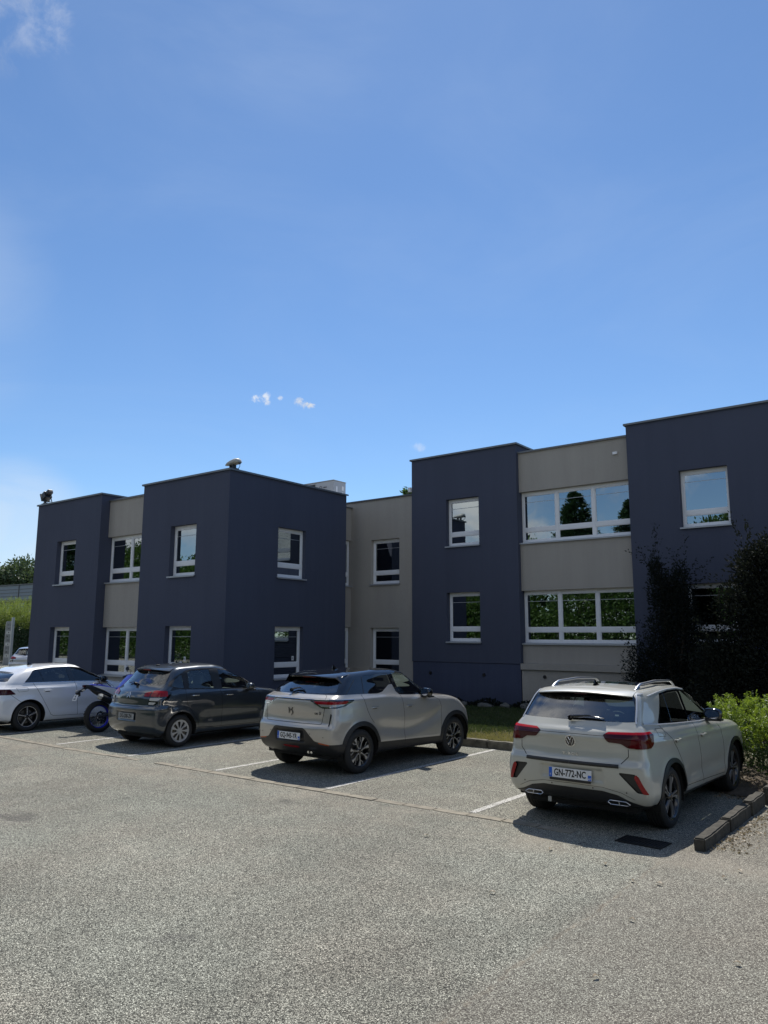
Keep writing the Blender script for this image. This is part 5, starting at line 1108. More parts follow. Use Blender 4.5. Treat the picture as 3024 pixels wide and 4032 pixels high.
    ribbon(tr, [(-.12, 1.068), (.6, 1.062), (1.3, 1.052), (1.92, 1.028)], 'side', .014, .004, parent=t, name='chrome_strip', material='chrome', thick=.003)
    ribbon(tr, [(0, 1.36), (.25, 1.36), (.45, 1.33), (.54, 1.30)], 'top', .0, parent=t) if False else None
    spoiler(t, tr, .57, .02, -.25, 1.325, P, 'gloss_black', .13, .03); fin(t, tr, .40); handle(t, tr, .42, .88, 'paint_w'); handle(t, tr, 1.27, .862, 'paint_w'); mirror_(t, 1.79, 1.025, .80, 'gloss_black')
    for s_ in (0, 2.675):
        for sg in (-1, 1): wheel(t, s_, sg * .885, .328, .22, .232, 'o')
    arch_liner(t, 0, .40, .325, .50, .875); arch_liner(t, 2.675, .40, .325, .50, .875); underbody(t, -.55, 3.25, .68, .17, .32); axle(t, 0, .33); axle(t, 2.675, .33); interior(t, zc=-.06, dash_s=1.75)
    plate(t, tr, 'GL-382-TB', .60) if False else None
troc(); ds(); astra()
M['paint_c'] = paint('dark grey metallic paint', (0.040, 0.050, 0.062), 0.5, 0.3)
c3((-12.53 - .77 * math.cos(R_(1.5)), 9.75 + .77 * math.sin(R_(1.5)), 0), -R_(1.5), M['paint_c'], 'dark grey small hatchback with flame pattern wheel covers, weathered rear plate DG-208-ZN')
M['paint_s'] = paint('silver paint', (0.50, 0.51, 0.53), 0.6, 0.35)

c3((-38.2, 20.3, 0), R_(34), M['paint_s'], 'silver hatchback half hidden behind the far corner of the building by the totem sign', detail=False, group=None)

# ---------------------------------------------------------------- ground, road marks, kerbs
def nodes(m):
    t = m.node_tree
    class Q: pass
    q = Q(); q.t = t; q.p = t.nodes.get('Principled BSDF'); q.c = t.nodes.new('ShaderNodeTexCoord')
    def n(kind, **k):
        o = t.nodes.new(kind)
        for a, b in k.items(): setattr(o, a, b)
        return o
    def lk(a, b): t.links.new(a, b)
    def noise(s, d=5, r=.6, vec=None, dist=0.0):
        o = n('ShaderNodeTexNoise'); o.inputs['Scale'].default_value = s; o.inputs['Detail'].default_value = d; o.inputs['Roughness'].default_value = r; o.inputs['Distortion'].default_value = dist
        lk(vec or q.c.outputs['Object'], o.inputs['Vector']); return o.outputs['Fac']
    def mr(v, a, b, lo=0., hi=1., sm=False):
        o = n('ShaderNodeMapRange'); o.interpolation_type = 'SMOOTHSTEP' if sm else 'LINEAR'
        for k, x in zip(('From Min', 'From Max', 'To Min', 'To Max'), (a, b, lo, hi)): o.inputs[k].default_value = x
        lk(v, o.inputs['Value']); return o.outputs[0]
    def ma(op, a, b=None):
        o = n('ShaderNodeMath', operation=op)
        for i, v in enumerate((a, b)):
            if v is None: continue
            if isinstance(v, (int, float)): o.inputs[i].default_value = v
            else: lk(v, o.inputs[i])
        return o.outputs[0]
    def mix(f, a, b, mode='MIX'):
        o = n('ShaderNodeMix', data_type='RGBA', blend_type=mode)
        for s, v in (('Factor', f), ('A', a), ('B', b)):
            if isinstance(v, (int, float)): o.inputs[s].default_value = v
            elif isinstance(v, tuple): o.inputs[s].default_value = (*v, 1)
            else: lk(v, o.inputs[s])
        return o.outputs['Result']
    q.n, q.lk, q.noise, q.mr, q.ma, q.mix = n, lk, noise, mr, ma, mix; return q
m, _, _ = new_mat('worn asphalt'); M['asphalt'] = m; q = nodes(m); q.p.inputs['Roughness'].default_value = .93; q.p.inputs['Specular IOR Level'].default_value = .3
vor = q.n('ShaderNodeTexVoronoi'); vor.inputs['Scale'].default_value = 128; vor.inputs['Randomness'].default_value = 1; q.lk(q.c.outputs['Object'], vor.inputs['Vector'])
vr = q.n('ShaderNodeSeparateColor'); q.lk(vor.outputs['Color'], vr.inputs[0])
v2 = q.n('ShaderNodeTexVoronoi'); v2.inputs['Scale'].default_value = 210; q.lk(q.c.outputs['Object'], v2.inputs['Vector']); v2c = q.n('ShaderNodeSeparateColor'); q.lk(v2.outputs['Color'], v2c.inputs[0])
stone = q.mr(vr.outputs[0], .0, 1., .055, .44); pale = q.ma('MULTIPLY', q.ma('GREATER_THAN', vr.outputs[1], .87), .30)
dist = q.mr(vor.outputs['Distance'], .25, .75, 1.15, .22)
lum = q.ma('MULTIPLY', q.ma('ADD', stone, pale), dist); lum = q.ma('MULTIPLY', lum, q.mr(v2c.outputs[0], 0, 1, .6, 1.35))
big = q.noise(.35, 6, .6); med = q.noise(1.7, 6, .65); lum = q.ma('MULTIPLY', lum, q.mr(big, .3, .7, .78, 1.16)); lum = q.ma('MULTIPLY', lum, q.mr(med, .3, .7, .88, 1.12))
hue = q.mix(q.mr(vr.outputs[2], 0, 1), (1.0, .975, .79), (1.04, .955, .79)); hue2 = q.mix(q.mr(q.noise(.5, 4), .4, .62), hue, (.99, .99, .82))
lum = q.ma('MULTIPLY', lum, 1.14); sc = q.n('ShaderNodeVectorMath', operation='SCALE'); q.lk(hue2, sc.inputs[0]); q.lk(lum, sc.inputs['Scale'])
sx = q.n('ShaderNodeSeparateXYZ'); q.lk(q.c.outputs['Object'], sx.inputs[0]); PX, PY = sx.outputs[0], sx.outputs[1]
# pale dust washed along the channel in front of the bays
d1 = q.ma('ABSOLUTE', q.ma('ADD', PY, q.ma('ADD', -8.05, q.ma('MULTIPLY', q.noise(.6, 3), .35)))); dust = q.ma('MULTIPLY', q.mr(d1, .1, .75, 1, 0, True), q.mr(q.noise(1.1, 6, .7), .42, .72, 0, .65))
col = q.mix(dust, sc.outputs[0], (.30, .265, .21))
# open joint between two laid strips, with grit in it
jx = q.ma('ABSOLUTE', q.ma('SUBTRACT', PX, q.ma('ADD', -2.72, q.ma('MULTIPLY', q.noise(1.2, 6, .7), .26)))); jm = q.ma('MULTIPLY', q.mr(jx, .004, .030, 1, 0, True), q.mr(q.noise(5.0, 5, .75), .42, .62, .0, .75)); jm = q.ma('MULTIPLY', jm, q.mr(PY, 8.0, 7.6, 0, 1))
col = q.mix(q.ma('MULTIPLY', jm, .6), col, (.29, .235, .165))
jc = q.ma('MULTIPLY', q.mr(jx, .0, .010, 1, 0), q.mr(q.noise(3.0, 5, .7), .5, .6, 0, .8)); jc = q.ma('MULTIPLY', jc, q.mr(PY, 8.0, 7.6, 0, 1)); col = q.mix(jc, col, (.03, .027, .022))
wv = q.ma('MULTIPLY', q.mr(PX, -2.75, -2.55, 0, 1, True), .22); col = q.mix(wv, col, (.205, .17, .14))
oil = q.mr(q.noise(.9, 3, .5), .66, .74, 0, .5, True); col = q.mix(oil, col, (.045, .04, .042))
q.lk(col, q.p.inputs['Base Color'])
bp = q.n('ShaderNodeBump'); bp.inputs['Strength'].default_value = .9; bp.inputs['Distance'].default_value = .005; q.lk(q.ma('ADD', q.ma('MULTIPLY', vor.outputs['Distance'], -1.0), q.ma('MULTIPLY', vr.outputs[0], .5)), bp.inputs['Height']); q.lk(bp.outputs[0], q.p.inputs['Normal'])
ASPH = m
mb = MB(); mb.add([(-900, -900, -.03), (900, -900, -.03), (900, 1500, -.03), (-900, 1500, -.03)], [(0, 1, 2, 3)])
M['field'] = mat('distant scrubby ground', (.09, .10, .05), .95, var=.3, vscale=.05); tag(mb.build('ground', 'field'), kind='structure')
mb = MB(); mb.add([(-75, -30, 0), (30, -30, 0), (30, 60, 0), (-75, 60, 0)], [(0, 1, 2, 3)]); tag(mb.build('car_park', 'asphalt'), kind='structure')
# concrete channel blocks
m, _, _ = new_mat('old concrete'); M['concrete'] = m; q = nodes(m); q.p.inputs['Roughness'].default_value = .95
c0 = q.mix(q.mr(q.noise(7, 7, .7), .35, .7), (.13, .115, .095), (.30, .275, .235)); c1 = q.mix(q.mr(q.noise(1.3, 4, .6), .45, .7), c0, (.18, .155, .125)); c2 = q.mix(q.mr(q.noise(60, 3, .6), .5, .75, 0, .5), c1, (.07, .065, .055)); q.lk(c2, q.p.inputs['Base Color'])
bp = q.n('ShaderNodeBump'); bp.inputs['Strength'].default_value = .8; bp.inputs['Distance'].default_value = .012; q.lk(q.noise(35, 6, .75), bp.inputs['Height']); q.lk(bp.outputs[0], q.p.inputs['Normal'])
mb = MB(); x = -24.0; r = random.Random(3)
while x < -3.9:
    w = r.uniform(.42, .52)
    if not (-12.0 < x < -11.2 and r.random() < .8): y = 8.33 + .02 * math.sin(x) + r.uniform(-.012, .012); mb.box(x, x + w - .018, y - .07, y + .07, -.05, .005 + r.uniform(0, .005))
    x += w
M['pale_block'] = mat('pale channel blocks', (.225, .20, .155), .95, var=.35, vscale=5, bump=.6, bscale=50); tag(mb.build('gutter_strip', 'pale_block'), kind='structure')
# painted bay lines
m, _, _ = new_mat('worn road paint'); M['roadpaint'] = m; q = nodes(m); q.p.inputs['Roughness'].default_value = .85
wr = q.ma('MULTIPLY', q.mr(q.noise(60, 4, .7), .44, .56), q.mr(q.noise(5, 5, .7), .3, .45)); q.lk(q.mix(wr, (.16, .15, .13), (.60, .585, .54)), q.p.inputs['Base Color'])
for i in range(-4, 5):
    x = -14.68 + i * 2.392; mb = MB(); n = 24; V = []; F = []
    y0, y1 = 8.47, 13.32
    for k in range(n + 1):
        y = y0 + (y1 - y0) * k / n; V += [(x - .05 + r.uniform(-.004, .004), y, .004), (x + .05 + r.uniform(-.004, .004), y, .004)]
    mb.add(V, [(2 * k, 2 * k + 1, 2 * k + 3, 2 * k + 2) for k in range(n)]); tag(mb.build('bay_line', 'roadpaint'), kind='structure')
def rough_block(mb, x0, x1, y0, y1, z0, z1, amp=.012, cell=.06, seed=1):
    """a weathered kerb stone: gridded box with knocked edges"""
    rr = random.Random(seed); bm = bmesh.new(); bmesh.ops.create_cube(bm, size=1.0)
    sx_, sy_, sz_ = x1 - x0, y1 - y0, z1 - z0
    for v in bm.verts: v.co = Vector((v.co.x * sx_, v.co.y * sy_, v.co.z * sz_))
    bmesh.ops.bevel(bm, geom=bm.edges[:], offset=.014, segments=2, affect='EDGES')
    for ax, L_ in ((0, sx_), (1, sy_), (2, sz_)):
        k = int(L_ / cell)
        for i in range(1, k):
            no = Vector((0, 0, 0)); no[ax] = 1; co = no * (-L_ / 2 + L_ * i / k); bmesh.ops.bisect_plane(bm, geom=bm.verts[:] + bm.edges[:] + bm.faces[:], plane_co=co, plane_no=no)
    from mathutils import noise as mn
    for v in bm.verts:
        w = v.co + Vector((x0, y0, z0)); e = sum(abs(abs(v.co[a]) - (sx_, sy_, sz_)[a] / 2) < .02 for a in range(3)); n_ = mn.noise_vector(w * 9 + Vector((seed, 0, 0))); v.co += n_ * amp
        if v.co.z > sz_ * .3: v.co.z += .010 * mn.noise(w * 4 + Vector((0, seed, 0)))
    bm.verts.index_update(); c = Vector(((x0 + x1) / 2, (y0 + y1) / 2, (z0 + z1) / 2)); mb.add([v.co + c for v in bm.verts], [[v.index for v in f.verts] for f in bm.faces]); bm.free()
mb = MB(); x = -15.7; k = 0
while x < -2.9: rough_block(mb, x, min(x + .98, -2.9), 13.36, 13.50, -.1, .145 + r.uniform(-.006, .006), .006, .12, k); x += 1.0; k += 1
M['kerb_c'] = mat('grey brown kerb concrete', (.13, .12, .095), .95, var=.5, vscale=7, bump=.7, bscale=40); tag(mb.build('kerb', 'kerb_c', smooth=True, angle=30), kind='structure')
mb = MB(); yy = 8.42; k = 40; xs = -2.47
for L_, dx, h in ((1.0, 0, .125), (.98, .012, .15), (.72, .024, .175), (1.0, .10, .22), (1.0, .12, .22), (1.0, .14, .22)):
    if k == 43: yy += .09
    rough_block(mb, xs + dx, xs + dx + .115, yy, yy + L_ - .004, -.1, h, .007, .045, k); yy += L_; k += 1
M['dark_concrete'] = m2 = mat('dark weathered kerb stone', (.055, .050, .040), .95, var=.5, vscale=9, bump=.8, bscale=40)
tag(mb.build('kerb', 'dark_concrete', smooth=True, angle=50), kind='structure')
# drain grate let into the asphalt
t = thing('drain_grate', 'dark iron slotted drain cover sunk in the asphalt behind the light grey crossover', 'drain cover', (-2.98, 8.40, 0), R_(-4)); t.scale = (.85, .8, 1)
mb = MB(); mb.box(-.29, .29, -.19, -.165, -.03, .012); mb.box(-.29, .29, .165, .19, -.03, .012); mb.box(-.29, -.265, -.165, .165, -.03, .012); mb.box(.265, .29, -.165, .165, -.03, .012); M['iron'] = mat('cast iron', (.03, .029, .028), .6, metal=.6, var=.2); mb.build('frame', 'iron', t)
mb = MB(); 
for i in range(13): x = -.25 + i * .04; mb.box(x, x + .022, -.165, .165, -.03, .010)
mb.box(-.265, .265, -.012, .012, -.03, .0105); mb.build('bars', 'iron', t)
mb = MB(); mb.box(-.27, .27, -.17, .17, -.02, .0045); mb.build('pit', 'under', t)

# ---------------------------------------------------------------- plants
def leaf_mat(name, col, col2, trans=.35, rough=.5, vs=1.4):
    m, t_, p = new_mat(name); q = nodes(m); p.inputs['Roughness'].default_value = rough; p.inputs['Specular IOR Level'].default_value = .35 if rough < .8 else .12
    at = q.n('ShaderNodeNewGeometry'); f = q.ma('ADD', q.ma('MULTIPLY', at.outputs['Random Per Island'], .6), q.ma('MULTIPLY', q.mr(q.noise(vs, 3), .3, .7), .4))
    c = q.mix(f, col, col2); q.lk(c, p.inputs['Base Color']); tr = q.n('ShaderNodeBsdfTranslucent'); q.lk(q.mix(.5, c, (col2[0] * 1.3, col2[1] * 1.4, col2[2] * .8)), tr.inputs[0])
    mx = q.n('ShaderNodeMixShader'); mx.inputs[0].default_value = trans; q.lk(p.outputs[0], mx.inputs[1]); q.lk(tr.outputs[0], mx.inputs[2]); q.lk(mx.outputs[0], t_.nodes['Material Output'].inputs[0]); return m
M['bark'] = mat('brown bark', (.06, .045, .033), .95, var=.3, vscale=8, bump=.8, bscale=30)
M['leaf_green'] = leaf_mat('mid green leaves', (.035, .075, .018), (.085, .15, .035))
M['leaf_con'] = leaf_mat('dark conifer needles', (.012, .035, .014), (.035, .075, .028), .15)
M['leaf_bamboo'] = leaf_mat('yellow green hedge leaves', (.10, .15, .03), (.26, .31, .08), .35)
M['leaf_dist'] = leaf_mat('grey green distant leaves', (.045, .075, .035), (.11, .15, .075), .2)
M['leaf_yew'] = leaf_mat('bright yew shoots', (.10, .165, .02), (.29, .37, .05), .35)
M['leaf_yew_shade'] = leaf_mat('older yew needles in shade tone', (.02, .05, .012), (.07, .12, .022), .2)  # older needles, darkened: the shade low in the hedge put into their colour
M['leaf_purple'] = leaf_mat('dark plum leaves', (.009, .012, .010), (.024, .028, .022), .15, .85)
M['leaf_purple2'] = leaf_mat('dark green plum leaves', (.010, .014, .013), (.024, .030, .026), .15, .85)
M['grassm'] = leaf_mat('short grass', (.030, .055, .018), (.08, .105, .035), .3)
M['grass_sunlit_dry'] = leaf_mat('dry grass in sunlit tone', (.17, .16, .06), (.34, .30, .13), .3)  # dry blades whose colour also carries the sunlit tone of the strip
def leaves(name, P, D, L_, W_, material, parent, jitter=.6, seed=0, fold=False):
    """one pointed four-cornered leaf per point; P positions, D directions"""
    g = np.random.default_rng(seed); n = len(P); D = D + g.normal(0, jitter, (n, 3)); D /= np.linalg.norm(D, axis=1, keepdims=True) + 1e-9
    S = np.cross(D, g.normal(0, 1, (n, 3))); S /= np.linalg.norm(S, axis=1, keepdims=True) + 1e-9
    l = (L_ * g.uniform(.7, 1.3, n))[:, None]; w = (W_ * g.uniform(.7, 1.3, n))[:, None]; U_ = np.cross(D, S)
    V = np.stack([P, P + D * l * .45 + S * w * .5 + U_ * w * .12, P + D * l, P + D * l * .45 - S * w * .5 + U_ * w * .12], axis=1).reshape(-1, 3)
    return fast_mesh(name, V, np.arange(n * 4).reshape(-1, 4), material, parent)
def blob_points(blobs, n, seed=0, shell=.55):
    """points through ellipsoid clumps (x, y, z, rx, ry, rz), denser towards the skin"""
    g = np.random.default_rng(seed); B = np.array(blobs, float); w = (B[:, 3] * B[:, 4] * B[:, 5]) ** .66; k = g.choice(len(B), n, p=w / w.sum())
    d = g.normal(0, 1, (n, 3)); d /= np.linalg.norm(d, axis=1, keepdims=True); r_ = g.uniform(shell, 1.0, n) ** .6 * (1 + .12 * g.normal(0, 1, n)); P = B[k, :3] + d * r_[:, None] * B[k, 3:]
    return P, d
def limb(mb, a, b, r0, r1, wob=.1, n=6, rr=None):
    rr = rr or random; a, b = Vector(a), Vector(b); L_ = (b - a).length; P = [a.lerp(b, i / n) + Vector((rr.uniform(-1, 1), rr.uniform(-1, 1), rr.uniform(-.4, .4))) * wob * L_ * (.25 if 0 < i < n else 0) for i in range(n + 1)]
    mb.tube(P, [r0 + (r1 - r0) * i / n for i in range(n + 1)], n=8); return P
def broad_tree(loc, H, R, label, material, nleaf, leaf, seed, z0=.3, name='tree', squash=.8, group=None, nb=16, cat='tree'):
    rr = random.Random(seed); t_ = thing(name, label, cat, loc, 0, group); mb = MB(); limb(mb, (0, 0, -.1), (0, 0, H * .55), H * .022 + .03, H * .012, .05, 8, rr); blobs = []
    for i in range(nb):
        a = rr.uniform(0, 6.28); h = rr.uniform(z0 + .08, .93); e = math.sin(min(1, (h - z0) / (1 - z0)) * 2.7 + .35); q_ = R * max(.2, e) * rr.uniform(.35, .85); c = (q_ * math.cos(a), q_ * math.sin(a), H * h); s = R * rr.uniform(.26, .46)
        blobs.append((*c, s, s, s * squash)); limb(mb, (0, 0, H * rr.uniform(z0 * .8, .5)), c, H * .008 + .01, .01, .15, 5, rr)
    blobs.append((0, 0, H * .88, R * .4, R * .4, H * .12)); mb.build('trunk', 'bark', t_, smooth=True); P, D = blob_points(blobs, nleaf, seed, .45); D[:, 2] += .3
    leaves('crown', P, D, leaf, leaf * .55, material, t_, .7, seed); return t_
def conifer(loc, H, R, label, nleaf, seed, group=None, leaf=.32, material='leaf_con'):
    t_ = thing('conifer_tree', label, 'tree', loc, 0, group); mb = MB(); mb.tube([(0, 0, 0), (.05, 0, H * .5), (0, .05, H * .97)], [H * .02, H * .012, .02]); g = np.random.default_rng(seed)
    P, D = [], []; nb = int(nleaf / 60)
    for i in range(nb):
        h = g.uniform(.07, 1) ** .9; a = g.uniform(0, 2 * np.pi); L_ = R * (1 - h) ** .75 * g.uniform(.6, 1.1) + .15; o = np.array([0, 0, H * h]); d = np.array([math.cos(a), math.sin(a), .25 - .15 * (1 - h)]); u_ = g.uniform(.1, 1, 60) ** .6
        pts = o + d * (L_ * u_)[:, None] + g.normal(0, .10 + .05 * L_, (60, 3)) * [1, 1, .6]; pts[:, 2] -= .18 * (L_ * u_) ** 1.3 * .3; P.append(pts); D.append(np.tile(d, (60, 1)))
        if i % 12 == 0: mb.tube([o, o + d * L_ * .8], [.03, .008], n=5)
    mb.build('trunk', 'bark', t_, smooth=True); leaves('crown', np.vstack(P), np.vstack(D), leaf, leaf * .38, material, t_, .45, seed); return t_
# conifers and broad trees across the car park, which the windows mirror
RG = 'trees across the car park behind the viewer'
for i, (x, y, H, R, k) in enumerate([(-96, -20, 16, 5.5, 0), (-88, -24, 17.5, 6, 0), (-80, -20, 15.5, 5.5, 0), (-73, -23, 12, 5.5, 1), (-66, -20, 9.6, 5.0, 1), (-59, -21, 9.4, 5.0, 1), (-51, -20, 9.0, 5.0, 1), (-44, -22, 10.5, 5.0, 1), (-37, -20, 9.4, 4.8, 1), (-32.5, -23, 10.4, 4.4, 1), (-26.4, -22, 14.4, 4.6, 0), (-21.8, -23, 13.4, 4.4, 0), (-18.0, -20, 13.2, 3.6, 0), (-12.6, -21, 11.8, 5.2, 1), (-6.5, -22, 10.0, 5.0, 0), (0.5, -20, 10.8, 5.0, 1), (8, -21, 11, 5.0, 1), (16, -15, 11.5, 5, 0), (21, -5, 10.5, 5, 1)]):
    if k == 0: conifer((x, y, 0), H, R, 'dark conifer mirrored in the office windows, standing behind the viewer', 28000 if -35 < x < -15 else 14000, 60 + i, RG, leaf=.27 if -35 < x < -15 else .38)
    else: broad_tree((x, y, 0), H, R, 'round green tree mirrored in the office windows, standing behind the viewer', 'leaf_green', 20000, .33, 80 + i, group=RG, z0=.10, nb=26)
g = np.random.default_rng(90); n = 130000; X = g.uniform(-100, 24, n); top_ = 5.6 + 1.2 * np.sin(X * .5) + .8 * np.sin(X * 1.7); P = np.stack([X, -16.5 + g.normal(0, .9, n), top_ * g.uniform(0, 1, n) ** .7], 1)
tag(leaves('undergrowth', P, np.tile([0, .6, .5], (n, 1)), .26, .15, 'leaf_green', None, .8, 91), kind='stuff', label='leafy undergrowth beneath the trees across the car park', cat='undergrowth')
conifer((-23.4, 33.0, 0), 9.95, 2.6, 'tip of a feathery tree showing over the beige linking wall roof', 9000, 5, material='leaf_green', leaf=.22)
broad_tree((-179, 90, 0), 18.2, 11.5, 'round grey green tree rising over the far grey building', 'leaf_dist', 26000, .75, 21, z0=.25, nb=26)
# hedge by the far corner
t_ = thing('hedge', 'tall feathery yellow green hedge beyond the far corner of the office block', 'hedge', (-62, 31, 0)); g = np.random.default_rng(31); n = 70000
X = g.uniform(-9, 10, n); top_ = 3.75 + .35 * np.sin(X * 1.3) + .25 * np.sin(X * 3.1 + 1) + g.normal(0, .12, n); Yv = g.uniform(-1.1, 1.1, n); Z = top_ * g.uniform(0, 1, n) ** .62; Yv *= np.where(Z > 2.6, .8, 1)
lo_ = Z < 2.9 + .35 * np.sin(X * 2.3); over = np.where(lo_, 0, -.45); PP = np.stack([X, Yv + over, Z], 1)  # upper leaves brought forward to shade the lower ones
leaves('lower_shade_foliage', PP[lo_], np.tile([0, -.3, .2], (int(lo_.sum()), 1)), .16, .07, 'leaf_con', t_, .7, 31); leaves('foliage', PP[~lo_], np.tile([0, -.2, .6], (int((~lo_).sum()), 1)), .19, .045, 'leaf_bamboo', t_, .6, 32)  # darker lower leaves: shade at the hedge foot put into their colour
mb = MB(); 
for i in range(90): x = g.uniform(-9, 10); y = g.uniform(-.8, .8); h = 3.4 + g.uniform(0, 1.2); lean = g.uniform(-.35, .35); mb.tube([(x, y, 0), (x + lean * .3, y, h * .6), (x + lean, y - .1, h)], [.02, .015, .004], n=5)
mb.build('stems', 'bark', t_)
n = 9000; X = g.uniform(-9, 10, n); Z = 3.9 + g.uniform(0, .95, n) ** 1.3 + .3 * np.sin(X * 2.1); P = np.stack([X, g.uniform(-.7, .5, n), Z], 1); leaves('shoots', P, np.tile([.3, 0, 1.0], (n, 1)), .20, .03, 'leaf_bamboo', t_, .4, 33)
# totem sign by the hedge
t_ = thing('totem_sign', 'narrow grey totem sign with small tenant panels in front of the feathery hedge', 'sign', (-55.9, 28, 0), R_(4))
M['sign_grey'] = mat('grey sign panel', (.20, .21, .22), .5, var=.1); M['sign_edge'] = mat('aluminium sign edge', (.42, .43, .43), .4, metal=.3)
mb = MB(); mb.box(-.36, .30, -.06, .06, 0, 3.15); mb.build('panel', 'sign_grey', t_); mb = MB(); mb.box(.30, .42, -.09, .09, 0, 3.42); mb.box(-.41, -.36, -.08, .08, 0, 3.1); mb.build('side_post', 'sign_edge', t_)
r = random.Random(9)
for i in range(9):
    z = .55 + i * .28; mb = MB(); mb.box(-.30, .24, -.070, -.062, z, z + .21); o = mb.build('tenant_panel', 'flash' if i % 3 else 'sign_edge', t_); mb = MB(); a = r.uniform(-.2, 0); mb.box(a, a + r.uniform(.1, .22), -.075, -.071, z + .06, z + .15); mb.build('logo_block', 'ink' if i % 2 else 'flash_dark', o)
# far building
t_ = thing('warehouse', 'low far away building clad in blue grey metal over pale bays', 'building', (-125, 63, 0), R_(3))
M['clad_m'] = mat('blue grey cladding', (.17, .20, .25), .5, metal=.2, var=.06); M['far_wall'] = mat('pale far wall', (.32, .31, .28), .8)
mb = MB(); mb.box(-45, 32, 0, 24, 7.9, 10.25)
mb.build('cladding', 'clad_m', t_); mb = MB(); mb.box(-44.8, 31.8, .4, 23.8, 0, 7.88); mb.build('wall', 'far_wall', t_)
mb = MB()
for z in (8.45, 9.0, 9.55): mb.box(-45, 32, -.06, 0, z, z + .07)
for x in range(-44, 32, 9): mb.box(x, x + .18, -.08, 0, 7.9, 10.25)
mb.build('cladding_rib', 'flash_dark', t_); mb = MB(); mb.box(-45.2, 32.2, -.2, 24.2, 10.26, 10.42); mb.box(-45.1, 32.1, -.1, .3, 7.55, 7.88); mb.build('roof_edge', 'flash_dark', t_)
for i, x in enumerate(range(-43, 30, 4)):
    mb = MB(); mb.box(x, x + 1.7, .28, .38, 3.5 + (i % 2) * .6, 7.3); mb.build('window', 'glass_dark', t_); 
    mb = MB(); mb.box(x + 2.4, x + 2.6, .1, .38, 0, 7.5); mb.build('bay_post', 'flash_dark', t_)
# lawn between the kerb and the building
def lawn_z(x, y): return .13 + .012 * (y - 13.5) + .015 * np.sin(x * 1.7) * np.sin(y * 1.1)
M['soil'] = mat('dry turf soil', (.075, .065, .035), .98, var=.3, vscale=6, bump=.5, bscale=30)
gx = np.linspace(-15.75, 3.4, 110); gy_ = np.linspace(13.47, 19.75, 50); GX, GY = np.meshgrid(gx, gy_); V = np.stack([GX.ravel(), GY.ravel(), lawn_z(GX, GY).ravel()], 1); k = len(gx)
F = np.array([(j * k + i, j * k + i + 1, (j + 1) * k + i + 1, (j + 1) * k + i) for j in range(len(gy_) - 1) for i in range(k - 1)]); tag(fast_mesh('lawn_soil', V, F, 'soil', smooth=True), kind='structure')
n = 90000; g = np.random.default_rng(5); X = g.uniform(-13.0, -4.5, n); Yv = 13.5 + 6.0 * g.uniform(0, 1, n) ** 1.25; edge = 14.35 + .35 * np.sin(X * 2.3) + g.normal(0, .25, n); dry = Yv < edge  # yellow strip stops at the building's shadow edge; sunlight put into its colour
for nm, mk, mt, l_ in (('grass', ~dry, 'grassm', .065), ('grass', dry, 'grass_sunlit_dry', .055)):
    P = np.stack([X[mk], Yv[mk], lawn_z(X[mk], Yv[mk])], 1); o = leaves(nm, P, np.tile([0, 0, 1.2], (len(P), 1)), l_, .010, mt, None, .45, 6); tag(o, kind='stuff', label='short mown grass in front of the dark blue wall' if nm and mt == 'grassm' else 'dried grass along the kerb, coloured for the sunlit strip', cat='grass')
# ivy and stones along the foot of the wall
n = 4500; X = g.uniform(-13.6, -6.9, n); P = np.stack([X, 19.32 - .35 * np.abs(g.normal(0, .55, n)), .2 + g.uniform(0, .13, n) * (1 + .6 * np.sin(X * 5))], 1)
tag(leaves('ground_cover', P, np.tile([0, -.5, .6], (n, 1)), .07, .05, 'leaf_purple2', None, .7, 8), kind='stuff', label='low dark ivy along the foot of the blue wall', cat='ivy')
M['stone'] = mat('pale garden stone', (.10, .10, .09), .9, var=.4, vscale=8, bump=.6, bscale=20)
def stone(loc, s, seed):
    from mathutils import noise as mn
    bm = bmesh.new(); bmesh.ops.create_icosphere(bm, subdivisions=3, radius=1)
    for v in bm.verts: v.co = v.co * (1 + .55 * mn.noise(v.co * 1.1 + Vector((seed, 0, 0))) + .15 * mn.noise(v.co * 3.3 + Vector((seed, 0, 0)))); v.co.x *= s[0]; v.co.y *= s[1]; v.co.z *= s[2]
    bm.verts.index_update(); mb = MB(); mb.add([v.co for v in bm.verts], [[v.index for v in f.verts] for f in bm.faces]); bm.free(); o = mb.build('garden_stone', 'stone', smooth=True, angle=60); o.location = loc; return o
SL = ['largest garden stone at the foot of the blue wall', 'garden stone by the blue wall nearest the nose of the beige crossover', 'flat garden stone in the ivy below the middle of the blue wall', 'small round stone in the ivy below the blue wall', 'low stone beside the corner of blue and beige walls', 'pale stone between ivy clumps at the wall foot', 'half sunk stone at the wall foot by the beige plinth']
for i, (x, s) in enumerate([(-9.6, (.24, .16, .12)), (-12.4, (.16, .14, .14)), (-10.9, (.22, .15, .07)), (-11.6, (.10, .10, .08)), (-8.4, (.15, .12, .08)), (-10.3, (.13, .1, .09)), (-7.7, (.12, .1, .06))]):
    tag(stone((x, 18.92 + .1 * math.sin(i * 2), .26), s, i * 3.1), SL[i], 'stone', 'garden stones along the wall foot')
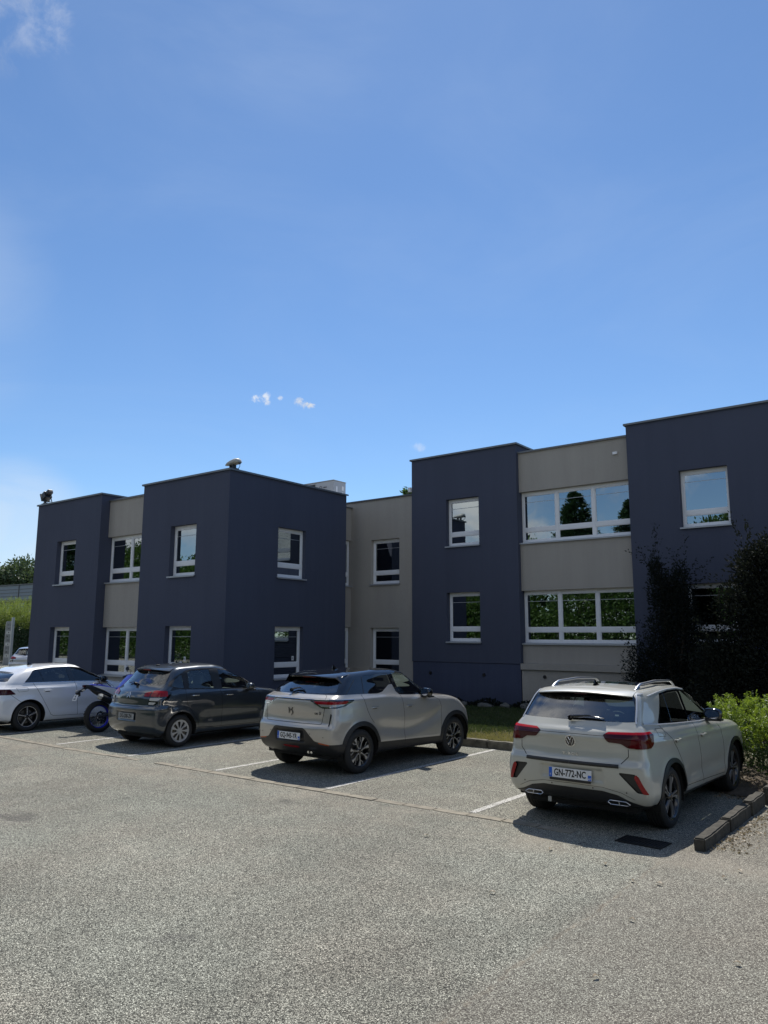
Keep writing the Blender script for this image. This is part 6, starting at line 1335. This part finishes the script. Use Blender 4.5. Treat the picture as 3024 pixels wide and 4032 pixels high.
# bed with leaf litter and the yew hedge right of the cars
M['litter_soil'] = mat('litter strewn soil', (.085, .065, .045), .97, var=.45, vscale=14, bump=1.0, bscale=26)
mb = MB(); V = []; 
gx = np.linspace(-3.35, 3.4, 40); gy_ = np.linspace(11.75, 13.6, 14)
for y in gy_:
    for x in gx: V.append((x, y + .25 * math.sin(x * 3) * (y < 12), .012 + .13 * min(1, max(0, (y - 11.75) / .7)) + .01 * math.sin(x * 9 + y * 7)))
k = len(gx); mb.add(V, [(j * k + i, j * k + i + 1, (j + 1) * k + i + 1, (j + 1) * k + i) for j in range(len(gy_) - 1) for i in range(k - 1)]); tag(mb.build('planting_bed', 'litter_soil', smooth=True), kind='structure')
t_ = thing('yew_hedge', 'bright green yew hedge with upright shoots beside the nose of the light grey crossover', 'hedge', (-.6, 13.3, .1)); g = np.random.default_rng(77)
mb = MB(); SP, SD = [], []; OP, OD = [], []; BK = []
for i in range(1900):                                   # needle set along each shoot
    x = g.uniform(-2.95, 3.4); y = g.uniform(-.85, .75); edge_ = min(1, (x + 3.05) / .35); up_ = .40 + .55 * g.uniform(0, 1) ** .7; z = up_ * (.62 + .38 * edge_); fr_ = g.uniform() < .35
    if fr_: z = g.uniform(.12, .85); y = -.9
    d = np.array([g.normal(0, .75), g.normal(-.25, .5) - (.8 if fr_ else 0), 1.0]); L_ = g.uniform(.12, .34); d /= np.linalg.norm(d); o = np.array([x, y, z]); u_ = np.linspace(.04, 1, 26)
    bend = np.stack([.12 * u_ ** 2 * g.normal(0, .4) * np.ones(26), np.zeros(26), -.05 * u_ ** 2], 1); pts = o + d * (L_ * u_)[:, None] + bend * L_
    s_ = np.cross(d, g.normal(0, 1, 3)); s_ /= np.linalg.norm(s_)
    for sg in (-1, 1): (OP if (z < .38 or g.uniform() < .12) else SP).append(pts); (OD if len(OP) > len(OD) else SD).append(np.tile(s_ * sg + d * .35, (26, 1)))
    if i % 3 == 0: BK.append((o, o + d * L_ * .9))
leaves('shoots', np.vstack(SP), np.vstack(SD), .048, .017, 'leaf_yew', t_, .30, 78); leaves('inner_needles', np.vstack(OP), np.vstack(OD), .040, .012, 'leaf_yew_shade', t_, .3, 79)
n = 15000; P = np.stack([g.uniform(-2.9, 3.4, n), g.uniform(-.78, .7, n), g.uniform(.06, .74, n)], 1); leaves('shade_foliage', P, g.normal(0, 1, (n, 3)), .06, .022, 'leaf_yew_shade', t_, .5, 80)  # dark filling leaves stand in for the shaded gaps between shoots
for a, b in BK: mb.tube([a, b], [.006, .003], n=4)
for i in range(30): x = -2.8 + i * .21; mb.tube([(x, .0, -.05), (x + g.uniform(-.1, .1), g.uniform(-.3, .3), .35), (x + g.uniform(-.3, .3), g.uniform(-.6, .5), .75)], [.02, .014, .006], n=6)
mb.build('branches', 'bark', t_)
def shrub(loc, blobs, label, nleaf, leaf, material, seed, stems, name='plum_tree', cat='tree', shell=.1):
    t_ = thing(name, label, cat, loc); rr = random.Random(seed); mb = MB(); P, D = blob_points(blobs, nleaf, seed, shell)
    for i in range(stems):
        b = blobs[i % len(blobs)]; limb(mb, (rr.uniform(-.15, .15), rr.uniform(-.1, .1), -.1), (b[0], b[1], b[2] + b[5] * .6), .045, .006, .12, 7, rr)
    mb.build('trunk', 'bark', t_, smooth=True); D[:, 2] += .4; leaves('crown', P, D, leaf, leaf * .5, material, t_, .6, seed)
    TP, TD = [], []; g = np.random.default_rng(seed)          # long shoots that break the outline
    for i in range(70):
        b = blobs[g.integers(len(blobs))]; d = g.normal(0, 1, 3); d[2] = abs(d[2]) + .2; d /= np.linalg.norm(d); s = np.array(b[:3]) + d * np.array(b[3:]) * .8; u_ = np.linspace(0, 1, 22)[:, None]; L_ = g.uniform(.3, .6); TP.append(s + (d + [0, 0, .5]) * L_ * u_ + g.normal(0, .03, (22, 3))); TD.append(np.tile(d, (22, 1)))
    leaves('shoots', np.vstack(TP), np.vstack(TD), leaf, leaf * .5, material, t_, .6, seed + 1); return t_
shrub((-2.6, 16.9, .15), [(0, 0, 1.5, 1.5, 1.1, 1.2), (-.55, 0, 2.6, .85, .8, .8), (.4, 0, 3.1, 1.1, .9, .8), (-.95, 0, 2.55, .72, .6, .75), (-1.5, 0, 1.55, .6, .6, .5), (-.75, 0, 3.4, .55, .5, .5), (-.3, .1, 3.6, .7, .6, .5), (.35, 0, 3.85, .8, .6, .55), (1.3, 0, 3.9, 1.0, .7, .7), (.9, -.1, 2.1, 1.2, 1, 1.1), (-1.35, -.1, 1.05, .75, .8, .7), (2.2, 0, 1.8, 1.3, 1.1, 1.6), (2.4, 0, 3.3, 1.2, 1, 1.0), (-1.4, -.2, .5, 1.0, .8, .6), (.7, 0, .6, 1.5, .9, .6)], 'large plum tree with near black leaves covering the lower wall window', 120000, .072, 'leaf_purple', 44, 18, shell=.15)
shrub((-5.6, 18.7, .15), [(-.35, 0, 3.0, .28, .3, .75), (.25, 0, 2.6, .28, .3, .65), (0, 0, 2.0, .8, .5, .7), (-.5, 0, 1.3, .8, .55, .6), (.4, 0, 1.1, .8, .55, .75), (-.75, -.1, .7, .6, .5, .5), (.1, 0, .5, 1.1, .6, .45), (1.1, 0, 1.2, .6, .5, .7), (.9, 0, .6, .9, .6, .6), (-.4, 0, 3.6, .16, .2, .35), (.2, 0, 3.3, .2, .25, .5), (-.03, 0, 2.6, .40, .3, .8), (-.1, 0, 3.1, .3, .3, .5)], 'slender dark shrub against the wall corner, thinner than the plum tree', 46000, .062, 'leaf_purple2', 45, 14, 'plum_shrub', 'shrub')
# leaves and twigs dropped on the asphalt
g = np.random.default_rng(12); n = 1700; P = []
for i in range(n):
    y = g.uniform(8.5, 12.4); side_k = g.uniform() < .55; x = -2.33 + abs(g.normal(0, .16)) + (y - 8.5) * .03 if side_k else g.uniform(-3.0, -2.3)
    if not side_k: y = g.uniform(11.3, 12.6)
    P.append((x, y, .012 + (0.13 * min(1, max(0, (y - 11.75) / .7)) if y > 11.75 else 0)))
M['litter'] = leaf_mat('dry fallen leaves', (.12, .08, .045), (.36, .29, .20), .15)
tag(leaves('leaf_litter', np.array(P), g.normal(0, 1, (n, 3)) * [1, 1, .15], .032, .017, 'litter', None, .1, 13), kind='stuff', label='dry leaf litter along the dark kerb', cat='leaf litter')
P = np.array([(-3.62, 7.55, .01), (-2.62, 7.05, .01), (-2.42, 7.1, .01), (-1.42, 5.75, .01), (-1.66, 4.05, .01), (-1.35, 6.7, .01), (-3.0, 7.4, .01), (-2.0, 7.6, .01), (-2.3, 6.1, .01), (-1.9, 7.9, .01), (-1.5, 7.3, .01), (-3.4, 6.0, .01), (-4.9, 7.2, .01), (-2.1, 5.0, .01)])
LL = ['leaf']
for i, p in enumerate(P):
    rr = random.Random(i); mb = MB(); L_ = .05 + .02 * rr.random(); V = []; n_ = 9
    for k_ in range(n_):
        u_ = k_ / (n_ - 1); w = math.sin(math.pi * u_ ** .8) * L_ * .26; V += [(u_ * L_, -w, .004 + .012 * abs(w) / L_ + .012 * math.sin(u_ * 3)), (u_ * L_, 0, .002 + .012 * math.sin(u_ * 3)), (u_ * L_, w, .004 + .02 * abs(w) / L_ + .012 * math.sin(u_ * 3))]
    mb.add(V, [(3 * k_ + j, 3 * k_ + j + 1, 3 * k_ + j + 4, 3 * k_ + j + 3) for k_ in range(n_ - 1) for j in range(2)]); o = mb.build('fallen_leaf', 'litter', smooth=True, fix=False); o.location = tuple(p); o.rotation_euler = (0, 0, rr.uniform(0, 6.28))
    tag(o, 'small pale dry leaf lying alone on the open asphalt', 'leaf', 'fallen leaves scattered on the asphalt')

# ---------------------------------------------------------------- motorbikes
M['blue_plastic'] = mat('blue plastic', (.07, .08, .62), .3, coat=.5); M['white_plastic'] = mat('white plastic', (.72, .73, .76), .3, coat=.5)
M['blue_rim'] = mat('blue anodised rim', (.02, .025, .42), .3, metal=.6); M['engine'] = mat('grey engine metal', (.09, .09, .095), .45, metal=.8); M['can'] = mat('satin black exhaust can', (.03, .032, .034), .35, metal=.5)
M['screen'] = glass_mat('clear plastic screen', (.72, .74, .76), .06)
def slab(mb, prof, x0, x1, bev=.012, m=0, taper=None):
    """side outline (along, height) given a width from x0 to x1, edges rounded"""
    bm = bmesh.new(); n = len(prof); a = [bm.verts.new((x0, p[0], p[1])) for p in prof]; b = [bm.verts.new((x1, p[0], p[1])) for p in prof]
    bm.faces.new(a); bm.faces.new(b[::-1])
    for i in range(n): bm.faces.new((a[i], b[i], b[(i + 1) % n], a[(i + 1) % n]))
    bmesh.ops.recalc_face_normals(bm, faces=bm.faces); bmesh.ops.bevel(bm, geom=bm.edges[:], offset=bev, segments=2, affect='EDGES', profile=.6)
    if taper:
        for v in bm.verts: k = np.interp(v.co.y, [q[0] for q in taper], [q[1] for q in taper]); v.co.x *= k
    bm.verts.index_update(); mb.add([v.co for v in bm.verts], [[v.index for v in f.verts] for f in bm.faces], m); bm.free()
def bike_wheel(t, s, r, w, rim_r, rim_m, name='wheel', spokes=True):
    mb = MB(); pr = [(-w * .34, rim_r)] + [(w / 2 * math.sin(a) * 1.0, rim_r + .012 + (r - rim_r - .012) * math.cos(a) ** .6 if math.cos(a) > 0 else rim_r + .012) for a in np.linspace(-1.55, 1.55, 13)] + [(w * .34, rim_r)]
    mb.lathe(pr, 56); 
    for i in range(64):                                  # tread blocks
        a = 2 * math.pi * i / 64
        for x in (-.032, 0, .032): mb.rbox((x + (.008 if i % 2 else -.008), (r + .001) * math.cos(a), (r + .001) * math.sin(a)), (.022, .020, .008), .002, rot=Matrix.Rotation(a - math.pi / 2, 3, 'X'))
    o = mb.build(name, 'rubber', t, smooth=True, angle=50); o.location = (0, s, r)
    mb = MB(); mb.lathe([(-w * .33, rim_r + .006), (-w * .30, rim_r - .012), (-w * .12, rim_r - .02), (w * .12, rim_r - .02), (w * .30, rim_r - .012), (w * .33, rim_r + .006)], 56); mb.build('rim', rim_m, o, smooth=True, angle=60)
    mb = MB(); mb.lathe([(-.075, .0), (-.07, .028), (-.05, .045), (.05, .045), (.07, .028), (.075, 0)], 24); mb.build('hub', 'engine', o, smooth=True, angle=40)
    mb = MB()
    for i in range(32): a = 2 * math.pi * i / 32; b = a + (.55 if i % 2 else -.55); x = .04 if (i // 2) % 2 else -.04; mb.tube([(x, .042 * math.cos(b), .042 * math.sin(b)), (0, (rim_r - .015) * math.cos(a), (rim_r - .015) * math.sin(a))], .0024, n=5)
    mb.build('spoke', 'satin', o)
    mb = MB(); mb.lathe([(.072, .072), (.072, .112), (.078, .112), (.078, .072)], 40)
    for i in range(8): a = 2 * math.pi * i / 8; mb.lathe([(.070, .012), (.080, .012), (.080, 0)], 10, c=(0, .112 * math.cos(a), .112 * math.sin(a)))
    for i in range(4): a = 2 * math.pi * i / 4; mb.tube([(.075, .03 * math.cos(a), .03 * math.sin(a)), (.075, .08 * math.cos(a + .4), .08 * math.sin(a + .4))], .008, n=6)
    mb.build('brake_disc', 'chrome', o, smooth=True, angle=40); return o
t = thing('motorbike', 'blue and white trail motorbike with spoked blue rimmed wheels leaning between two cars', 'motorbike', (-15.80, 10.10, 0), -R_(2)); t.rotation_euler = (0, -R_(5), -R_(2))
bike_wheel(t, 0, .34, .135, .245, 'blue_rim'); bike_wheel(t, 1.43, .345, .10, .265, 'blue_rim')
mb = MB(); 
for x in (-.095, .095): mb.tube([(x, .0, .34), (x, .30, .40), (x * .8, .56, .44)], [.022, .028, .03], n=8, flat=1.4)
mb.rbox((.1, -.01, .34), (.02, .12, .05), .006); mb.build('swingarm', 'engine', t, smooth=True)
mb = MB(); mb.rbox((0, .72, .46), (.26, .42, .30), .05); mb.lathe([(-.16, .09), (-.17, .11), (.15, .11), (.17, .09), (.17, 0)], 24, c=(0, .66, .42)); mb.rbox((0, .80, .70), (.18, .2, .26), .03)
for i in range(7): mb.box(-.11, .11, .69, .91, .60 + i * .03, .612 + i * .03)
mb.build('engine', 'engine', t, smooth=True)
mb = MB(); mb.tube([(0, 1.10, 1.08), (0, .82, .92), (0, .45, .84), (0, -.12, .93)], .024); 
for x in (-.11, .11): mb.tube([(x * .3, 1.08, 1.02), (x, .80, .72), (x, .55, .42)], .02); mb.tube([(x, .50, .60), (x * .9, .2, .80), (x * .7, -.1, .90)], .014)
mb.build('frame', 'engine', t, smooth=True)
mb = MB(); mb.tube([(.05, .95, .66), (.14, 1.02, .45), (.17, .75, .32), (.17, .50, .50), (.165, .34, .60)], .022, n=10); mb.build('exhaust_header', 'engine', t, smooth=True)
mb = MB(); a_, b_ = Vector((.175, .36, .585)), Vector((.185, -.05, .765)); mb.tube([a_, a_.lerp(b_, .08), a_.lerp(b_, .12), b_], [.03, .06, .068, .070], n=20); ex = mb.build('muffler', 'can', t, smooth=True, angle=50)
mb = MB(); d_ = (b_ - a_).normalized(); mb.tube([b_ - d_ * .002, b_ + d_ * .035, b_ + d_ * .075], [.074, .072, .045], n=6); mb.build('end_cap', 'lamp_grey', ex)
mb = MB(); 
for f_ in (.30, .38): c_ = a_.lerp(b_, f_); mb.tube([c_ - d_ * .008, c_ + d_ * .008], [.068, .068], n=20)
mb.tube([a_.lerp(b_, .33) + Vector((0, 0, .06)), (.12, .25, .78)], .008); mb.build('strap', 'satin', ex)
mb = MB(); slab(mb, [(-.37, 1.035), (-.34, 1.055), (-.12, 1.035), (.42, .905), (.46, .74), (.36, .68), (.20, .71), (.02, .79), (-.12, .87), (-.22, .955), (-.34, .985)], -.085, .085, .012, taper=[(-.4, .55), (-.1, .8), (.2, 1.25)]); mb.build('tail_fairing', 'black_trim', t, smooth=True)
for sg in (-1, 1):
    mb = MB(); slab(mb, [(-.20, 1.025), (-.05, 1.018), (.30, .950), (.445, .880), (.475, .755), (.40, .745), (.26, .80), (.08, .905)], sg * .086, sg * .100, .005, taper=[(-.4, .6), (-.1, .85), (.2, 1.25)]); mb.build('side_panel', 'white_plastic', t, smooth=True)
mb = MB(); slab(mb, [(-.22, 1.035), (-.20, 1.065), (.0, 1.045), (.22, .985), (.38, .945), (.52, .965), (.52, .90), (.36, .88), (.2, .92)], -.10, .10, .02, taper=[(-.3, .55), (.1, 1.1), (.4, 1.0), (.7, .7)]); mb.build('seat', 'blue_plastic', t, smooth=True)
mb = MB(); slab(mb, [(.42, .915), (.54, 1.00), (.66, 1.12), (.80, 1.245), (1.0, 1.20), (1.22, 1.00), (1.16, .78), (1.0, .74), (.82, .84), (.60, .85), (.44, .86)], -.12, .12, .03, taper=[(.5, .8), (.8, 1.1), (1.2, 1.3)]); mb.build('fuel_tank_fairing', 'blue_plastic', t, smooth=True)
mb = MB(); mb.tube([(-.07, -.10, 1.045), (-.13, -.06, 1.085), (-.135, .12, 1.065), (-.12, .22, .99)], .011); mb.tube([(.07, -.10, 1.045), (.13, -.06, 1.085), (.135, .12, 1.065), (.12, .22, .99)], .011); mb.build('grab_rail', 'black_trim', t, smooth=True)
mb = MB(); slab(mb, [(-.54, .90), (-.50, .935), (-.38, .985), (-.30, 1.01), (-.30, .97), (-.42, .90)], -.05, .05, .008); slab(mb, [(-.56, .895), (-.46, .90), (-.46, .82), (-.50, .80)], -.035, .035, .006); mb.build('plate_carrier', 'black_trim', t, smooth=True)
mb = MB(); mb.rbox((0, -.36, 1.025), (.10, .05, .05), .012); mb.build('tail_light', 'red_dark', t, smooth=True)
mb = MB(); 
for sg in (-1, 1): mb.tube([(sg * .04, -.44, .93), (sg * .12, -.45, .93)], .007); mb.rbox((sg * .15, -.455, .93), (.07, .035, .03), .012)
mb.build('indicator', 'lamp_grey', t, smooth=True)
mb = MB(); mb.rbox((0, 0, 0), (.17, .008, .13), .003, rot=Matrix.Rotation(R_(-24), 3, 'X')); o = mb.build('licence_plate', 'plate_white', t); o.location = (0, -.565, .78)
v, f = text_mesh('GE', .05, .002, .001, .9); v2_, f2 = text_mesh('862-JR', .038, .002, .001, .9); mb = MB(); rt = Matrix.Rotation(R_(-24), 3, 'X')
mb.add([rt @ Vector((a, -.006 - c, b + .028)) for a, b, c in v], f); mb.add([rt @ Vector((a, -.006 - c, b - .028)) for a, b, c in v2_], f2); mb.build('lettering', 'ink', o)
# steering group: fork, bars, mirrors, mask, front mudguard
mb = MB(); 
for x in (-.09, .09): mb.tube([(x, 1.40, .36), (x, 1.16, 1.0), (x, 1.10, 1.16)], [.03, .026, .022], n=10)
mb.rbox((0, 1.11, 1.13), (.24, .07, .04), .01); mb.build('fork', 'satin', t, smooth=True)
mb = MB(); mb.tube([(-.40, .88, 1.205), (-.24, .92, 1.23), (-.10, 1.04, 1.22), (.10, 1.04, 1.22), (.24, .92, 1.23), (.40, .88, 1.205)], .012); mb.tube([(-.42, .87, 1.205), (-.29, .905, 1.225)], .018); mb.tube([(.42, .87, 1.205), (.29, .905, 1.225)], .018)
slab(mb, [(.90, 1.185), (1.02, 1.215), (1.04, 1.255), (.93, 1.255)], -.40, -.27, .01); slab(mb, [(.90, 1.185), (1.02, 1.215), (1.04, 1.255), (.93, 1.255)], .27, .40, .01); mb.rbox((0, 1.06, 1.255), (.16, .10, .05), .015); hb = mb.build('handlebar', 'black_trim', t, smooth=True)
for sg in (-1, 1): mb = MB(); mb.tube([(sg * .24, .94, 1.23), (sg * .22, .96, 1.32), (sg * .33, .96, 1.375)], .006); mb.lathe([(-.012, 0), (-.012, .045), (.008, .05), (.016, .03), (.018, 0)], 20, axis='Y', c=(sg * .37, .955, 1.39)); mb.v = [((x - sg * .37) * 1.35 + sg * .37 if abs(x) > .32 else x, y, z) for x, y, z in mb.v]; mb.build('mirror', 'black_trim', hb, smooth=True); mb = MB(); mb.lathe([(-.0135, 0), (-.0135, .040)], 20, axis='Y', c=(sg * .37, .955, 1.39)); mb.build('mirror_glass', 'chrome', hb)
mb = MB(); slab(mb, [(1.16, 1.22), (1.22, 1.26), (1.34, 1.02), (1.30, .92), (1.20, .98)], -.11, .11, .03); mb.build('headlamp_mask', 'blue_plastic', t, smooth=True)
mb = MB(); slab(mb, [(1.12, .80), (1.30, .80), (1.60, .80), (1.78, .74), (1.60, .765), (1.3, .76), (1.1, .74)], -.07, .07, .012); mb.build('front_mudguard', 'blue_plastic', t, smooth=True)
mb = MB(); mb.tube([(-.10, .62, .36), (-.24, .66, .05), (-.26, .60, .035)], .012); mb.build('side_stand', 'engine', t)
# scooter beyond it: only its screen and a mirror clear the dark car's roof
t = thing('scooter', 'dark scooter whose clear screen and mirror rise over the roof of the dark grey hatchback', 'scooter', (-16.95, 12.05, 0), -R_(10))
bike_wheel(t, 0, .26, .13, .18, 'rim_dark'); bike_wheel(t, 1.38, .26, .12, .18, 'rim_dark')
M['scoot'] = mat('dark scooter plastic', (.03, .032, .036), .3, coat=.6)
mb = MB(); slab(mb, [(-.42, .62), (-.40, .80), (.10, .84), (.50, .78), (.62, .30), (.95, .28), (1.08, .60), (1.10, 1.02), (1.22, 1.05), (1.40, .80), (1.30, .50), (1.05, .18), (.45, .18), (.2, .45), (-.2, .50)], -.19, .19, .05); mb.build('body', 'scoot', t, smooth=True)
mb = MB(); slab(mb, [(-.40, .80), (-.42, .90), (-.1, .93), (.15, .86), (.48, .84), (.50, .77)], -.15, .15, .03); mb.build('seat', 'seat', t, smooth=True)
mb = MB(); mb.tube([(-.34, 1.0, 1.06), (-.12, 1.06, 1.08), (.12, 1.06, 1.08), (.34, 1.0, 1.06)], .014); hb = mb.build('handlebar', 'black_trim', t, smooth=True)
for sg in (-1, 1): mb = MB(); mb.tube([(sg * .22, 1.03, 1.08), (sg * .28, 1.05, 1.28), (sg * .30, 1.05, 1.34)], .008); mb.rbox((sg * .31, 1.04, 1.40), (.05, .03, .16), .012); mb.build('mirror', 'black_trim', hb, smooth=True)
mb = MB(); V = []
for i in range(9):
    for j in range(9): u_, w_ = i / 8, j / 8 * 2 - 1; hw = .20 - .06 * u_ ** 2; V.append((w_ * hw, 1.20 - .17 * u_ - .05 * w_ * w_, 1.0 + .47 * u_ * (1 - .06 * w_ * w_)))
mb.add(V, [(i * 9 + j, i * 9 + j + 1, (i + 1) * 9 + j + 1, (i + 1) * 9 + j) for i in range(8) for j in range(8)]); mb.build('screen', 'screen', t, smooth=True)
mb = MB(); e_ = [V[i * 9] for i in range(9)] + [V[8 * 9 + j] for j in range(9)] + [V[i * 9 + 8] for i in range(8, -1, -1)]; mb.tube(e_, .008, n=6); mb.build('screen_edge', 'black_trim', t)
